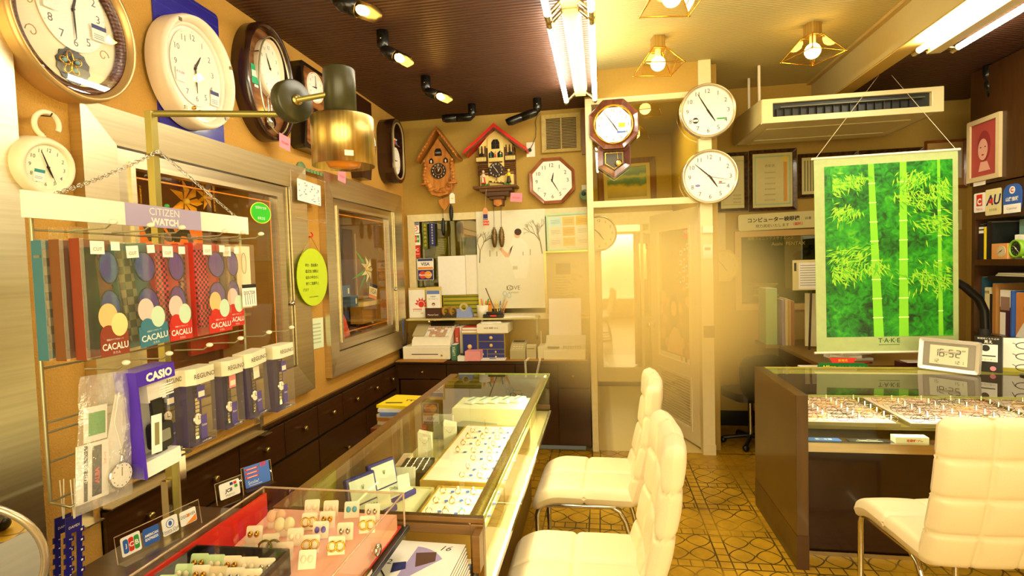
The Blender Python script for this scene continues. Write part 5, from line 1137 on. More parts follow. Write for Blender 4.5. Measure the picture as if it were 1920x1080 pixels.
c0, ww, hh = ext('y', 4.2, 1487, 1540, 490, 541)
r = thing('document_frame', 'tilted white-framed document above the paper pile, beside the hanging scroll', 'document', (c0.x+.03, 4.2, c0.z), 'B')
MB(cert).bb((-.13, -.11, 0), (.13, .11, .006)).build('board', r); m = MB(paper).bb((-.09, -.10, .006), (.12, .09, .007))
for i in range(9): m.box((.01, .07-i*.018, .0075), (.18, .004, .0006), fade)
m.bb((-.12, .03, .006), (-.105, .09, .0075), ink); m.build('sheet', r)
MB(wood_dk).tube([(.0, -.11, -.01), (.0, SD+.008-c0.z, -.05)], .008).build('stand', r)
solo(MB(mat('blue_leaflet', '6a9ac8', .5)).box((0, 0, .004), (.16, .12, .006), None, RZ(12)).box((.03, .02, .009), (.14, .1, .004), mat('pale_card', 'c9c09a', .6), RZ(-10)).box((-.02, .05, .014), (.12, .08, .004), paper, RZ(30)), 'leaflets', 'blue and cream leaflets on the shelf under the corner desk', 'papers', (1.63, 3.96, SD-.168))
solo(MB(paper).bb((-.085, -.06, 0), (.085, .06, .05)), 'white_box', 'low cream box just behind the left end of the spectacle counter', 'box', (1.25, 3.42, .735))
r = thing('side_table', 'low dark side table behind the spectacle counter', 'table', (1.75, 3.45, 0))
MB(wood_dk).bb((-.62, -.09, .71), (.73, .12, .734)).build('top', r)
for x in (-.60, .70): MB(wood_dk).bb((x, -.08, 0), (x+.02, .11, .71)).build('leg_panel', r)
m = MB(blackg)
r = thing('black_chair', 'black office chair whose rounded back shows left of the corner desk', 'chair', (1.17, 4.20, 0), M=RZ(20))
MB(black).prism(rrect(.36, .34, .12, 5), -.025, .025, None, T(0, 0, .55) @ RX(82)).build('backrest', r, bev=.01)
MB(black).prism(rrect(.36, .34, .08, 4), -.03, .03, None, T(0, .16, .40)).build('seat', r, bev=.01)
MB(chrome).tube([(0, .16, .05), (0, .16, .37)], .02).build('column', r)
for i in range(5): a_ = rad(72*i+10); MB(black).tube([(0, .16, .07), (.2*cos(a_), .16+.2*sin(a_), .04)], .015).ball((.2*cos(a_), .16+.2*sin(a_), .025), .025).build('leg', r)
# ---------------------------------------------------------------- hanging bamboo scroll
YS = 3.40
a0, a1 = at('y', YS, 1526, 297), at('y', YS, 1797, 660)
ww, hh = a1.x-a0.x-.01, a0.z-a1.z
s_ = thing('bamboo_scroll', 'hanging scroll with a bright green bamboo grove picture', 'hanging scroll', ((a0.x+a1.x)/2, YS, (a0.z+a1.z)/2), 'B', RZ(.6))
MB(mat('scroll_cloth', 'aebe80', .6, noise=.08)).box((0, 0, 0), (ww, hh, .003)).build('cloth', s_)
for y in (hh/2, -hh/2): MB(cream).tube([(-ww/2-.012, y, 0), (ww/2+.012, y, 0)], .007).build('rod', s_)
bg, t_, b_ = nt('bamboo_foliage_print'); N = t_.nodes; L = t_.links
tc = N.new('ShaderNodeTexCoord'); n1 = N.new('ShaderNodeTexNoise'); n1.inputs['Scale'].default_value = 26; n1.inputs['Detail'].default_value = 9; n1.inputs['Distortion'].default_value = 1.2; L.new(tc.outputs['Object'], n1.inputs[0])
n2 = N.new('ShaderNodeTexNoise'); n2.inputs['Scale'].default_value = 5; n2.inputs['Detail'].default_value = 2; L.new(tc.outputs['Object'], n2.inputs[0])
ad = N.new('ShaderNodeMath'); ad.operation = 'MULTIPLY_ADD'; ad.inputs[1].default_value = .55; L.new(n2.outputs['Fac'], ad.inputs[0]); 
m2 = N.new('ShaderNodeMath'); m2.operation = 'MULTIPLY'; m2.inputs[1].default_value = .55; L.new(n1.outputs['Fac'], m2.inputs[0]); L.new(m2.outputs[0], ad.inputs[2])
cr = N.new('ShaderNodeValToRGB'); L.new(ad.outputs[0], cr.inputs[0]); e = cr.color_ramp
e.elements[0].position = .38; e.elements[0].color = lin('062c06')+(1,); e.elements[1].position = .72; e.elements[1].color = lin('5cb414')+(1,)
for q, cc_ in ((.47, '0e5a0a'), (.56, '188410'), (.64, '2ca012')): e.elements.new(q).color = lin(cc_)+(1,)
L.new(cr.outputs[0], b_.inputs['Base Color']); b_.inputs['Roughness'].default_value = .45
i0, i1 = at('y', YS, 1547, 312), at('y', YS, 1785, 630)
ix, iz, iw, ih = (i0.x+i1.x)/2-(a0.x+a1.x)/2, (i0.z+i1.z)/2-(a0.z+a1.z)/2, i1.x-i0.x, i0.z-i1.z
m = MB(bg).box((ix, iz, .002), (iw, ih, .002)); m.build('grove_print', s_)
cul = mat('bamboo_culm', '84d82a', .45); node_ = mat('bamboo_node', 'd4f4a0', .5); lf = mat('bamboo_leaf', '9ad82c', .5); lf2 = mat('bamboo_leaf_b', '5cc020', .5)
def culm(x0, x1, w0, w1, n, name):
    m = MB(cul); y0, y1 = iz-ih/2, iz+ih/2
    m.add([(x0-w0, y0, .0034), (x0+w0, y0, .0034), (x1+w1, y1, .0034), (x1-w1, y1, .0034)], [(0, 1, 2, 3)], cul)
    for i in range(1, n):
        t_ = i/n; x = x0+(x1-x0)*t_; w_ = w0+(w1-w0)*t_; m.box((x, y0+(y1-y0)*t_, .0038), (w_*2.2, .006, .0006), node_)
    m.build(name, s_)
fx = lambda px_: at('y', YS, px_, 470).x-(a0.x+a1.x)/2
culm(fx(1646), fx(1634), .026, .015, 9, 'bamboo_culm_print'); culm(fx(1693), fx(1694), .025, .017, 9, 'bamboo_culm_print'); culm(fx(1763), fx(1760), .012, .007, 7, 'bamboo_culm_print')
random.seed(21); m = MB(lf)
def leafspray(cx, cy, n, sp_, base):
    for k in range(n):
        a_ = base+random.uniform(-.9, .9); l_ = random.uniform(.03, .055); x = cx+random.gauss(0, sp_*.75); y = cy+random.gauss(0, sp_*.42)
        x = max(ix-iw/2+.04, min(ix+iw/2-.04, x)); y = max(iz-ih/2+.04, min(iz+ih/2-.04, y))
        z_ = .0040+.00002*k; m.add([(x, y, z_), (x+l_*.4*cos(a_)-.004*sin(a_), y+l_*.4*sin(a_)+.004*cos(a_), z_), (x+l_*cos(a_), y+l_*sin(a_), z_), (x+l_*.4*cos(a_)+.004*sin(a_), y+l_*.4*sin(a_)-.004*cos(a_), z_)], [(0, 1, 2, 3)], lf if k % 3 else lf2)
for cx, cy, n, sp_, b0 in ((1570, 345, 40, .06, -.5), (1590, 395, 40, .06, -2), (1600, 480, 60, .08, -2.4), (1575, 510, 50, .06, -1), (1640, 500, 30, .05, -1.5), (1720, 370, 60, .09, -1), (1750, 420, 50, .07, -.7), (1740, 520, 60, .09, -1), (1715, 335, 40, .06, -1.8), (1770, 350, 40, .05, -1.2), (1600, 335, 30, .05, -1)):
    p = at('y', YS, cx, cy); m = MB(lf); leafspray(p.x-(a0.x+a1.x)/2, p.z-(a0.z+a1.z)/2, int(n*2.2), sp_, b0); m.build('leaf_print', s_)
p = at('y', YS, 1665, 638); MB(mat('dark_green_text', '2a5a2a', .6)).text('T·A·K·E', .026, None, T(p.x-(a0.x+a1.x)/2, p.z-(a0.z+a1.z)/2, .002), maxw=.2, bold=.02).box((p.x-(a0.x+a1.x)/2, p.z-(a0.z+a1.z)/2-.025, .002), (.11, .003, .0006)).build('lettering', s_)
st = mat('string', 'cfc2a0', .8)
for sx_, px_, xe in ((-1, 1655, 0), (1, 1678, 0)):
    q = at('z', ZR, px_-3, 141)
    MB(st).tube([(sx_*(ww/2-.012), hh/2+.005, 0), (q.x-(a0.x+a1.x)/2, ZR-(a0.z+a1.z)/2, YS-q.y)], .0016, None, I4, 5).build('hanging_string', s_)
g = thing('lens_sign', 'green rounded Nikon sign with a red trapezoid tab standing behind the spectacle counter', 'sign', (at('y', 3.38, 1579, 680).x, 3.38, .735), 'B')
m = MB(mat('sign_green', '12803a', .4)).prism(rrect(.27, .055, .026, 6), 0, .012, None, T(0, .055, 0)); m.text('Nikon', .022, yel, T(-.075, .06, .0125), bold=.04, shear=.3).text('ウルトラビュウイ', .018, mat('pale_green_text', 'a8d878', .5), T(.045, .06, .0125), maxw=.14).box((0, .037, .0125), (.2, .004, .001), ink); m.build('board', g)
MB(red).prism([(-.055, .0), (.055, 0), (.072, .028), (-.072, .028)], 0, .010, None, T(0, .084, 0)).text('新発売', .016, yel, T(0, .098, .0108)).build('tab', g)
MB(black).box((0, .015, .006), (.2, .03, .02)).build('foot', g)
solo(MB(mat('plum_box', '4a1a1c', .4)).bb((-.15, -.03, 0), (.13, .04, .075)).bb((.10, -.031, 0), (.12, -.03, .075), paper).bb((-.12, -.04, .075), (.02, .04, .079), paper), 'dark_box', 'dark plum box with a white edge right of the green Nikon sign', 'box', (1.86, 3.46, .735))
solo(MB(mat('orange_red_lid', 'e04a1c', .4)).bb((-.04, -.03, 0), (.04, .03, .035)), 'small_box', 'small orange-red box behind the digital clock', 'box', (2.14, 3.42, .735))
# ---------------------------------------------------------------- bookcase on the right wall
BX = 2.5
b = thing('bookcase', 'dark brown bookcase with cupboard above, along the right wall', 'bookcase', (BX, 3.3, 0))
wd = wood_dk; Y0, Y1 = -.9, .84
m = MB(wd).bb((0, Y0, 0), (RXX-BX-.002, Y0+.03, ZR-.002)); m.build('side_panel', b)
m = MB(wd).bb((0, Y1-.03, 0), (RXX-BX-.002, Y1, ZR-.002)); m.build('side_panel', b)
MB(mat('bookcase_back', '1a0c04', .5)).bb((RXX-BX-.012, Y0+.03, 0), (RXX-BX-.002, Y1-.03, ZR-.002)).build('back_panel', b)
for z0, z1 in ((1.655, 1.88), (1.35, 1.39), (.86, .90), (.0, .08), (ZR-.03, ZR-.003)): MB(wd).bb((.002, Y0+.03, z0), (RXX-BX-.013, Y1-.03, z1)).build('shelf', b)
for y0, y1 in ((-.86, -.02), (-.01, .835)):
    o = MB(wd).bb((-.018, y0, 1.885), (0, y1, ZR-.01)).build('cupboard_door', b, bev=.002)
MB(brass).ball((-.04, .10, 1.93), .013).tube([(-.018, .10, 1.93), (-.04, .10, 1.93)], .006).tube([(-.03, .03, 1.945), (-.03, -.02, 1.955)], .005).build('door_knob', b)
MB(wd).bb((.0, Y0+.03, .08), (.012, Y1-.03, .86)).build('lower_panel', b)
def rwall(px0, px1, py0, py1, off=.02, v=BX): return ext('x', v-off, px0, px1, py0, py1)
c0, ww, hh = rwall(1818, 1879, 220, 338)
r = thing('framed_portrait', 'pale-framed pink and red portrait print on the cupboard door', 'picture', (BX-.0185, c0.y, c0.z), 'R')
MB(mat('portrait_mount', 'cdb98a', .5)).ring(rect(-ww/2, ww/2, -hh/2, hh/2), rect(-ww/2+.03, ww/2-.03, -hh/2+.03, hh/2-.03), 0, .02).build('frame', r)
m = MB(mat('print_red', 'a8443c', .5)).bb((-ww/2+.025, -hh/2+.025, 0), (ww/2-.025, hh/2-.025, .008)).prism(circ(.06, 20, .10), .008, .009, mat('print_dark_red', '8a2a2a', .6), T(-.0, .02, 0)).prism(circ(.045, 20, .07), .009, .0095, mat('print_skin', 'd8a08a', .5), T(-.01, .0, 0)).prism([(-.05, 0), (.06, 0), (.03, .06), (-.03, .06)], .009, .0095, mat('print_skin', 'd8a08a', .5), T(0, -.14, 0))
m.prism(circ(.008, 8, .004), .0096, .0099, ink, T(-.03, .015, 0)).prism(circ(.008, 8, .004), .0096, .0099, ink, T(.012, .015, 0)).prism(circ(.012, 8, .005), .0096, .0099, mat('print_dark_red', '8a2a2a', .6), T(-.01, -.035, 0)); m.build('print', r)
def rcard(px0, px1, py0, py1, base, fn, name, lab, cat='sticker', r=.01, off=.001, rz=0):
    return flatcard(px0, px1, py0, py1, base, fn, name, lab, cat, off, rz, BX, None, r, .003, 'x', 'R')
rcard(1826, 1848, 340, 348, paper, None, 'paper_tag', 'pale paper edge under the framed portrait', 'paper', .002, .019)
rcard(1827, 1848, 362, 398, paper, lambda m, w_, h_, z: m.box((0, h_*.12, z), (w_*.5, h_*.6, .001), red).text('C', h_*.34, paper, T(0, h_*.05, z+.001), bold=.05).text('Nicos', h_*.14, red, T(0, -h_*.33, z)), 'card_sticker', 'white sticker with a red C emblem on the bookcase, leftmost of three')
rcard(1848.5, 1878, 354, 403, mat('sticker_cream', 'e6dca0', .5), lambda m, w_, h_, z: m.text('AU', h_*.4, navy, T(w_*.02, h_*.08, z), bold=.03, shear=.2).prism([(-.045, -.012), (.0, -.02), (.0, .02)], z+.001, z+.002, red, T(0, .01, 0)).text('全日信販', h_*.1, fade, T(0, -h_*.3, z)), 'card_sticker', 'cream AU sticker with a red arrow on the bookcase, middle of three')
rcard(1882, 1917, 345, 400, blu, lambda m, w_, h_, z: m.bb((-w_*.46, -h_*.48, z), (w_*.46, -h_*.18, z+.001), paper).text('山陰信販', h_*.15, paper, T(0, 0, z+.001), maxw=w_*.85, bold=.03).prism(circ(h_*.13, 20), z, z+.001, paper, T(0, h_*.3, 0)).text('C', h_*.16, red, T(0, h_*.3, z+.002), bold=.05).text('Customer', h_*.08, fade, T(0, -h_*.32, z+.002)), 'card_sticker', 'blue and white rounded sticker on the bookcase, rightmost of three', r=.05)
def bkx(ytop, w_, h_, d_, q, lab, z, name='book', cat='book', fn=None, grp=None, x=.02):
    m = MB(q).bb((-w_/2, 0, -d_), (w_/2, h_, 0)).bb((-w_/2+.003, h_-.001, -d_+.003), (w_/2-.003, h_+.001, -.003), paper)
    if fn: fn(m, w_, h_, .0005)
    return solo(m, name, lab, cat, (BX+x, ytop, z), 'R', I4, grp)
zb = 1.3905
bkx(4.078, .05, .235, .2, mat('dark_binder', '1e1814', .5), 'dark binder with white spine labels on the upper shelf, far left', zb, fn=lambda m, w_, h_, z: m.bb((-w_*.45, h_*.86, z), (w_*.45, h_*.92, z+.001), paper).bb((-w_*.45, h_*.74, z), (w_*.45, h_*.82, z+.001), paper), name='binder', cat='binder')
bkx(4.045, .02, .215, .2, yel, 'thin yellow-edged book beside the dark binder', zb)
bkx(4.012, .03, .245, .2, ink, 'black book on the upper shelf, thicker and beside the yellow-edged one', zb)
bkx(3.982, .02, .24, .2, mat('black_spine', '141414', .5), 'thin black book next to the leaning blue picture book', zb)
bkx(3.82, .27, .25, .012, mat('pale_blue_cover', '9ac8b8', .5), 'large pale blue picture book facing out on the upper shelf', zb, fn=lambda m, w_, h_, z: m.prism(circ(.07, 24, .03), z, z+.001, mat('cover_blue', '3a8ac0', .5), T(.0, h_*.55, 0)).bb((-.05, h_*.2, z), (.0, h_*.5, z+.001), mat('cover_blue', '3a8ac0', .5)), x=.16)
for i in range(4): bkx(3.81-i*.022, .02, .15-.005*i, .1, paper, 'slim white booklet standing in the row behind the small shelf clocks', zb, grp='slim white booklets behind the shelf clocks', x=.045)
r = thing('desk_clock', 'small square wooden clock on the upper bookcase shelf', 'clock', (BX+.02, 3.885, zb), 'R')
MB(mat('peach_wood', 'e0a05a', .5)).bb((-.07, 0, -.02), (.07, .10, .018)).build('body', r, bev=.003)
dial(r, .036, .036, .021, (1, 40), (.8, .16, ink), mat('silver_face', 'd8c8a0', .4), ticks=False, cx=.02, cy=.05)
r = thing('alarm_clock', 'green alarm clock with a black dial at the right edge of the upper shelf', 'clock', (BX+.03, 3.765, zb+.006), 'R')
MB(mat('lime_case', '8ac02c', .35)).lathe([(1e-4, -.02), (.05, -.02), (.056, -.01), (.056, .02), (.048, .024), (.046, .014)], None, T(0, .058, 0), 28).build('case', r)
dial(r, .046, .046, .012, (10, 22), (.75, .22, mat('lime_numerals', 'a8e040', .5)), ink, ticks=False, cy=.058, hcol=paper)
for s in (-1, 1): MB(mat('lime_case', '8ac02c', .35)).tube([(s*.03, .012, 0), (s*.04, .0, 0)], .006).build('foot', r)
zb = .9005
for i, (y, w_, h_, q, lab, fn) in enumerate(((4.09, .03, .37, mat('teal_spine', '1e4a5a', .5), 'tall teal book at the far left of the lower shelf', None), (4.05, .045, .30, mat('cream_spine', 'e2d6a0', .5), 'cream book with small dark lettering on the lower shelf', lambda m, w_, h_, z: m.text('眼鏡', .02, ink, T(0, h_*.9, z))), (4.015, .02, .26, ink, 'black book squeezed left of the tan folder on the lower shelf', None), (3.985, .03, .33, mat('tan_leather', 'b07a3c', .5), 'tan folder with a rounded top on the lower shelf', None),
    (3.90, .12, .29, mat('plum_cover', '4a2438', .5), 'book with a plum and white cover facing out on the lower shelf', lambda m, w_, h_, z: m.bb((-w_/2, h_*.62, z), (w_/2, h_, z+.001), paper).bb((-w_*.45, h_*.55, z+.001), (w_*.2, h_*.85, z+.002), mat('cover_rose', '9a7a6a', .5)).bb((-w_/2, 0, z), (-w_*.1, h_*.5, z+.001), paper)),
    (3.765, .12, .28, mat('orange_cover', 'd88a3a', .5), 'orange and white cover facing out at the right of the lower shelf', lambda m, w_, h_, z: m.prism([(-w_/2, 0), (w_/2, 0), (w_/2, h_*.6), (-w_*.2, h_*.2)], z, z+.001, paper).prism(circ(.03, 20, .045), z+.001, z+.002, mat('print_dark_red', '8a2a2a', .6), T(.035, h_*.65, 0))),
    (3.69, .02, .30, mat('deep_green', '1c4a34', .5), 'dark green book at the right edge of the lower shelf', None), (3.835, .012, .29, blu, 'thin blue book between the plum and orange covers', None))):
    bkx(y, w_, h_, .2 if w_ < .1 else .02, q, lab, zb, fn=fn, x=.04 if w_ < .1 else .06)
m = MB(black).bb((-.17, 0, -.24), (.17, .035, 0)); 
solo(m, 'letter_tray', 'black letter tray lying across the books of the lower shelf', 'tray', (BX+.03, 3.86, zb+.345), 'R')
for i in range(3): solo(MB([paper, cert, paper][i]).box((0, .003, -.12), (.26, .006, .2), None, RX(0) @ RZ(0)), 'paper_sheet', ['lowest cream', 'middle yellowed', 'topmost white'][i]+' sheet lying on the black letter tray', 'paper', (BX+.03, 3.86-.01*i, zb+.3805+i*.007), 'R')
solo(MB(paper).box((0, 0, .002), (.07, .18, .003)), 'wall_note', 'white note on the wall between the hanging scroll and the bookcase', 'note', (2.765, 4.83, 1.36), 'B')
m = MB(cert).box((0, 0, .002), (.09, .16, .003)).box((0, .02, .004), (.04, .1, .001), ink); solo(m, 'wall_calendar', 'small yellowed calendar on the wall left of the bookcase stickers', 'calendar', (2.80, 4.83, 1.70), 'B')
r = thing('instrument_stand', 'black curved tube stand between the scroll and the bookcase', 'stand', (2.255, 3.62, 0))
MB(black).tube([(-.16, 0, 1.27), (-.11, 0, 1.24), (-.03, 0, 1.16), (0, 0, 1.09), (.005, 0, 1.0), (0, 0, .04)], .024, None, I4, 12).build('tube', r)
MB(black).lathe([(1e-4, 0), (.16, 0), (.15, .03), (.04, .045), (1e-4, .05)], None, I4, 24).build('base', r)
MB(mat('dark_rubber', '2a2a26', .6)).tube([(.004, 0, .98), (.002, 0, .90)], .029, None, I4, 12).build('collar', r)
# ================================================================ chairs
def cushion(w_, h_, t, nx, ny, bend=None, res=60, crown=.5):
    """quilted pad in x-y with thickness along z; nx, ny quilt panels"""
    vs = []; fs = []; R_ = .03
    def zt(u, v):
        ex = min(u, 1-u)*w_; ey = min(v, 1-v)*h_
        e = min(1, ex/R_); g = min(1, ey/R_)
        edge = (1-(1-e)**2)**.5*(1-(1-g)**2)**.5
        q = 0
        if nx > 1:
            d = abs((u*nx) % 1); d = min(d, 1-d)/nx*w_
            if .02 < u*1 and u*nx > .5 and u*nx < nx-.5: q = max(q, math.exp(-(d/.0075)**2))
        if ny > 1:
            d = abs((v*ny) % 1); d = min(d, 1-d)/ny*h_
            if v*ny > .5 and v*ny < ny-.5: q = max(q, math.exp(-(d/.0075)**2))
        return edge*t/2-q*.010+edge*.006*(sin(pi*((u*nx) % 1))*sin(pi*((v*ny) % 1)))
    cr_ = lambda u: u
    n = res
    for s in (1, -1):
        for j in range(n+1):
            for i in range(n+1):
                u, v = i/n, j/n
                x, y = (u-.5)*w_, (v-.5)*h_
                # rounded corners in plan
                rx, ry = w_/2-.04, h_/2-.04
                if abs(x) > rx and abs(y) > ry:
                    dx, dy = abs(x)-rx, abs(y)-ry; L_ = max(dx, dy); D = (dx*dx+dy*dy)**.5
                    if D > 0: x = math.copysign(rx+dx*L_/D, x); y = math.copysign(ry+dy*L_/D, y)
                p = Vector((x, y, s*zt(u, v)))
                if bend: p = bend(p)
                vs.append(p)
    N_ = (n+1)**2
    for j in range(n):
        for i in range(n):
            a = j*(n+1)+i
            fs.append((a, a+1, a+n+2, a+n+1)); fs.append((N_+a+n+1, N_+a+n+2, N_+a+1, N_+a))
    return vs, fs
def make_chair(label):
    r = thing('dining_chair', label, 'chair', (0, 0, 0), group=None)
    vs, fs = cushion(.43, .47, .075, 2, 2, lambda p: Vector((p.x, p.y+.235, p.z+.425-(.055*max(0, (p.y-.10)/.135)**2))))
    MB(leather).add(vs, fs, None, I4, True).build('seat', r)
    def bd(p):
        v = (p.y+.27)/.54; return Vector((p.x, .02-.105*v-.02*sin(pi*v)-p.z+.018*(p.x/.2)**2, .385+p.y+.27))
    vs, fs = cushion(.43, .54, .062, 3, 4, bd)
    MB(leather).add(vs, [f[::-1] for f in fs], None, I4, True).build('backrest', r)
    for s in (-1, 1):
        x = s*.185
        pts = [(x, .10, .385), (x, .41, .375), (x, .435, .36), (x, .445, .33), (x, .445, .06), (x, .435, .025), (x, .41, .012), (x, .05, .012), (x, .01, .02), (x, -.005, .05), (x, .02, .18), (x, .06, .32), (x, .085, .365), (x, .12, .385)]
        MB(chrome).tube(pts, .0115, None, I4, 12).build('leg_frame', r)
    MB(chrome).tube([(-.185, .30, .382), (.185, .30, .382)], .010).build('cross_bar', r)
    MB(chrome).tube([(-.185, .30, .012), (.185, .30, .012)], .010).build('cross_bar', r)
    return r
ch = make_chair('cream quilted leather chair, farther of the two at the glass jewelry counter')
ch.matrix_basis = T(.145, 2.50, 0) @ RZ(88)
dup(ch, T(.125, 1.74, 0) @ RZ(90), 'cream quilted leather chair, nearer of the two at the glass jewelry counter')
dup(ch, T(1.262, 1.97, 0) @ RZ(4), 'cream quilted leather chair seen from behind at the spectacle counter')
# ================================================================ jewelry counter
CX0, CX1, CY0, CY1, CZ = -.912, -.315, 1.32, 3.10, .80
k = thing('jewelry_counter', 'long glass-topped jewelry counter with a brown wooden rim, pointing at the corner desk', 'display counter', (0, 0, 0))
MB(wood_tan).bb((CX0, CY0, CZ-.035), (CX0+.05, CY1, CZ)).bb((CX0, CY0, .05), (CX0+.02, CY1, CZ-.035)).build('rear_rim', k, bev=.002)
MB(wood_tan).bb((CX0+.05, CY0, CZ-.018), (CX1, CY0+.02, CZ-.004)).bb((CX0+.05, CY0, CZ-.05), (CX1-.03, CY0+.02, CZ-.023)).bb((CX1-.035, CY0-.005, .05), (CX1+.0, CY0+.02, CZ-.018)).build('end_trim', k, bev=.002)
MB(wood_tan).bb((CX0+.05, CY1-.02, .60), (CX1, CY1, .62)).build('far_trim', k)
MB(glass_g).bb((CX0+.045, CY0, CZ-.004), (CX1+.004, CY1, CZ+.004)).build('glass_top', k)
MB(thin('green_glass_edge', 'd8e8a0', .5, .1, .1, .5, 'd8e080')).bb((CX1+.002, CY0, CZ-.0045), (CX1+.0045, CY1, CZ+.0045)).bb((CX0+.05, CY1, CZ-.0045), (CX1, CY1+.003, CZ+.0045)).build('glass_edge', k)
MB(glass_g).bb((CX1-.004, CY0+.02, .585), (CX1, CY1, CZ-.005)).build('glass_front', k)
MB(glass_g).bb((CX0+.05, CY1-.004, .585), (CX1-.004, CY1, CZ-.005)).build('glass_end', k)
MB(chrome).bb((CX1-.008, CY0+.0, .565), (CX1+.006, CY1+.004, .585)).build('steel_edge', k)
MB(brass).add(*(lambda n: ([((CX1-.03+.024*cos(rad(40+220*i/(n-1)))), y, CZ-.033+.022*sin(rad(40+220*i/(n-1)))) for y in (CY0+.025, CY1-.03) for i in range(n)], [(i, i+1, n+i+1, n+i) for i in range(n-1)]))(14), None, I4, True).build('lamp_reflector', k)
MB(mat('case_tube', 'fff6dc', .5, emit=26)).tube([(CX1-.036, CY0+.06, CZ-.034), (CX1-.036, CY1-.08, CZ-.034)], .006).build('case_tube', k)
shf = mat('case_shelf', 'd8c48a', .5)
MB(shf).bb((CX0+.021, CY0+.02, .565), (CX1-.008, CY1-.004, .583)).build('display_floor', k)
MB(wood_dk).bb((CX0+.02, CY0+.02, .05), (CX1-.12, CY1-.03, .564)).build('base_cabinet', k)
MB(wood_dk).bb((CX0+.06, CY0+.05, 0), (CX1-.16, CY1-.06, .05)).build('plinth', k)
l = bpy.data.lights.new('case_glow', 'AREA'); l.shape = 'RECTANGLE'; l.size = 1.5; l.size_y = .03; l.energy = 9; l.color = (1, .9, .62)
lo = bpy.data.objects.new('case_glow', l); COL.objects.link(lo); lo.parent = k; lo.matrix_basis = T(CX1-.055, (CY0+CY1)/2, CZ-.03) @ RZ(90) @ RX(28)
TZ = .5835
traym = mat('tray_pink_velvet', 'f2dcd0', .8); rim_g = mat('tray_gold_rim', 'b08a3a', .4); rim_c = mat('tray_cream_rim', 'e8dca8', .5)
def tray(x0, x1, y0, y1, z, h, base, rim, lab, fr_=.008):
    r = thing('display_tray', lab, 'tray', ((x0+x1)/2, (y0+y1)/2, z)); a_, b2 = (x1-x0)/2, (y1-y0)/2
    MB(base).bb((-a_+fr_, -b2+fr_, 0), (a_-fr_, b2-fr_, h-.004)).build('pad', r)
    MB(rim).ring(rect(-a_, a_, -b2, b2), rect(-a_+fr_, a_-fr_, -b2+fr_, b2-fr_), 0, h).build('rim', r); return r
# risers lift the far goods close under the glass
tray(-.60, -.36, 1.50, 1.83, TZ, .075, traym, rim_g, 'low tray of rings with blue-printed tags, nearest the camera in the glass counter')
tray(-.68, -.36, 1.86, 2.55, TZ, .078, traym, rim_g, 'long pale tray of rings in the middle of the glass counter')
gdm = gold; tagp = mat('tag_paper', 'fbf6ea', .7)
def ring_item(x, y, z, a_, stone, tagc, lab, grp, src=[None]):
    if src[0] is None:
        r = thing('finger_ring', lab, 'ring', (x, y, z), M=RZ(a_), group=grp)
        MB(gdm).tube([(.010*cos(t_*pi/7), 0, .011+.010*sin(t_*pi/7)) for t_ in range(14)], .0015, None, I4, 6, closed=True).build('band', r)
        MB(stone).ball((0, 0, .024), .0045, None, I4, 8).build('stone', r)
        MB(tagp).box((.020, .0, .006), (.024, .016, .001), None, RY(-12)).box((.034, 0, .004), (.012, .014, .0012), blu if tagc else red).build('price_tag', r)
        src[0] = r; return r
    r = dup(src[0], T(x, y, z) @ RZ(a_), lab, grp)
    for c in r.children:
        if c.name.startswith('stone'): c.data = c.data.copy(); c.data.materials[0] = stone
    return r
stones = [mat('turquoise_stone', '4ab0d0', .2), gold, mat('pearl', 'fbf2e0', .15), mat('amber_stone', 'd88a1c', .15), mat('clear_stone', 'ffffff', .05, coat=1)]
random.seed(31)
zt = TZ+.0715
for j in range(4):
    for i in range(4):
        ring_item(-.565+i*.055, 1.54+j*.078, zt, random.uniform(-20, 20)+20, stones[0] if (i == 2 and j in (0, 1)) else random.choice(stones[1:]), True, 'small ring with a printed price tag in the near ring tray', 'rings in the near tray of the glass counter')
zt = TZ+.0745
for j in range(7):
    for i in range(4):
        if i < 1 and j < 3: continue
        ring_item(-.62+i*.068+(.02 if j < 3 else 0), 1.91+j*.088, zt, random.uniform(-30, 30), random.choice(stones[1:]), True, 'small ring with a tag in the long middle ring tray', 'rings in the middle tray of the glass counter')
vel = mat('violet_velvet', '2c2a8e', .6, noise=.1); sat = mat('white_satin', 'e8e8e0', .5, bump=.3, scale=40)
def jewel_box(x, y, z, a_, lab):
    r = thing('jewelry_box', lab, 'jewelry box', (x, y, z), M=RZ(a_))
    MB(vel).bb((-.06, -.05, 0), (.06, .05, .02)).build('base', r, bev=.004); MB(sat).bb((-.052, -.042, .02), (.052, .042, .024)).build('cushion', r)
    MB(vel).box((0, 0, .05), (.12, .02, .10), None, T(0, .055, .015) @ RX(-12)).build('lid', r, bev=.006)
    MB(sat).box((0, -.0115, .05), (.10, .003, .08), None, T(0, .055, .015) @ RX(-12)).text('♛', .015, fade, T(0, .055, .015) @ RX(-12) @ T(0, -.0135, .06) @ RX(90)).build('lid_lining', r)
    m = MB(chrome)
    for i in range(9): m.ball((-.03+i*.0075, .012*sin(i*.5), .028), .004, None, I4, 6)
    m.build('necklace', r)
    MB(tagp).box((0, 0, .025), (.045, .001, .05), None, T(.03, -.02, .022) @ RZ(-20) @ RX(-15)).build('name_card', r)

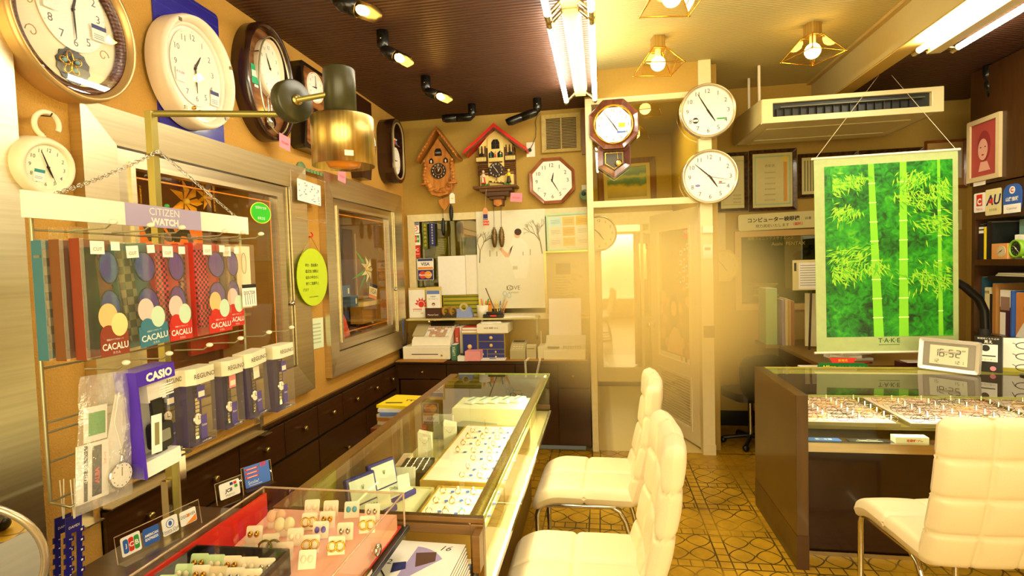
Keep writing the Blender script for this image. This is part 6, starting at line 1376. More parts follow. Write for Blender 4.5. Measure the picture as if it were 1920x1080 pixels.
tray(-.845, -.625, 1.55, 1.86, TZ, .055, mat('cream_board', 'efe4c0', .6), rim_c, 'cream boxed tray holding two open violet jewelry boxes')
jewel_box(-.765, 1.645, TZ+.052, 62, 'open violet velvet jewelry box, nearer of two in the glass counter')
jewel_box(-.745, 1.775, TZ+.052, 62, 'open violet velvet jewelry box, farther of two in the glass counter')
r = thing('pen_tray', 'black box of small silver pendants beside the ring trays', 'pendant tray', (-.755, 2.03, TZ), M=RZ(6))
MB(mat('satin_black', '1c1a10', .3)).bb((-.06, -.08, 0), (.06, .08, .07)).build('box', r, bev=.002)
m = MB(chrome)
for i in range(4):
    for j in range(5): m.tube([(-.04+i*.026, -.06+j*.028, .071), (-.035+i*.026, -.048+j*.028, .074)], .0035, None, I4, 6)
m.build('pendants', r); r.name = 'pendant_box'
solo(MB(mat('cream_case', 'e8d6b0', .5)).bb((-.02, -.09, 0), (.02, .09, .05)).box((0, .0, .052), (.03, .13, .002), mat('dusty_pink', 'd8b09a', .6)), 'flat_case', 'cream flat case lying left of the black pendant box', 'case', (-.845, 2.12, TZ), 'F', RZ(6)) 
solo(MB(tagp).box((0, .05, 0), (.12, .10, .002), None, RX(-20)), 'blank_card', 'blank white card propped up behind the black pendant box', 'card', (-.775, 1.90, TZ+.002), 'B', RZ(4)) 
wdp = mat('white_display', 'f6ecd8', .4)
for i, (x, y, lab) in enumerate(((-.80, 2.28, 'white angled pendant stand, nearer of two in the counter'), (-.73, 2.44, 'white angled pendant stand, farther of two in the counter'))):
    r = thing('pendant_stand', lab, 'display stand', (x, y, TZ), M=RZ(10))
    MB(wdp).prism([(-.03, 0), (.03, 0), (.03, .115), (-.03, .13)], -.022, .022, None, RX(90)).build('stand', r, bev=.004)
    m = MB(chrome)
    for q in range(9): m.ball((-.02+q*.005, -.024, .10-.022*sin(q*pi/8)), .0018, None, I4, 5)
    m.build('necklace', r)
for i in range(3):
    solo(MB([mat('amber_stone', 'd88a1c', .15), mat('amber_dark', '8a5a10', .15), mat('shell_white', 'f4e8c8', .3)][i]).ring(circ(.028, 20, .022), circ(.016, 20, .012), 0, .016), 'bangle', ['amber', 'dark amber', 'shell white'][i]+' bangle lying beside the pendant stands', 'bangle', (-.655+i*.012, 2.62+i*.04, TZ+.001), 'F', RZ(30*i))
solo(MB(mat('mint_felt', 'b8e89a', .7)).prism([(.04*cos(a_*pi/8)*(1+.25*(a_ % 2)), .06*sin(a_*pi/8)*(1+.25*(a_ % 2))) for a_ in range(16)], 0, .004), 'felt_leaf', 'pale green felt leaf under rings at the far right of the counter', 'felt', (-.45, 2.60, TZ+.001))
tray(-.80, -.38, 2.72, 2.96, TZ, .11, mat('white_riser', 'f4ecd0', .6), rim_c, 'white riser box at the far part of the glass counter')
for i in range(5):
    solo(MB(tagp).box((0, 0, .008), (.055, .09, .016)).box((0, 0, .0165), (.012, .09, .001), mat('teal_band', '5aa0a0', .5)), 'gift_box', 'flat white ribboned box in the row on the far white riser', 'box', (-.72+i*.062, 2.86+.01*i, TZ+.1105), 'F', RZ(-20), group='flat ribboned boxes on the far riser')
solo(MB(mat('grey_case', '8a8660', .5)).box((0, 0, .012), (.20, .10, .024)).box((0, 0, .0245), (.19, .09, .001), mat('olive_glass', '7a7a4a', .3)), 'flat_case', 'long olive-topped flat case in front of the ribboned boxes', 'case', (-.66, 2.66, TZ+.02), 'F', RZ(-14)) 
solo(MB(mat('bright_pink', 'e84a8a', .5)).box((0, 0, .008), (.05, .03, .016)), 'pink_case', 'small bright pink case at the left end of the white riser', 'case', (-.83, 2.70, TZ), 'F', RZ(20))
solo(MB(mat('grey_card', 'b8b0a0', .6)).bb((-.05, 0, 0), (.05, .03, .12)).text('♔', .03, fade, T(0, -.001, .08) @ RX(90)), 'gift_box', 'upright grey box with a crown print near the far left of the counter', 'box', (-.80, 2.55, TZ))
# yellow book stack behind the counter
random.seed(41)
st_ = thing('side_stand', 'low dark stand behind the counter under the pile with the yellow book', 'stand', (-1.13, 2.95, 0))
MB(wood_red).bb((-.16, -.18, 0), (.16, .18, .56)).build('body', st_, bev=.003)
for i in range(6):
    q, lab = [(mat('book_white', 'e2d8b8', .6), 'thick white book at the bottom of the pile behind the counter'), (mat('orange_spine', 'd8903a', .5), 'orange-edged magazine second from the bottom of the pile behind the counter'), (paper, 'thin white magazine in the middle of the pile behind the counter'), (mat('pale_blue_print', '6a86c8', .6), 'pale blue magazine in the middle of the pile behind the counter'), (paper, 'white magazine right under the yellow book'), (yel, 'bright yellow book with black lettering on top of the pile')][i]
    m = MB(q).box((0, 0, .009), (.28, .24, .018)).box((0, 0, .0085), (.283, .235, .012), paper)
    if i == 5: m.text('E', .06, ink, T(.02, .0, .0185) @ RZ(-80), shear=.3).box((-.07, -.05, .0183), (.1, .02, .0006), ink, RZ(10))
    solo(m, 'magazine' if i < 5 else 'book', lab, 'book' if i in (0, 5) else 'magazine', (-1.13, 2.95, .561+i*.0188), 'F', RZ(random.uniform(-12, 12) if i < 5 else -6))
# ================================================================ near low counter with magazines
n_ = thing('low_counter', 'dark wooden low counter with a sunken magazine shelf, nearest the camera', 'counter', (0, 0, 0))
MB(wood_dk).bb((-1.17, .45, .05), (-.572, CY0-.008, .795)).build('left_block', n_, bev=.002)
MB(mat('sunken_black', '1a1208', .4)).bb((-.571, .45, .05), (-.33, CY0-.008, .68)).build('magazine_shelf', n_)
MB(wood_tan).bb((-.334, CY0-.05, .68), (-.315, CY0-.008, .775)).build('shelf_upstand', n_, bev=.001)
random.seed(51)
mg = lambda m: m
for i in range(9):
    m = MB(paper).box((0, 0, .003), (.205, .29, .0058))
    m.box((.1026, 0, .003), (.0004, .29, .0022), [ink, mat('rust', '8a4a2a', .6), navy][i % 3])
    if i == 8:
        m.prism([(-.02, -.05)]+[(-.02+.12*cos(rad(a_)), -.05+.17*sin(rad(a_))) for a_ in range(46, 92, 6)], .006, .0064, mat('photo_lilac', 'a89ac8', .5)).prism([(.01, .03), (.05, .06), (.04, .10), (-.01, .09)], .0064, .0067, mat('photo_brown', '5a3a2a', .5)).prism([(-.04, .0), (-.01, .02), (-.02, .05), (-.05, .04)], .0064, .0067, navy)
        m.tube([(-.02+.13*cos(rad(a_)), -.06+.13*sin(rad(a_)), .0062) for a_ in range(-130, 20, 8)], .0012, ink, I4, 5)
        m.tube([(-.02, -.05, .007), (-.085, .03, .007)], .0018, ink, I4, 5).tube([(-.02, -.05, .007), (.05, -.06, .007)], .001, ink, I4, 5).text('2', .02, ink, T(-.06, .045, .0065)).text('16', .022, ink, T(.06, .12, .0065), shear=.3)
        for q in range(3): m.box((.07, -.02-q*.03, .0063), (.06, .012, .0004), mat('photo_brown', '5a3a2a', .5))
    solo(m, 'magazine', 'glossy white magazine with a big clock-face cover, topmost of the near stack' if i == 8 else 'white magazine in the neat stack under the clock-face magazine', 'magazine', (-.462+.0026*(8-i), 1.152-.005*(8-i), .6815+i*.0064), 'F', RZ(-1), group=None if i == 8 else 'magazines stacked in the near counter')
# acrylic case
AX0, AX1, AY0, AY1, AZ, AH = -.875, -.495, .62, 1.235, .7955, .095
a_c = thing('acrylic_case', 'clear acrylic display case with a red lining on the near counter', 'display case', ((AX0+AX1)/2, (AY0+AY1)/2, AZ))
hw, hl = (AX1-AX0)/2, (AY1-AY0)/2
MB(mat('case_black_base', '14110c', .3)).bb((-hw-.01, -hl-.01, 0), (hw+.01, hl+.01, .014)).build('base', a_c, bev=.002)
redl = mat('red_lining', 'd82414', .5)
MB(redl).bb((-hw+.006, -hl+.006, .014), (hw-.006, hl-.006, .017)).bb((-hw+.006, -hl+.006, .017), (-hw+.012, hl-.006, AH-.01)).build('red_lining', a_c)
for p, q in (((-hw, -hl, .014), (-hw+.004, hl, AH)), ((hw-.004, -hl, .014), (hw, hl, AH)), ((-hw+.004, hl-.004, .014), (hw-.004, hl, AH)), ((-hw, -hl, AH), (hw, hl, AH+.004))):
    MB(acryl).bb(p, q).build('acrylic_panel', a_c)
m = MB(thin('acrylic_edge', 'fff0e0', .4, .1, .15, .35, 'f4dcc0')); 
for p, q in (((-hw, hl, AH+.002), (hw, hl, AH+.002)), ((-hw, -hl, AH+.002), (-hw, hl, AH+.002)), ((hw, -hl, AH+.002), (hw, hl, AH+.002)), ((hw, hl, .014), (hw, hl, AH)), ((-hw, hl, .014), (-hw, hl, AH)), ): m.tube([p, q], .0025, None, I4, 6)
m.build('acrylic_edge', a_c)
MB(chrome).lathe([(1e-4, 0), (.013, 0), (.013, .006), (.004, .008), (1e-4, .008)], None, T(hw+.001, .14, .045) @ RY(90), 16).bb((hw, .02, .018), (hw+.008, .10, .026)).build('lock', a_c)
# pink slanted rack
MB(mat('pink_rack', 'f2b8a8', .5)).prism([(-.13, .018), (.16, .018), (.16, .055), (-.13, .022)], -.155, .172, None, T(.01, .12, 0) @ Matrix(((0, 0, 1, 0), (1, 0, 0, 0), (0, 1, 0, 0), (0, 0, 0, 1)))).build('pink_rack', a_c)
ecard = mat('earring_card', 'fdf6ee', .6); tq = mat('turquoise_stone', '4ab0d0', .2)
def earcard(x, y, z, a_, kind, lab, q=None, name='earring_card'):
    r = thing('earring_card', lab, 'earrings', (x, y, z), M=RZ(a_) @ RX(-22) @ Matrix.Scale(1.2, 4))
    MB(q or ecard).prism(rrect(.030, .034, .003, 2), -.0005, .0005, None, T(0, 0, .018) @ RX(90)).build('card', r)
    for s in (-1, 1):
        m = MB(None)
        if kind == 'hoop': m.tube([(s*.007+.008*cos(t_*pi/6), -.004, .018+.008*sin(t_*pi/6)) for t_ in range(12)], .0017, gold, I4, 6, closed=True)
        elif kind == 'bighoop': m.tube([(s*.008+.012*cos(t_*pi/8), -.005, .012+.012*sin(t_*pi/8)) for t_ in range(16)], .0022, mat('olive_metal', '7a6a24', .25, .8), I4, 6, closed=True)
        elif kind == 'petal': m.ball((s*.009, -.004, .026), .010, mat('blush_shell', 'f0c8b0', .4), I4, 10, (1, .35, 1.2))
        elif kind == 'white': m.ball((s*.009, -.004, .026), .011, mat('shell_white', 'f4e8c8', .3), I4, 10, (1, .35, 1.2))
        else:
            mm = {'pearl': stones[2], 'turq': tq, 'violet': mat('violet_bead', '5a48c0', .3), 'gold': gold, 'pink': mat('pink_bead', 'e88aa0', .3), 'silver': chrome}[kind]
            m.ball((s*.006, -.004, .020), .0048, mm, I4, 8, (1, 1, 1.25))
        m.build('earring', r)
    return r
rows = [(-.792, 1.07, 'gold'), (-.775, 1.13, 'petal'), (-.735, 1.10, 'white'), (-.735, 1.045, 'bighoop'), (-.76, 1.005, 'pearl'), (-.715, 1.185, 'pearl'), (-.69, 1.13, 'hoop'), (-.69, 1.07, 'pearl'), (-.685, 1.02, 'pink'), (-.665, 1.185, 'pearl'), (-.65, 1.14, 'gold'), (-.645, 1.10, 'violet'), (-.64, 1.05, 'hoop'), (-.62, 1.00, 'pearl'), (-.61, 1.185, 'turq'), (-.585, 1.10, 'silver'), (-.58, 1.05, 'hoop'), (-.555, 1.18, 'silver'), (-.545, 1.13, 'hoop')]
knd = {'gold': 'small gold drops', 'petal': 'blush petal shells', 'white': 'round white shells', 'bighoop': 'olive metal double hoops', 'pearl': 'white pearls', 'hoop': 'gold hoops', 'pink': 'pink beads', 'violet': 'violet beads', 'turq': 'turquoise ovals', 'silver': 'silver studs'}
seen = {}
for x, y, kd in rows:
    tot = sum(1 for q in rows if q[2] == kd); seen[kd] = seen.get(kd, 0)+1
    zz = AZ+.0225+(y-.975)*.114 if y > .975 else AZ+.0225
    r = earcard(x, y, zz+.0015, 12, kd, 'earring card with '+knd[kd]+' on the pink rack of the acrylic case')
    if tot > 1: r['group'] = 'earring cards with '+knd[kd]
# black inner box with many cards
r = thing('card_box', 'open black box of pastel earring cards at the bottom edge of the picture', 'box', (-.745, .845, AZ+.0176), M=RZ(2))
MB(mat('case_black_base', '14110c', .3)).ring(rect(-.105, .105, -.14, .135), rect(-.100, .100, -.135, .130), 0, .066).build('walls', r); MB(mat('beige_foam', 'b8a88a', .7)).bb((-.1, -.135, 0), (.1, .13, .03)).build('foam', r)
random.seed(61)
cols = [mat('mint_card', 'cdeec8', .6), ecard, mat('sky_card', '9ad4e8', .6), mat('beige_card', 'e8dcc4', .6)]
for j in range(6):
    for i in range(5):
        q = cols[random.choice([0, 0, 1, 1, 1, 2, 3])] if i else cols[0]
        rr = earcard(-.745-.078+i*.037+j*.002, .735+j*.038, AZ+.0176+.0305, 8, random.choice(['pearl', 'gold', 'gold', 'silver', 'pearl']), 'pastel card of tiny stud earrings in the open black box', q)
        rr['group'] = 'pastel earring cards in the black box'
# card sign holders on the counter left of the case
def lsign(x0, y0, x1, y1, h, lab, cards, z=.7955, name='card_holder', tilt=12):
    L_ = math.hypot(x1-x0, y1-y0); ang = math.degrees(math.atan2(y1-y0, x1-x0))
    r = thing(name, lab, 'sign holder', ((x0+x1)/2, (y0+y1)/2, z), M=RZ(ang) @ RX(90))
    MB(acryl).bb((-L_/2, 0, -.001), (L_/2, h, .001), None, RX(-tilt)).bb((-L_/2, -.0005, 0), (L_/2, .001, .028)).build('acrylic_stand', r)
    MB(thin('acrylic_edge', 'fff0e0', .4, .1, .15, .35, 'f4dcc0')).tube([(-L_/2, 0, 0), (-L_/2, h, 0), (L_/2, h, 0), (L_/2, 0, 0)], .0012, None, RX(-tilt), 5).build('acrylic_edge', r)
    for (cx, cy, w_, hh_, base, fn, cl) in cards:
        m = MB(base).prism(rrect(w_, hh_, .004, 3), 0, .0008, None, RX(-tilt) @ T(cx, cy, .0015))
        m2 = MB(base); fn(m2, w_, hh_, .001)
        m.v += [RX(-tilt) @ T(cx, cy, .0015) @ v for v in m2.v]; o_ = len(m.v)-len(m2.v)
        for f_, mi_, sm_ in zip(m2.f, m2.mi, m2.sm): m.f.append([i+o_ for i in f_]); m.mi.append(m._slot(m2.mats[mi_])); m.sm.append(sm_)
        m.build('card', r, label=cl)
    return r
def amex(m, w_, h_, z): m.text('AMERICAN', h_*.16, paper, T(0, .003, z), maxw=w_*.85, bold=.03).text('EXPRESS', h_*.16, paper, T(0, -.006, z), maxw=w_*.85, bold=.03)
def diners(m, w_, h_, z): m.tube([(.010*cos(t_*pi/8), .005+.010*sin(t_*pi/8), z) for t_ in range(16)], .0008, blu, I4, 4, closed=True).prism(circ(.0045, 12, .006), z, z+.0004, blu, T(0, .005, 0)).text('Diners Club', .006, ink, T(0, -.011, z)).text('INTERNATIONAL', .003, ink, T(0, -.016, z))
def discover(m, w_, h_, z): m.text('DISCOVER', .008, ink, T(0, .004, z), maxw=w_*.9).prism([(-w_*.2, -h_*.46), (w_*.46, -h_*.46), (w_*.46, h_*.0)], z, z+.0004, orange).prism(circ(.004, 12), z+.0003, z+.0008, orange, T(.0, .004, 0))
def jcb3(m, w_, h_, z):
    for i, (q, t_) in enumerate(((blu, 'J'), (red, 'C'), (grn, 'B'))): m.prism(rrect(w_*.25, h_*.72, w_*.09, 3), z, z+.0006, q, T((i-1)*w_*.28, 0, 0)).text(t_, h_*.26, paper, T((i-1)*w_*.28, 0, z+.001), bold=.03)
lsign(-1.095, 1.018, -1.050, 1.222, .062, 'acrylic holder with four credit card logos at the near left counter edge', [(-.072, .032, .044, .044, paper, jcb3, 'JCB card logo'), (-.025, .030, .038, .040, blu, amex, 'blue American Express card'), (.022, .032, .040, .042, paper, diners, 'white Diners Club card'), (.070, .032, .044, .036, paper, discover, 'white and orange Discover card')], tilt=8)
lsign(-1.08, 1.318, -1.052, 1.392, .060, 'small acrylic stand with a JCB PREMO card', [(0, .032, .060, .044, paper, lambda m, w_, h_, z: m.text('JCB', .013, ink, T(-.004, -.003, z), bold=.04, shear=.2).text('PREMO', .006, fade, T(0, -.015, z), maxw=.045).box((.006, .014, z), (.009, .008, .0006), navy).box((.017, .014, z), (.009, .008, .0006), red).box((.019, .004, z), (.009, .008, .0006), grn), 'white JCB card')], tilt=8)
def smile(m, w_, h_, z):
    for i in range(3): m.box((-.016, .022-i*.012, z), (.04, .006, .0004), red).box((-.016, .022-i*.012, z+.0005), (.03, .0018, .0004), paper)
    m.text('Smile!', .010, paper, T(-.014, -.018, z)).box((-.008, -.027, z), (.04, .0012, .0005), paper)
    for i in range(5): m.box((.012+i*.004, .026, z), (.002, .014, .0006), red)
lsign(-1.072, 1.418, -1.03, 1.50, .066, 'blue card with red and white stripes standing on the counter past the JCB stand', [(0, .035, .078, .064, mat('card_blue', '4a7ad8', .5), smile, 'blue Smile card with stripes')], tilt=8, name='blue_card')
# ================================================================ spectacle counter on the right
SX0, SX1, SY0, SY1, SZ2 = .862, 2.40, 2.60, 3.22, .815
s2 = thing('spectacle_counter', 'brown wooden spectacle counter with a glass top and steel strip, on the right', 'display counter', (0, 0, 0))
wp = stretch('umber_laminate', '4c3412', '563a14', (40, 3, 3), .3, 0, .02, coat=.3)
MB(wp).bb((SX0, SY0-.005, .16), (SX0+.052, SY1+.05, SZ2)).build('end_panel', s2, bev=.002)
MB(wood_dk).bb((SX0-.001, SY0-.006, 0), (SX0+.053, SY1+.051, .16)).build('kick_panel', s2)
MB(glass_g).bb((SX0+.052, SY0, SZ2-.007), (SX1, SY1, SZ2+.001)).build('glass_top', s2)
MB(thin('green_glass_edge', 'd8e8a0', .5, .1, .1, .5, 'd8e080')).bb((SX0+.052, SY0-.002, SZ2-.008), (1.955, SY0, SZ2-.005)).bb((SX0+.052, SY0-.002, SZ2-.002), (1.955, SY0, SZ2+.001)).bb((1.94, SY0-.001, .60), (1.945, SY0+.004, SZ2-.008)).build('glass_edge', s2)
MB(glass_g).bb((SX0+.052, SY0+.002, .60), (SX1, SY0+.006, SZ2-.008)).build('glass_front', s2)
MB(mat('counter_ledge', 'a89a3c', .4)).bb((SX0+.052, SY1, SZ2-.03), (SX1, SY1+.05, SZ2)).build('back_ledge', s2)
MB(steelh).bb((SX0+.052, SY0-.004, .555), (SX1, SY0+.012, .598)).build('steel_strip', s2)
MB(wood_dk).bb((SX0+.052, SY0+.012, .57), (SX1, SY1, .596)).build('lower_shelf', s2)
MB(mat('tray_support', '5a4a1c', .5)).bb((SX0+.052, SY0+.07, .64), (SX1, SY1, .655)).build('tray_shelf', s2)
MB(mat('maroon_panel', '2a100a', .25, coat=.5)).bb((SX0+.052, SY0+.14, .03), (SX1, SY0+.16, .57)).build('front_panel', s2)
MB(wood_dk).bb((SX0+.052, SY0+.16, .0), (SX1, SY1+.02, .57)).build('cabinet', s2)
MB(steelh).bb((SX0+.052, SY0+.132, .0), (SX1, SY0+.14, .02)).build('kick_strip', s2)
MB(wood_dk).bb((SX0+.052, SY1, .57), (SX1, SY1+.02, SZ2-.03)).build('back_wall', s2)
l = bpy.data.lights.new('spectacle_glow', 'AREA'); l.shape = 'RECTANGLE'; l.size = 1.3; l.size_y = .03; l.energy = 5; l.color = (1, .92, .68)
lo = bpy.data.objects.new('spectacle_glow', l); COL.objects.link(lo); lo.parent = s2; lo.matrix_basis = T(1.65, SY0+.05, SZ2-.02) @ RX(30)
padm = mat('lilac_pad', 'e8c4cc', .7)
def gtray(x0, x1, lab): 
    r = tray(x0, x1, SY0+.075, SY1-.03, .6555, .014, padm, mat('tray_edge', '6a5a3a', .5), lab); return r
gtray(.925, 1.335, 'pink pad of spectacle frames, left tray in the glass counter')
gtray(1.375, 1.935, 'wide pink pad of spectacle frames, right tray in the glass counter')
gtray(1.96, 2.38, 'pink pad at the far right end of the spectacle counter')
def glasses_mesh(lens_m, frame_m, shape=0):
    m = MB(frame_m)
    for s in (-1, 1):
        pts = [(s*.034+.026*cos(t_*pi/8)*(1+.08*shape), .0, .018+.017*sin(t_*pi/8)) for t_ in range(16)]
        m.tube(pts, .0012, None, I4, 5, closed=True)
        m.tube([(s*.060, 0, .022), (s*.063, .010, .022), (s*.03, .018+.004*s, .016), (s*-.045, .024+.004*s, .008)], .0014, None, I4, 5)
    m.tube([(-.009, 0, .022), (0, -.001, .025), (.009, 0, .022)], .0012, None, I4, 5)
    m.box((.034, -.003, .026), (.006, .001, .022), tagp, RZ(0)); m.box((.030, -.003, .026), (.0012, .002, .022), ink)
    return m
fcol = [gold, mat('brown_frame', '5a3018', .25), mat('silver_frame', 'b8a898', .2, .9), mat('rose_frame', 'b06a5a', .25, .5), mat('black_frame', '1c1814', .2)]
random.seed(71); protos = []
for i, q in enumerate(fcol):
    o = solo(glasses_mesh(None, q, i % 3), 'eyeglasses', 'pair of spectacles lying on the left pink pad of the glass counter', 'eyeglasses', (0, 0, 0), group='spectacles on the left pad'); protos.append(o)
cnt = 0
def put(x, y, lab, grp, k_=None):
    global cnt
    if cnt < len(protos): o = protos[cnt]
    else:
        o = protos[random.randrange(len(protos)) if k_ is None else k_].copy(); COL.objects.link(o)
    cnt += 1
    o.matrix_basis = T(x, y, .6702) @ RZ(random.uniform(-8, 8)); o['label'] = lab; o['group'] = grp
for j in range(7):
    for i in range(3): put(.998+i*.133, 2.69+j*.062, 'pair of spectacles lying on the left pink pad of the glass counter', 'spectacles on the left pad')
for j in range(7):
    for i in range(4): put(1.448+i*.138, 2.69+j*.062, 'pair of spectacles lying on the wide right pink pad of the glass counter', 'spectacles on the right pad')
for j in range(6):
    for i in range(3): put(2.04+i*.13, 2.69+j*.072, 'pair of spectacles on the far right pad of the glass counter', 'spectacles on the far right pad')
def lowcard(x0, x1, q, fn, lab, h=.004, d_=.045):
    m = MB(q).bb((x0-(x0+x1)/2, -d_/2, 0), ((x1-x0)/2, d_/2, h)); fn(m, x1-x0, h); solo(m, 'card' if h < .01 else 'small_box', lab, 'card' if h < .01 else 'box', ((x0+x1)/2, SY0+.04, .5965))
lowcard(.922, 1.065, mat('card_blue2', '3a6ac0', .5), lambda m, w_, h: m.text('第一金属', .018, paper, T(0, 0, h+.0005), bold=.02, maxw=w_*.85), 'small blue card with white characters under the left spectacle tray')
lowcard(1.095, 1.265, ink, lambda m, w_, h: m.tube([(-.04, .005, h+.001), (-.035, -.006, h+.001), (-.01, -.006, h+.001), (0, .002, h+.001), (.03, -.004, h+.001), (.045, .004, h+.001)], .0008, paper, I4, 4).box((0, -.016, h+.0004), (.11, .003, .0004), paper), 'black card with a white spectacle outline under the trays')
lowcard(1.285, 1.42, paper, lambda m, w_, h: m.text('老眼鏡フレ', .014, red, T(.01, -.0226, h*.45) @ RX(90), bold=.04, maxw=w_*.8), 'white box with red characters beside the black spectacle card', .028)
# digital clock
dg = thing('digital_clock', 'silver-framed digital clock standing on the spectacle counter', 'clock', (1.79, 3.135, SZ2+.0015), M=Matrix(((.65, 0, -.76, 0), (-.76, 0, -.65, 0), (0, 1, 0, 0), (0, 0, 0, 1))))
silv = mat('silver_plastic', 'cfc9c0', .25, .4)
MB(silv).ring(rrect(.265, .168, .012, 3), rrect(.225, .128, .006, 3), -.02, .012, None, T(0, .086, 0) @ RX(-8), zi1=.004).build('frame', dg, bev=.002)
MB(mat('clock_bezel', '8a8478', .25)).box((0, 0, 0), (.23, .132, .006), None, T(0, .086, -.003) @ RX(-8)).build('bezel', dg)
m = MB(mat('lcd', 'c8c8ac', .3)).box((0, .0, .004), (.165, .10, .002), None, T(0, .086, -.001) @ RX(-8)); Mx = T(0, .086, .0008) @ RX(-8)
lcd = mat('lcd_ink', '3a3c34', .4)
SEG = {'0': 'abcdef', '1': 'bc', '2': 'abged', '3': 'abgcd', '4': 'fgbc', '5': 'afgcd', '6': 'afgedc', '7': 'abc', '8': 'abcdefg', '9': 'abcdfg'}
def seg(m, ch_, x, y, w_, h_):
    t_ = w_*.2
    for s in SEG[ch_]:
        p = {'a': (0, h_/2, w_, t_), 'g': (0, 0, w_, t_), 'd': (0, -h_/2, w_, t_), 'f': (-w_/2, h_/4, t_, h_/2), 'e': (-w_/2, -h_/4, t_, h_/2), 'b': (w_/2, h_/4, t_, h_/2), 'c': (w_/2, -h_/4, t_, h_/2)}[s]
        m.box((x+p[0], y+p[1], .0055), (p[2]*.9, p[3]*.9, .0008), lcd, Mx)
for ch_, x in (('1', -.055), ('6', -.028), ('5', .012), ('2', .042)): seg(m, ch_, x, .012, .018, .036)
for y in (.004, .020): m.box((-.008, y, .0055), (.004, .004, .0008), lcd, Mx)
for ch_, x in (('1', -.06), ('2', -.046), ('1', .03), ('2', .045), ('1', .062)): seg(m, ch_, x, -.032, .008, .016)
m.text('温度', .008, lcd, Mx @ T(.065, .03, .006)); m.build('lcd_screen', dg)
MB(silv).box((0, .05, -.045), (.10, .10, .012), None, RX(25)).build('stand', dg)
r = thing('poster_box', 'black packet with white Japanese lettering behind the digital clock', 'packet', (1.985, 3.15, SZ2+.0015), M=RZ(-38) @ RX(90))
m = MB(black).bb((-.055, 0, -.02), (.055, .185, .02)).box((0, .10, .0205), (.075, .09, .001), paper).prism(circ(.017, 16), .021, .0216, ink, T(-.01, .125, 0)).text('見え', .016, paper, T(.0, .158, .0206), bold=.02).text('眼鏡用くもり止め', .010, paper, T(0, .175, .0206), maxw=.1).prism(circ(.012, 16), .0205, .021, pink, T(.02, .02, 0)).box((0, .085, .0212), (.06, .006, .0006), ink).text('クリーナー', .012, ink, T(0, .065, .0212), maxw=.06); m.build('packet', r); r.name = 'packet'
r = thing('eyeglass_display', 'black wire display stand with three pairs of glasses at the right edge', 'display stand', (2.10, 3.02, SZ2+.0015), M=RZ(-30))
MB(black).tube([(0, 0, 0), (0, 0, .19)], .005).lathe([(1e-4, 0), (.05, 0), (.05, .006), (1e-4, .008)], None, I4, 20).build('post', r)
for i, z in enumerate((.155, .10, .045)):
    m = MB(black)
    for s in (-1, 1): m.tube([(s*.036+.030*cos(t_*pi/8), -.025, z+.016*sin(t_*pi/8)) for t_ in range(16)], .0022, None, I4, 6, closed=True).tube([(s*.066, -.025, z+.006), (s*.072, .06, z)], .002)
    m.tube([(-.008, -.025, z+.004), (.008, -.025, z+.004)], .0022).tube([(0, 0, z), (0, -.025, z+.003)], .003); m.build('glasses', r)
solo(MB(paper).bb((-.11, 0, 0), (.11, .006, .175)).bb((-.11, -.001, 0), (.11, 0, .02), mat('olive_band', 'a8a01c', .5)), 'mirror_card', 'white and silver card standing behind the wire glasses display', 'card', (2.135, 3.125, SZ2+.0015), 'F', RZ(-20) @ RX(-6))
# ================================================================ wire rack of packets on its post
RXp = -1.10
pole = thing('display_post', 'square metal post carrying the wire rack and the brass lamp arm', 'post', (-1.125, 1.215, .7955))
pm = mat('olive_metal_paint', 'a89a50', .35, .5)
MB(pm).box((0, 0, .535), (.020, .020, 1.07)).build('post', pole, bev=.001)
MB(chrome).box((0, .035, .11), (.006, .022, .22)).box((0, -.02, .06), (.02, .012, .12)).build('slotted_foot', pole)
for z in (.30, .78, .80, .96): MB(mat('rust_wire', '7a5a24', .4, .5)).box((0, 0, z), (.024, .024, .004)).build('wire_tie', pole)
arm_e = at('y', 1.31, 530, 214)
p_top = Vector((0, 0, 1.065))
MB(pm).tube([p_top, arm_e-Vector(pole.location)], .0085, None, I4, 4).build('arm', pole)
# lamp on the arm
lp = thing('pivoting_lamp', 'brass lamp shade with a dark cylinder hung on a pivoting disc from the post arm', 'lamp', at('y', 1.31, 548, 190))
dkb = mat('olive_black_enamel', '3c3a22', .35)
dd = Vector((.93, -.36, 0)).normalized(); sd = Vector((.36, .93, 0)).normalized()
Ml = Matrix(((sd.x, 0, dd.x, 0), (sd.y, 0, dd.y, 0), (0, 1, 0, 0), (0, 0, 0, 1)))
MB(dkb).lathe([(1e-4, -.018), (.052, -.018), (.054, -.014), (.054, .012), (.050, .016), (1e-4, .016)], None, Ml, 32).build('pivot_disc', lp)
MB(brass).lathe([(1e-4, .016), (.014, .016), (.014, .022), (1e-4, .022)], None, Ml, 16).build('hub', lp)
q1 = at('y', 1.33, 640, 172)-lp.location
MB(pm).tube([dd*.02, q1*.8], .007, None, I4, 10).tube([q1*.72, q1*.92], .010, None, I4, 10).build('rod', lp)
ctr = at('y', 1.35, 637, 172); top = at('y', 1.35, 637, 130).z; mid = at('y', 1.35, 642, 221).z; bot = at('y', 1.35, 645, 312).z
R1 = (at('y', 1.35, 664, 170)-at('y', 1.35, 609, 170)).length/2; R2 = (at('y', 1.35, 697, 270)-at('y', 1.35, 590, 270)).length/2
o_ = lambda z: z-lp.location.z
cx_ = ctr.x-lp.location.x; cy_ = ctr.y-lp.location.y
MB(dkb).lathe([(1e-4, o_(top)), (R1*.96, o_(top)), (R1, o_(top)-.004), (R1, o_(mid)), (R1*.9, o_(mid))], None, T(cx_, cy_, 0), 36).build('lamp_body', lp)
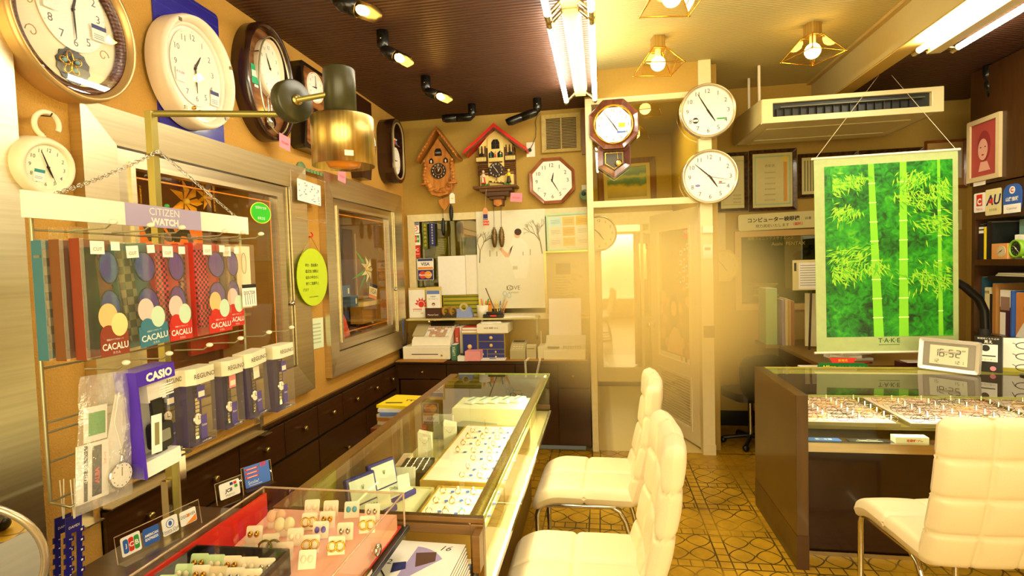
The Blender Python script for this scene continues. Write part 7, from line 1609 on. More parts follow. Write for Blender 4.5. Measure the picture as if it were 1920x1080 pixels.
MB(brass).lathe([(R1*.8, o_(mid)), (R2-.002, o_(mid)), (R2, o_(mid)-.003), (R2, o_(bot)), (R2-.003, o_(bot)), (R2-.003, o_(mid)-.004), (R1*.8, o_(mid)-.004)], None, T(cx_+.004, cy_, 0), 40).build('shade', lp)
MB(mat('amber_glass', 'd8861c', .2)).lathe([(1e-4, o_(bot)-.006), (R2*.5, o_(bot)-.002), (R2*.62, o_(bot)+.02), (R2*.3, o_(mid)-.02), (1e-4, o_(mid)-.02)], None, T(cx_+.004, cy_, 0), 20).build('bulb', lp)
MB(silv).box((0, 0, 0), (.022, .003, .014), None, T(cx_+R2*.62, cy_-R2*.80, o_(bot)+.02) @ RZ(35)).build('badge', lp)
# wire rack
wirem = mat('dull_wire', 'a8a27e', .35, .6)
rk = thing('wire_rack', 'hanging wire rack of blister packs with a header board, on the ochre wall side', 'display rack', (RXp, 1.18, 1.62), 'L')
Lz = lambda z: z-1.62; Ly = lambda y: y-1.18
m = MB(wirem)
for y in (.885, 1.50): m.tube([(Ly(y), Lz(1.62), 0), (Ly(y), Lz(1.00), 0)], .0035, None, I4, 8)
for z in (1.545, 1.525, 1.43, 1.345, 1.32, 1.27, 1.16, 1.14, 1.08, 1.00): m.tube([(Ly(.885), Lz(z), 0), (Ly(1.50), Lz(z), 0)], .0022, None, I4, 6)
m.tube([(Ly(.885), Lz(1.00), 0), (Ly(.88), Lz(.995), .05), (Ly(1.2), Lz(.995), .05), (Ly(1.2), Lz(1.00), 0)], .003, None, I4, 6)
m.build('grid', rk)
hd = MB(mat('header_white', 'f6f4dc', .5)).box((0, Lz(1.592), .022), (.655, .052, .006)).box((Ly(1.19), Lz(1.592), .0255), (.235, .052, .001), mat('header_lilac', 'b4a8cc', .5))
hd.text('CITIZEN', .018, paper, T(Ly(1.185), Lz(1.604), .0265)).text('WATCH', .018, paper, T(Ly(1.185), Lz(1.580), .0265), bold=.05); hd.build('header_board', rk)
hooks1 = [.965, 1.06, 1.15, 1.30, 1.375, 1.455]; hooks2 = [.975, 1.09, 1.22, 1.34, 1.47, 1.59]
for hs_, z in ((hooks1, 1.548), (hooks2, 1.252)):
    for y in hs_:
        MB(wirem).tube([(Ly(y), Lz(z), 0), (Ly(y), Lz(z+.002), .085), (Ly(y), Lz(z+.012), .10)], .002, None, I4, 6).ball((Ly(y), Lz(z+.014), .103), .006, cream, I4, 8, (1, 1, 1.6)).build('hook', rk)
MB(grn).ball((Ly(1.20), Lz(1.622), .02), .006).build('clip', rk)
# chain
def chain(p, q, sag, n, lab):
    p, q = Vector(p), Vector(q); m = MB(chrome)
    for i in range(n):
        t_ = (i+.5)/n; c_ = p.lerp(q, t_)-Vector((0, 0, sag*4*t_*(1-t_))); d = (q-p).normalized(); t2 = (d*(1) - Vector((0, 0, sag*4*(1-2*t_)/(q-p).length))).normalized()
        a_ = t2.cross(Vector((1, 0, 0))).normalized(); b_ = t2.cross(a_)
        if i % 2: a_, b_ = b_, a_
        L_ = (q-p).length/n*.72
        m.tube([c_+t2*L_*cos(k_*pi/5)+a_*.0042*sin(k_*pi/5) for k_ in range(10)], .0011, None, I4, 5, closed=True)
    solo(m, 'chain', lab, 'chain')
ct_ = Vector((-1.108, 1.215, 1.765))
chain(ct_, (-1.085, .915, 1.615), .006, 34, 'small steel link chain from the post to the left end of the header board')
chain(ct_, (-1.085, 1.47, 1.615), .0, 28, 'small steel link chain from the post to the right end of the header board')
# blister packs
clearb = thin('blister_plastic', 'fffaf0', .9, .04, .03, .05, 'fff4e0')
lensv = thin('violet_sheen_lens', 'd8d0f4', 1.0, .02, .12, .35, '6a58e0')  # violet reflection put into the lens as milky diffuse colour
def checkmat(name, c1, c2, sc_):
    if name in _m: return _m[name]
    mt, t_, b_ = nt(name); _m[name] = mt; tc = t_.nodes.new('ShaderNodeTexCoord'); ck = t_.nodes.new('ShaderNodeTexChecker'); ck.inputs['Scale'].default_value = sc_
    ck.inputs[1].default_value = lin(c1)+(1,); ck.inputs[2].default_value = lin(c2)+(1,); t_.links.new(tc.outputs['Object'], ck.inputs[0]); t_.links.new(ck.outputs[0], b_.inputs['Base Color']); return mt
def cacalu(y, z, x, col, bal1, bal2, lab, casem, w_=.094, h_=.255, d_=.032, tilt=0, showcase=True):
    r = thing('reading_glasses_pack', lab, 'glasses pack', (x, y, z), 'L', RZ(tilt))
    MB(clearb).prism(rect(-w_/2, w_/2, -h_/2, h_/2), 0, d_, None).box((0, h_/2+.012, d_*.5), (.03, .03, .001)).build('clear_box', r)
    MB(col).box((0, 0, -.001), (w_, h_, .001)).box((-w_/2+.0005, 0, d_*.35), (.001, h_, d_*.7)).build('card', r)
    MB(casem).prism(rrect(w_*.36, h_*.86, .012, 3), .003, .02, None, T(-w_*.24, 0, 0) @ RZ(4)).build('soft_case', r, bev=.002)
    m = MB(mat('black_frame', '1c1814', .2))
    for s in (-1, 1): m.tube([(w_*.12+w_*.25*cos(t_*pi/9), .022+s*.040+.033*sin(t_*pi/9)-.003*cos(t_*pi/9), d_-.004) for t_ in range(18)], .0013, None, I4, 6, closed=True)
    m.tube([(w_*.16+.003, .010, d_-.005), (w_*.16+.006, .018, d_-.004), (w_*.16+.003, .026, d_-.005)], .0016, None, I4, 6).tube([(w_*.16-.018, .065, d_-.006), (w_*.0, .09, .01), (-.02, -.02, .006)], .0014, None, I4, 6)
    m.build('glasses_frame', r)
    m = MB(lensv)
    for s in (-1, 1): m.prism(circ(w_*.24, 18, .032), d_-.0045, d_-.0035, None, T(w_*.12, .022+s*.040, 0))
    m.build('lenses', r)
    z1 = d_+.0006; m = MB(col).box((w_*.12, -h_/2+.024, z1), (w_*.74, .046, .0006))
    m.prism(circ(.021, 20, .026), z1, z1+.0008, bal1, T(w_*-.02, -h_/2+.082, 0)).prism(circ(.019, 20, .024), z1+.0002, z1+.0010, bal2, T(w_*.26, -h_/2+.063, 0)).prism(circ(.017, 16, .016), z1, z1+.0009, col, T(-.004, -h_/2+.048, 0))
    m.text('CACALU', .014, paper, T(w_*.12, -h_/2+.020, z1+.0012), maxw=w_*.68, bold=.02).text('カカル', .005, paper, T(w_*.14, -h_/2+.007, z1+.0012)).text('眼鏡タイプのルーペ', .004, paper, T(w_*.12, -h_/2+.034, z1+.0012), maxw=w_*.55)
    MB(paper).box((-w_*.18, h_/2-.018, z1), (.030, .026, .0006)).text('CUT', .007, fade, T(-w_*.18, h_/2-.021, z1+.0008)).build('price_sticker', r); MB(paper).box((w_*.28, h_/2-.014, z1), (.020, .018, .0006)).build('price_sticker', r)
    m.build('printed_label', r); return r
def packpx(x0, x1, y0, y1, face, d_=.032):
    c0, w_, h_ = ext('x', face, x0, x1, y0, y1); return c0.y, c0.z, face-d_, w_, h_
def cac(x0, x1, y0, y1, face, col, b1, b2, lab, cm, **k):
    y, z, x, w_, h_ = packpx(x0, x1, y0, y1, face); return cacalu(y, z, x, col, b1, b2, lab, cm, w_=w_, h_=h_, **k)
br_, tl_, rd_ = mat('pack_brown', '8a3a20', .5), mat('pack_teal', '3a7a90', .5), mat('pack_red', 'c8281c', .5)
pe, cr_, pk_, mn = mat('balloon_peach', 'f8c080', .6), mat('balloon_cream', 'f6d890', .6), mat('balloon_pink', 'f8c8c0', .6), mat('balloon_mint', 'c8e4c8', .6)
argy = checkmat('argyle_grey', '4a463a', '7a7460', 60); rchk = checkmat('red_black_check', 'e03048', '1c1014', 150)
cac(92, 160, 452, 672, -1.055, tl_, pe, cr_, 'teal eyeglass pack deepest on the first hook of the rack', argy)
cac(125, 197, 450, 672, -1.020, mat('pack_tan_brown', '7a4a24', .5), pe, cr_, 'plain brown eyeglass pack in the middle of the first hook', mat('brown_case', '5a2c14', .4))
cac(163, 237, 448, 670, -.985, br_, pe, cr_, 'brown CACALU eyeglass pack at the front of the first hook', mat('dark_case', '2c2418', .4))
cac(232, 308, 456, 652, -.995, tl_, pk_, mn, 'blue CACALU eyeglass pack hanging slightly tilted on the second hook', argy, tilt=4)
cac(299, 357, 458, 640, -1.0, rd_, pk_, mn, 'red CACALU eyeglass pack with a pink balloon on the third hook', rchk)
cac(345, 405, 458, 630, -1.035, rd_, pe, mn, 'red eyeglass pack behind another one on the fourth hook', rchk)
cac(372, 432, 456, 625, -1.0, rd_, pe, mn, 'red CACALU eyeglass pack with an orange balloon and violet-sheened lenses on the fourth hook', rchk)
cac(415, 455, 460, 613, -1.02, rd_, pk_, mn, 'red CACALU eyeglass pack farthest along the rack', mat('dark_case', '2c2418', .4))
for i in range(3):
    r = thing('white_blister_pack', ['deepest', 'middle', 'front'][i]+' white blister pack at the far end of the top rack row', 'blister pack', (-1.075+.022*i, 1.395+.008*i, 1.435), 'L')
    MB(clearb).prism(rect(-.032, .032, -.09, .095), 0, .016).build('clear_box', r)
    m = MB(mat('pack_white', 'f2ead0', .6)).box((0, 0, .002), (.06, .18, .002)).box((0, -.055, .017), (.062, .06, .001), paper).box((0, -.026, .0178), (.062, .01, .001), ink).text('DOCTOR', .010, ink, T(0, -.045, .0185), maxw=.05)
    for q in range(5): m.tube([(-.02+q*.01, -.05, .018), (-.018+q*.01, -.08, .018)], .0006, ink, I4, 4)
    m.tube([(-.005+.010*cos(t_*pi/8), .04+.03*sin(t_*pi/8), .008) for t_ in range(16)], .0012, mat('grey_wire', 'a8a088', .4), I4, 5, closed=True); m.build('card', r)
def watch(m, y0, x, z, n, s, dialr, dm=dialw, bandm=chrome):
    for i in range(n):
        yy = y0-i*.0095*s
        if abs(yy-(y0-n*.0095*s*.55)) < dialr*.9: continue
        m.box((x+.002*sin(i*.4), yy, z), (.014*s, .0075*s, .005), bandm)
    c_ = y0-n*.0095*s*.55
    m.lathe([(1e-4, .0), (dialr, 0), (dialr*1.02, .004), (dialr*.86, .006)], bandm, T(x, c_, z), 20).prism(circ(dialr*.85, 20), .004, .0052, dm, T(x, c_, z)).box((x, c_+dialr*.3, z+.0058), (.0012, dialr*.6, .0006), ink).box((x+dialr*.2, c_, z+.0058), (dialr*.4, .0012, .0006), ink)
pur = mat('indigo_box', '2a1460', .4)
def reg(x0, x1, y0, y1, face, lab, *a, **k):
    y, z, x, w_, h_ = packpx(x0, x1, y0, y1, face, .05); return reguno(y, z, x, lab, w_, h_, *a, **k)
def reguno(y, z, x, lab, w_=.115, h_=.23, tag=None, bandm=chrome, tilt=0, cap=True):
    r = thing('watch_box', lab, 'watch box', (x, y, z), 'L', RZ(tilt))
    a_ = w_/2; ft = [(-a_, 0), (a_, 0), (a_, .044), (-a_*.6, .050), (-a_, .036)]
    Mx = Matrix(((1, 0, 0, 0), (0, 0, 1, 0), (0, 1, 0, 0), (0, 0, 0, 1)))
    MB(clearb).prism(ft, -h_/2, h_/2-.03, None, Mx, cap=False).build('clear_shell', r)
    MB(mat('cap_ivory', 'e8e0c0', .5)).prism([(x_*1.01, y_*1.01) for x_, y_ in ft], h_/2-.040, h_/2, None, Mx).build('cap', r)
    MB(ink).text('REGUNO', .012, None, T(a_*.08, h_/2-.020, .0505), maxw=w_*.86).build('lettering', r)
    MB(pur).bb((-a_+.001, -h_/2, .001), (a_-.001, h_/2-.041, .004)).bb((-a_+.0005, -h_/2, .001), (-a_+.002, h_/2-.041, .036)).bb((-a_+.001, -h_/2, .004), (a_-.001, -h_/2+.002, .042)).build('indigo_insert', r)
    m = MB(bandm); watch(m, h_/2-.055, a_*.05, .022, 15, min(1, w_*13), .016, dialw, bandm)
    if tag: m.box((a_*.2, .03, .033), (.026, .034, .001), tag).box((a_*.2, .026, .034), (.020, .014, .001), paper)
    m.box((a_*.45, -.06, .028), (.020, .06, .001), mat('violet_card', '3a24a0', .5)).text('Solar', .006, paper, T(a_*.45, -.055, .029)).text('シチズン時計', .005, paper, T(0, -h_/2+.008, .0505), maxw=.05); m.build('watch', r); return r
reg(312, 345, 697, 850, -1.01, 'dark REGUNO watch box tucked behind the violet box on the rack', navy, mat('dark_band', '2a2418', .3))
reg(360, 408, 687, 832, -.985, 'REGUNO watch box with a steel watch, left of four in the lower rack row', mat('violet_card', '3a24a0', .5))
reg(426, 461, 673, 800, -.995, 'REGUNO watch box with a pink price tag, second of four in the lower rack row', pink)
reg(471, 506, 657, 780, -.985, 'tilted REGUNO watch box, third of four in the lower rack row', paper, tilt=4)
reg(521, 555, 645, 767, -.99, 'REGUNO watch box at the far end of the lower rack row', mat('violet_card', '3a24a0', .5))
r = thing('watch_box', 'violet and white CASIO watch box between the clear bag and the indigo boxes', 'watch box', (-1.045, 1.045, 1.125), 'L', RZ(3))
vio = mat('casio_violet', '4a24b8', .4)
MB(vio).bb((-.05, .085, 0), (.055, .118, .055)).bb((-.05, -.12, 0), (.055, .085, .003)).bb((-.05, -.12, 0), (-.046, .085, .055)).build('box', r); MB(paper).bb((-.05, -.12, .003), (.055, -.085, .05)).bb((-.046, -.085, .003), (.055, .085, .006)).bb((0, .035, .006), (.05, .08, .03)).build('insert', r)
m = MB(paper).text('CASIO', .020, None, T(.01, .10, .056), maxw=.08, bold=.05); 
for i in range(5): m.box((.03, .072-i*.006, .0515), (.04, .003, .001))
m.build('lettering', r)
m = MB(mat('black_resin', '1c1a18', .35)).prism(rrect(.05, .06, .01, 3), .02, .045, None, T(.02, -.045, 0)).box((.02, .01, .03), (.03, .06, .008)).box((.02, -.085, .03), (.03, .03, .008)).prism(rrect(.03, .026, .003, 2), .045, .047, mat('lcd_grey', '8a8a78', .3), T(.02, -.045, 0)); m.build('digital_watch', r)
MB(paper).box((-.012, -.03, .058), (.028, .085, .001), None, RZ(-6)).box((-.012, -.03, .0588), (.012, .05, .0004), fade, RZ(-6)).build('price_tag', r)
r = thing('watch_bag', 'crumpled clear bag with an ALBA card and a round stopwatch, front left of the rack', 'bag', (-1.035, .935, 1.115), 'L', RZ(-4))
mt, t_, b_ = nt('crumpled_film'); N = t_.nodes; L = t_.links; N.remove(b_); tc = N.new('ShaderNodeTexCoord'); nz = N.new('ShaderNodeTexNoise'); nz.inputs['Scale'].default_value = 22; nz.inputs['Detail'].default_value = 5; L.new(tc.outputs['Object'], nz.inputs[0])
bp = N.new('ShaderNodeBump'); bp.inputs['Strength'].default_value = 1; bp.inputs['Distance'].default_value = .02; L.new(nz.outputs['Fac'], bp.inputs['Height'])
gl = N.new('ShaderNodeBsdfGlossy'); gl.inputs['Roughness'].default_value = .12; L.new(bp.outputs[0], gl.inputs['Normal']); tr = N.new('ShaderNodeBsdfTransparent'); df = N.new('ShaderNodeBsdfDiffuse'); df.inputs[0].default_value = (.95, .9, .8, 1)
m0 = N.new('ShaderNodeMixShader'); m0.inputs[0].default_value = .16; L.new(tr.outputs[0], m0.inputs[1]); L.new(df.outputs[0], m0.inputs[2]); m1 = N.new('ShaderNodeMixShader'); m1.inputs[0].default_value = .14; L.new(m0.outputs[0], m1.inputs[1]); L.new(gl.outputs[0], m1.inputs[2]); L.new(m1.outputs[0], N['Material Output'].inputs[0])
random.seed(81); vs = []; fs = []; n_x, n_y = 10, 16
for s in (1, -1):
    for j in range(n_y+1):
        for i in range(n_x+1):
            u, v = i/n_x, j/n_y; e_ = min(1, min(u, 1-u)*6, min(v, 1-v)*6)
            vs.append(((u-.5)*(.13-.02*v)+random.uniform(-.002, .002), (v-.5)*.27, .018+s*(.016*e_+random.uniform(-.003, .003)*e_)))
o2 = (n_x+1)*(n_y+1)
for j in range(n_y):
    for i in range(n_x): a_ = j*(n_x+1)+i; fs += [(a_, a_+1, a_+n_x+2, a_+n_x+1), (o2+a_+n_x+1, o2+a_+n_x+2, o2+a_+1, o2+a_)]
MB(mt).add(vs, fs, None, I4, True).build('film', r)
m = MB(paper).box((-.022, -.06, .012), (.07, .115, .002)).box((-.038, -.06, .0135), (.007, .11, .001), ink).box((-.014, -.06, .0135), (.020, .10, .001), ink).text('ALBA', .010, red, T(-.014, -.07, .0142) @ RZ(90), bold=.04).text('スポーツ', .006, red, T(.004, -.04, .0138) @ RZ(90)).box((-.014, .035, .010), (.05, .07, .002)).box((-.012, .035, .0115), (.036, .046, .001), grn).box((.035, -.01, .008), (.04, .20, .002), None, RZ(-12)); m.build('cards', r)
m = MB(chrome).lathe([(1e-4, 0), (.027, 0), (.029, .004), (.026, .007)], None, T(.034, -.085, .016), 24).prism(circ(.025, 24), .006, .0072, dialw, T(.034, -.085, .016)).box((.034, -.077, .0238), (.0012, .018, .0006), ink).tube([(.036, -.056, .02), (.038, -.045, .02)], .004, None, I4, 8).tube([(.038+.007*cos(t_*pi/5), -.036+.007*sin(t_*pi/5), .02) for t_ in range(10)], .0015, None, I4, 5, closed=True)
for k_ in range(12): m.box((.034+.021*cos(k_*pi/6), -.085+.021*sin(k_*pi/6), .0238), (.002, .002, .0005), ink)
m.tube([(.03, .09, .02), (.015, .03, .024), (.036, -.03, .02)], .0016, mat('white_cord', 'f4ecd8', .6), I4, 5); m.build('stopwatch', r)
# blue gauges hanging under the rack
ind = mat('indigo_plastic', '1c1a7c', .35)
for i, (px_, lab) in enumerate(((138, 'indigo toothed gauge strip hanging on a cord below the rack, in front'), (118, 'second indigo toothed gauge strip hanging just behind the first'))):
    p = at('x', RXp+.02-.03*i, px_, 1035); r = thing('gauge_strip', lab, 'gauge', (RXp+.02-.03*i, p.y, p.z), 'L', RZ(-3))
    w_, h_ = .034, .19; y_top = .075
    o_pts = []
    for q in range(9): o_pts += [(w_/2, y_top-.02-q*.02), (w_/2+.004, y_top-.024-q*.02), (w_/2+.004, y_top-.032-q*.02), (w_/2, y_top-.036-q*.02)]
    outer = [(-w_/2, y_top), (w_/2-.002, y_top)]+o_pts+[(w_/2, y_top-h_-.01), (-w_/2, y_top-h_-.01)]
    m = MB(ind).bb((-w_/2, y_top-.035, 0), (w_/2, y_top, .002)).bb((-w_/2, y_top-h_, 0), (-.006, y_top-.035, .002)).bb((.006, y_top-h_, 0), (w_/2, y_top-.035, .002)).bb((-w_/2, y_top-h_-.02, 0), (w_/2, y_top-h_, .002))
    for q in range(8): m.bb((w_/2, y_top-.04-q*.021, 0), (w_/2+.005, y_top-.03-q*.021, .002)).bb((-w_/2-.004, y_top-.05-q*.021, 0), (-w_/2, y_top-.038-q*.021, .002)).box((w_/2-.001, y_top-.035-q*.021, .0023), (.004, .004, .0005), paper).box((-.009, y_top-.045-q*.018, .0023), (.003, .0015, .0005), paper)
    m.text('DAMDI', .005, paper, T(0, y_top-.022, .0024)); m.build('strip', r)
    MB(mat('white_cord', 'f4ecd8', .6)).tube([(-.001, y_top-.006, .003), (-.006, y_top+.075, .002)], .0012, None, I4, 5).tube([(.001, y_top-.006, .003), (.002, y_top+.075, .002)], .0012, None, I4, 5).build('cord', r)
# wall things between the steel windows
def lflat(px0, px1, py0, py1, base, fn, name, lab, cat, off=.02, rz=0, r=.004, th=.002): return flatcard(px0, px1, py0, py1, base, fn, name, lab, cat, off, rz, LX, None, r, th, 'x', 'L')
c0, ww, hh = ext('x', LX+.06, 546, 610, 330, 412)
r = thing('acrylic_notice', 'clear acrylic panel with a white sheet hung between the two steel windows', 'notice', tuple(c0), 'L', RZ(-2))
MB(acryl).box((0, 0, 0), (ww, hh, .003)).build('acrylic', r); MB(thin('acrylic_edge', 'fff0e0', .4, .1, .15, .35, 'f4dcc0')).tube([(x_*ww/2, y_*hh/2, 0) for x_, y_ in ((-1, -1), (1, -1), (1, 1), (-1, 1))], .002, None, I4, 4, closed=True).build('acrylic_edge', r)
m = MB(paper).box((0, .03, .002), (ww*.68, hh*.48, .001)); random.seed(5)
for i in range(30): m.box((random.uniform(-.3, .3)*ww, .03+random.uniform(-.2, .2)*hh, .003), (.01, .006, .0005), random.choice([mat('pale_blue_print', '6a86c8', .6), pink, fade]))
m.build('sheet', r)
def gsign(m, w_, h_, z):
    for i, t_ in enumerate(('時計・貴金属の', '鑑定並に値踏は', '組合の申合せに', '依りご遠慮申上', 'げます')): m.text(t_, h_*.058, mat('dark_olive_ink', '2c3a10', .6), T(-w_*.03 if i < 4 else -w_*.25, h_*(.21-.105*i), z), maxw=w_*(.80 if i < 4 else .35), bold=.01)
    m.text('鳥取県時計貴金属眼鏡商業組合', h_*.02, mat('dark_olive_ink', '2c3a10', .6), T(0, -h_*.34, z), maxw=w_*.5)
c0, ww, hh = ext('x', LX+.05, 556, 613, 466, 574)
m = MB(mat('lime_sign', 'c8e020', .4)).prism(circ(ww/2, 40, hh/2), 0, .004); gsign(m, ww, hh, .0045)
r = thing('oval_sign', 'lime yellow oval sign with Japanese text hanging from a red hook', 'sign', tuple(c0), 'L'); m.build('plate', r)
MB(mat('gold_cord', 'c89a2c', .5)).tube([(-ww*.35, hh*.36, .002), (0, hh*.70, .002), (ww*.35, hh*.36, .002)], .002, None, I4, 5).build('cord', r)
MB(red).tube([(0+.018*cos(rad(a_)), hh*.70+.012+.012*sin(rad(a_)), .002) for a_ in range(-120, 100, 20)], .004, None, I4, 6).tube([(0, hh*.7+.01, -.05), (0, hh*.7+.0, .0)], .004, None, I4, 6).build('hook', r)
lflat(570, 606, 597, 655, mat('pale_green_paper', 'e4eec8', .7), bars(*[(.3-.12*i, .05, .7, mat('pale_green_ink', 'b8c8a0', .6), None, None) for i in range(6)]), 'paper_notice', 'pale green paper notice on the ochre wall under the lime oval sign', 'notice', .004, rz=-2)
r = thing('clock_arm', 'green toothed wall bracket just below the brass lamp shade', 'bracket', (LX, at('x', LX+.03, 572, 318).y, at('x', LX+.03, 572, 318).z), 'L')
sgm = mat('sage_green', '6f8a5a', .5)
MB(sgm).lathe([(1e-4, 0), (.045, 0), (.045, .012), (1e-4, .016)], None, I4, 20).build('plate', r); MB(sgm).box((.10, 0, .03), (.20, .018, .012)).box((.0, 0, .02), (.02, .02, .03)).build('arm', r)
for i in range(5): MB(sgm).prism(circ(.012, 10), .036, .040, None, T(.05+i*.035, 0, 0)).build('disc', r)
r.name = 'wall_bracket'
# green round sticker and display goods
c0, ww, hh = ext('x', LX+.01, 471, 510, 379, 419)
m = MB(mat('ring_yellow', 'e8e040', .5)).prism(circ(ww/2, 32, hh/2), 0, .0008); m.prism(circ(ww*.46, 32, hh*.46), .0008, .0014, mat('bright_green', '30c828', .5)).text('全国時計宝飾', hh*.13, paper, T(0, hh*.24, .0018), maxw=ww*.7).text('会員之証', hh*.13, paper, T(0, -hh*.25, .0018), maxw=ww*.6)
solo(m, 'round_sticker', 'bright green round membership sticker on the large steel window', 'sticker', (LX+.004, c0.y, c0.z), 'L')
vs_ = ext('x', -1.80, 236, 378, 400, 458)
m = MB(mat('visa_orange', 'f0781c', .5)).box((0, 0, 0), (vs_[1], vs_[2]*1.2, .004)); m.text('VISA', vs_[2]*.85, ink, T(0, .0, .0025), maxw=vs_[1]*.94, bold=.06)
solo(m, 'visa_sign', 'orange VISA sign with bold black letters inside the large steel window', 'sign', (-1.80, vs_[0].y, vs_[0].z), 'L')
petal = mat('gold_petal', 'e8a820', .5)
def flower(x, y, z, s, q, lab, nm='artificial_flower'):
    r = thing(nm, lab, 'flower', (x, y, z), 'L')
    for k_ in range(7):
        a_ = k_*2*pi/7; MB(q).add([(0, 0, 0), (s*.5*cos(a_-.35), s*.5*sin(a_-.35), s*.25), (s*cos(a_), s*sin(a_), s*.12), (s*.5*cos(a_+.35), s*.5*sin(a_+.35), s*.25), (s*.45*cos(a_), s*.45*sin(a_), s*.12)], [(0, 1, 4), (1, 2, 4), (2, 3, 4), (3, 0, 4)], None, I4).build('petal', r)
    MB(mat('flower_heart', 'f0d060', .5)).ball((0, 0, s*.12), s*.15, None, I4, 8).build('centre', r); return r
p = at('x', -1.80, 345, 378); flower(-1.80, p.y, p.z, .10, petal, 'big golden artificial flower inside the large steel window')
p = at('x', -1.80, 378, 370); flower(-1.79, p.y, p.z, .06, petal, 'smaller golden flower beside the big one inside the large steel window')
for i, px_ in enumerate((255, 262, 285, 400)):
    p = at('x', -1.76, px_, 350); q = at('x', -1.76, px_, 395)
    m = MB(gold)
    for k_ in range(16): m.ball((0, (q.z-p.z)*k_/15, 0), .005, None, I4, 6)
    solo(m, 'bead_necklace', 'gold bead necklace hanging at the top of the large steel window', 'necklace', (-1.76, p.y, p.z), 'L', group='bead necklaces in the large steel window')
for i, (x0, x1, y0, y1, q, lab) in enumerate(((455, 505, 440, 520, 'a83a1c', 'upper red-brown panel behind the blister packs in the large window'), (455, 505, 525, 640, 'b84a2c', 'tall red panel right of the blister packs in the large window'), (240, 290, 655, 700, 'c02a20', 'dark red display cloth below the blue pack in the large window'), (380, 450, 600, 660, 'b02a20', 'folded red display cloth under the red packs in the large window'))):
    c0, ww, hh = ext('x', -1.95, x0, x1, y0, y1)
    solo(MB(mat('display_red_%d' % i, q, .6, noise=.2)).bb((-ww/2, -hh/2, 0), (ww/2, hh/2, .02)), 'backdrop_cloth', lab, 'cloth', (-1.95-.03*i, c0.y, c0.z), 'L')
def w2p(px_, py_, x=-1.85): return at('x', x, px_, py_)
for i, (px_, py_, lab) in enumerate(((640, 546, 'small blue box on the shelf in the small steel window'), (655, 565, 'larger blue box beside the first in the small steel window'))):
    p = w2p(px_, py_); solo(MB(blu).bb((-.06, -.04, -.04), (.06, .04, .04)).box((.03, 0, .0405), (.02, .04, .001), paper), 'jewelry_box', lab, 'box', (-1.85, p.y, p.z), 'L')
p = w2p(645, 615, -1.80); solo(MB(mat('coral_cloth', 'e05a50', .7, noise=.15, bump=.5)).lathe([(.13, -.16), (.12, -.05), (.08, .06), (.03, .13), (1e-4, .14)], None, RX(-90), 14, True, 1, .5), 'draped_cloth', 'coral red draped cloth at the lower left of the small steel window', 'cloth', (-1.84, p.y, p.z), 'L')
p = w2p(685, 505, -1.85); r = flower(-1.85, p.y, p.z, .11, mat('white_petal', 'f6f0d0', .5), 'white artificial flower with green leaves in the small steel window')
m = MB(mat('leaf_green', '5ab02c', .5))
for a_ in (200, 240, 130, 285): m.add([(0, 0, -.01), (.07*cos(rad(a_-12)), .07*sin(rad(a_-12)), .01), (.22*cos(rad(a_)), .22*sin(rad(a_)), -.02), (.07*cos(rad(a_+12)), .07*sin(rad(a_+12)), .01)], [(0, 1, 2, 3)])
m.build('leaves', r)
p = w2p(704, 546, -1.72); solo(MB(paper).prism(rect(-.07, .07, -.055, .055), 0, .002).box((0, .042, .0025), (.14, .025, .001), navy).text('VISA', .04, navy, T(0, 0, .0025), maxw=.11).box((0, -.042, .0025), (.14, .022, .001), orange), 'visa_card_sign', 'tilted VISA card standing in the small steel window', 'sign', (-1.74, p.y, p.z), 'L', RZ(-12))
p = w2p(690, 571, -1.85); solo(MB(mat('cream_step', 'e8cf98', .5)).prism([(-.24, 0), (.24, .0), (.24, .035), (-.24, .035)], -.06, .10).prism(rect(-.15, .15, -.14, 0), -.05, .05, mat('niche_side', 'b58a4a', .6)), 'display_step', 'curved cream display step in the small steel window', 'display stand', (-1.88, p.y, p.z), 'L')
p = w2p(690, 615, -1.82); solo(MB(chrome).bb((-.12, -.005, -.06), (.10, .005, .06)).bb((-.11, .005, -.05), (.09, .012, .05), gold), 'jewelry_tray', 'glittering metal tray of jewelry on the floor of the small steel window', 'tray', (-1.84, p.y, W2[2]+.04), 'L', RX(25))
for i, (px0, px1, py0, py1, q, lab) in enumerate(((668, 700, 440, 530, 'e8c8b0', 'pale pink screen behind the white flower'), (703, 716, 430, 530, '9a2c24', 'tall red upright card in the small steel window'), (645, 662, 430, 500, '5a2a14', 'dark brown card at the left in the small steel window'))):
    c0, ww, hh = ext('x', -1.98, px0, px1, py0, py1); solo(MB(mat('win2_%d' % i, q, .6)).bb((-ww/2, W2[2]-c0.z, 0), (ww/2, hh/2, .01)), 'backdrop_cloth', lab, 'cloth', (-1.99, c0.y, c0.z), 'L')
# ================================================================ round mirror at the lower left, and the office chair it shows
mc = at('y', .70, -95, 1078); mc = Vector((mc.x, mc.y, mc.z))
rc_ = (at('y', .70, 108, 1078)-mc).length*.58
tgt = Vector((-.85, -.45, .12)); nrm = ((tgt-mc).normalized()+(EYE-mc).normalized()).normalized()
zx = Vector((0, 0, 1)).cross(nrm).normalized(); zy = nrm.cross(zx)
mr_ = thing('round_mirror', 'round metal-rimmed table mirror cut by the lower left corner', 'mirror', tuple(mc))
Mm = Matrix(((zx.x, zy.x, nrm.x, 0), (zx.y, zy.y, nrm.y, 0), (zx.z, zy.z, nrm.z, 0), (0, 0, 0, 1)))
MB(mat('mirror_silver', 'f0ece0', .01, 1)).prism(circ(rc_*.97, 56), -.001, .001, None, Mm).build('mirror_glass', mr_)
MB(mat('champagne_rim', 'cfc0a0', .22, .7)).tube([Mm @ Vector((rc_*cos(2*pi*i/64), rc_*sin(2*pi*i/64), 0)) for i in range(64)], .0065, None, I4, 10, closed=True).build('rim', mr_)
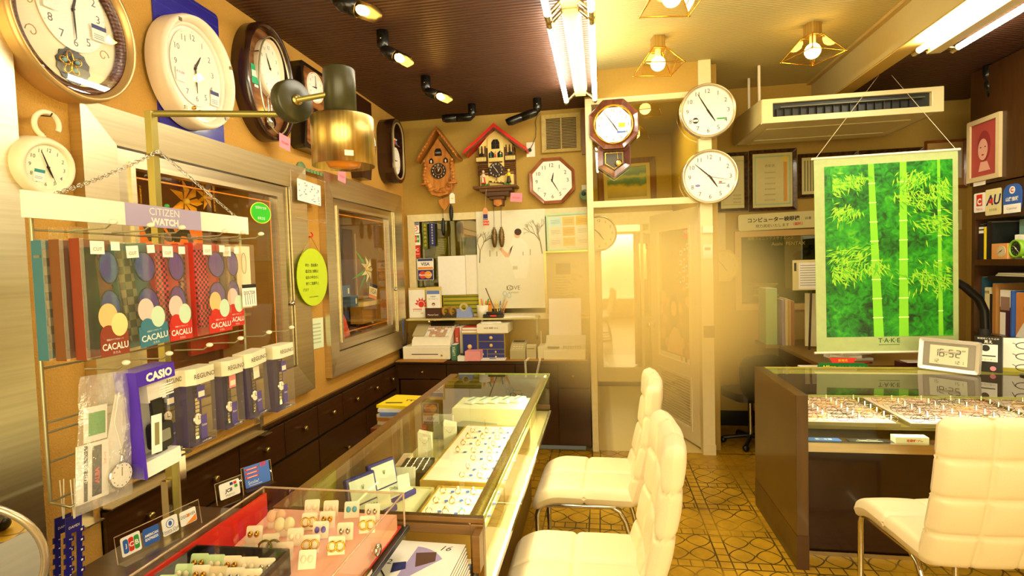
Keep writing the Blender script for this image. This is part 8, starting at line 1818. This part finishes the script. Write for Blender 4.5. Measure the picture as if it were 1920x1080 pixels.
MB(mat('mirror_back', '6a6450', .5)).prism(circ(rc_*.97, 40), -.006, -.0015, None, Mm).build('back', mr_)
MB(chrome).tube([Mm @ Vector((0, -rc_, -.004)), (-.02, -.02, .812-mc.z)], .006).lathe([(1e-4, 0), (.07, 0), (.06, .01), (1e-4, .014)], None, T(0, 0, .7965-mc.z), 24).build('stand', mr_)
oc = thing('office_chair', 'black office chair on castors that shows only in the round mirror', 'chair', (-.80, -.50, 0), M=RZ(20))
blk2 = mat('chair_green_black', '28302a', .4)
MB(blk2).tube([(0, 0, .1), (0, 0, .42)], .03, None, I4, 16).build('column', oc)
MB(mat('seat_mesh', '3a3c38', .8)).prism(rrect(.46, .44, .1, 5), .42, .49).build('seat', oc, bev=.015)
MB(mat('seat_mesh', '3a3c38', .8)).prism(rrect(.42, .5, .1, 5), -.02, .02, None, T(0, .24, .8) @ RX(80)).build('backrest', oc, bev=.01)
for i in range(5):
    a_ = rad(72*i); o1 = MB(blk2).tube([(.02*cos(a_), .02*sin(a_), .12), (.15*cos(a_), .15*sin(a_), .10), (.29*cos(a_), .29*sin(a_), .075)], [.03, .024, .02], None, I4, 10).build('leg', oc)
    MB(black).ball((.29*cos(a_), .29*sin(a_), .03), .03, None, I4, 12, (1, .7, 1)).tube([(.29*cos(a_), .29*sin(a_), .03), (.29*cos(a_), .29*sin(a_), .08)], .01).build('castor', o1)
# ================================================================ added scattering volume imitating a yellow glare over the open door
hz = bpy.data.materials.new('glare_haze'); hz.use_nodes = True; N = hz.node_tree.nodes; L = hz.node_tree.links; N.clear()
out = N.new('ShaderNodeOutputMaterial'); vs_ = N.new('ShaderNodeVolumeScatter'); vs_.inputs['Color'].default_value = (1.0, .86, .42, 1); vs_.inputs['Anisotropy'].default_value = 0
tc = N.new('ShaderNodeTexCoord'); ln = N.new('ShaderNodeVectorMath'); ln.operation = 'LENGTH'; L.new(tc.outputs['Object'], ln.inputs[0])
mr = N.new('ShaderNodeMapRange'); mr.interpolation_type = 'SMOOTHSTEP'; mr.inputs[1].default_value = .35; mr.inputs[2].default_value = 1.0; mr.inputs[3].default_value = 2.3; mr.inputs[4].default_value = 0
L.new(ln.outputs['Value'], mr.inputs[0]); va = N.new('ShaderNodeVolumeAbsorption'); va.inputs['Color'].default_value = (1.0, .86, .42, 1); ad = N.new('ShaderNodeAddShader'); L.new(mr.outputs[0], vs_.inputs['Density']); L.new(mr.outputs[0], va.inputs['Density']); L.new(vs_.outputs[0], ad.inputs[0]); L.new(va.outputs[0], ad.inputs[1]); L.new(ad.outputs[0], out.inputs['Volume'])
hc = at('y', 3.55, 1215, 575)
hb = MB(hz).ball((0, 0, 0), 1.0, None, I4, 32)
o = hb.build('haze'); o.matrix_basis = T(hc.x, 3.56, hc.z) @ Matrix.Diagonal((1.08, .50, .82, 1))
o['kind'] = 'stuff'; o['label'] = 'soft yellow haze volume added to imitate glare over the open louvred door'; o['category'] = 'haze'
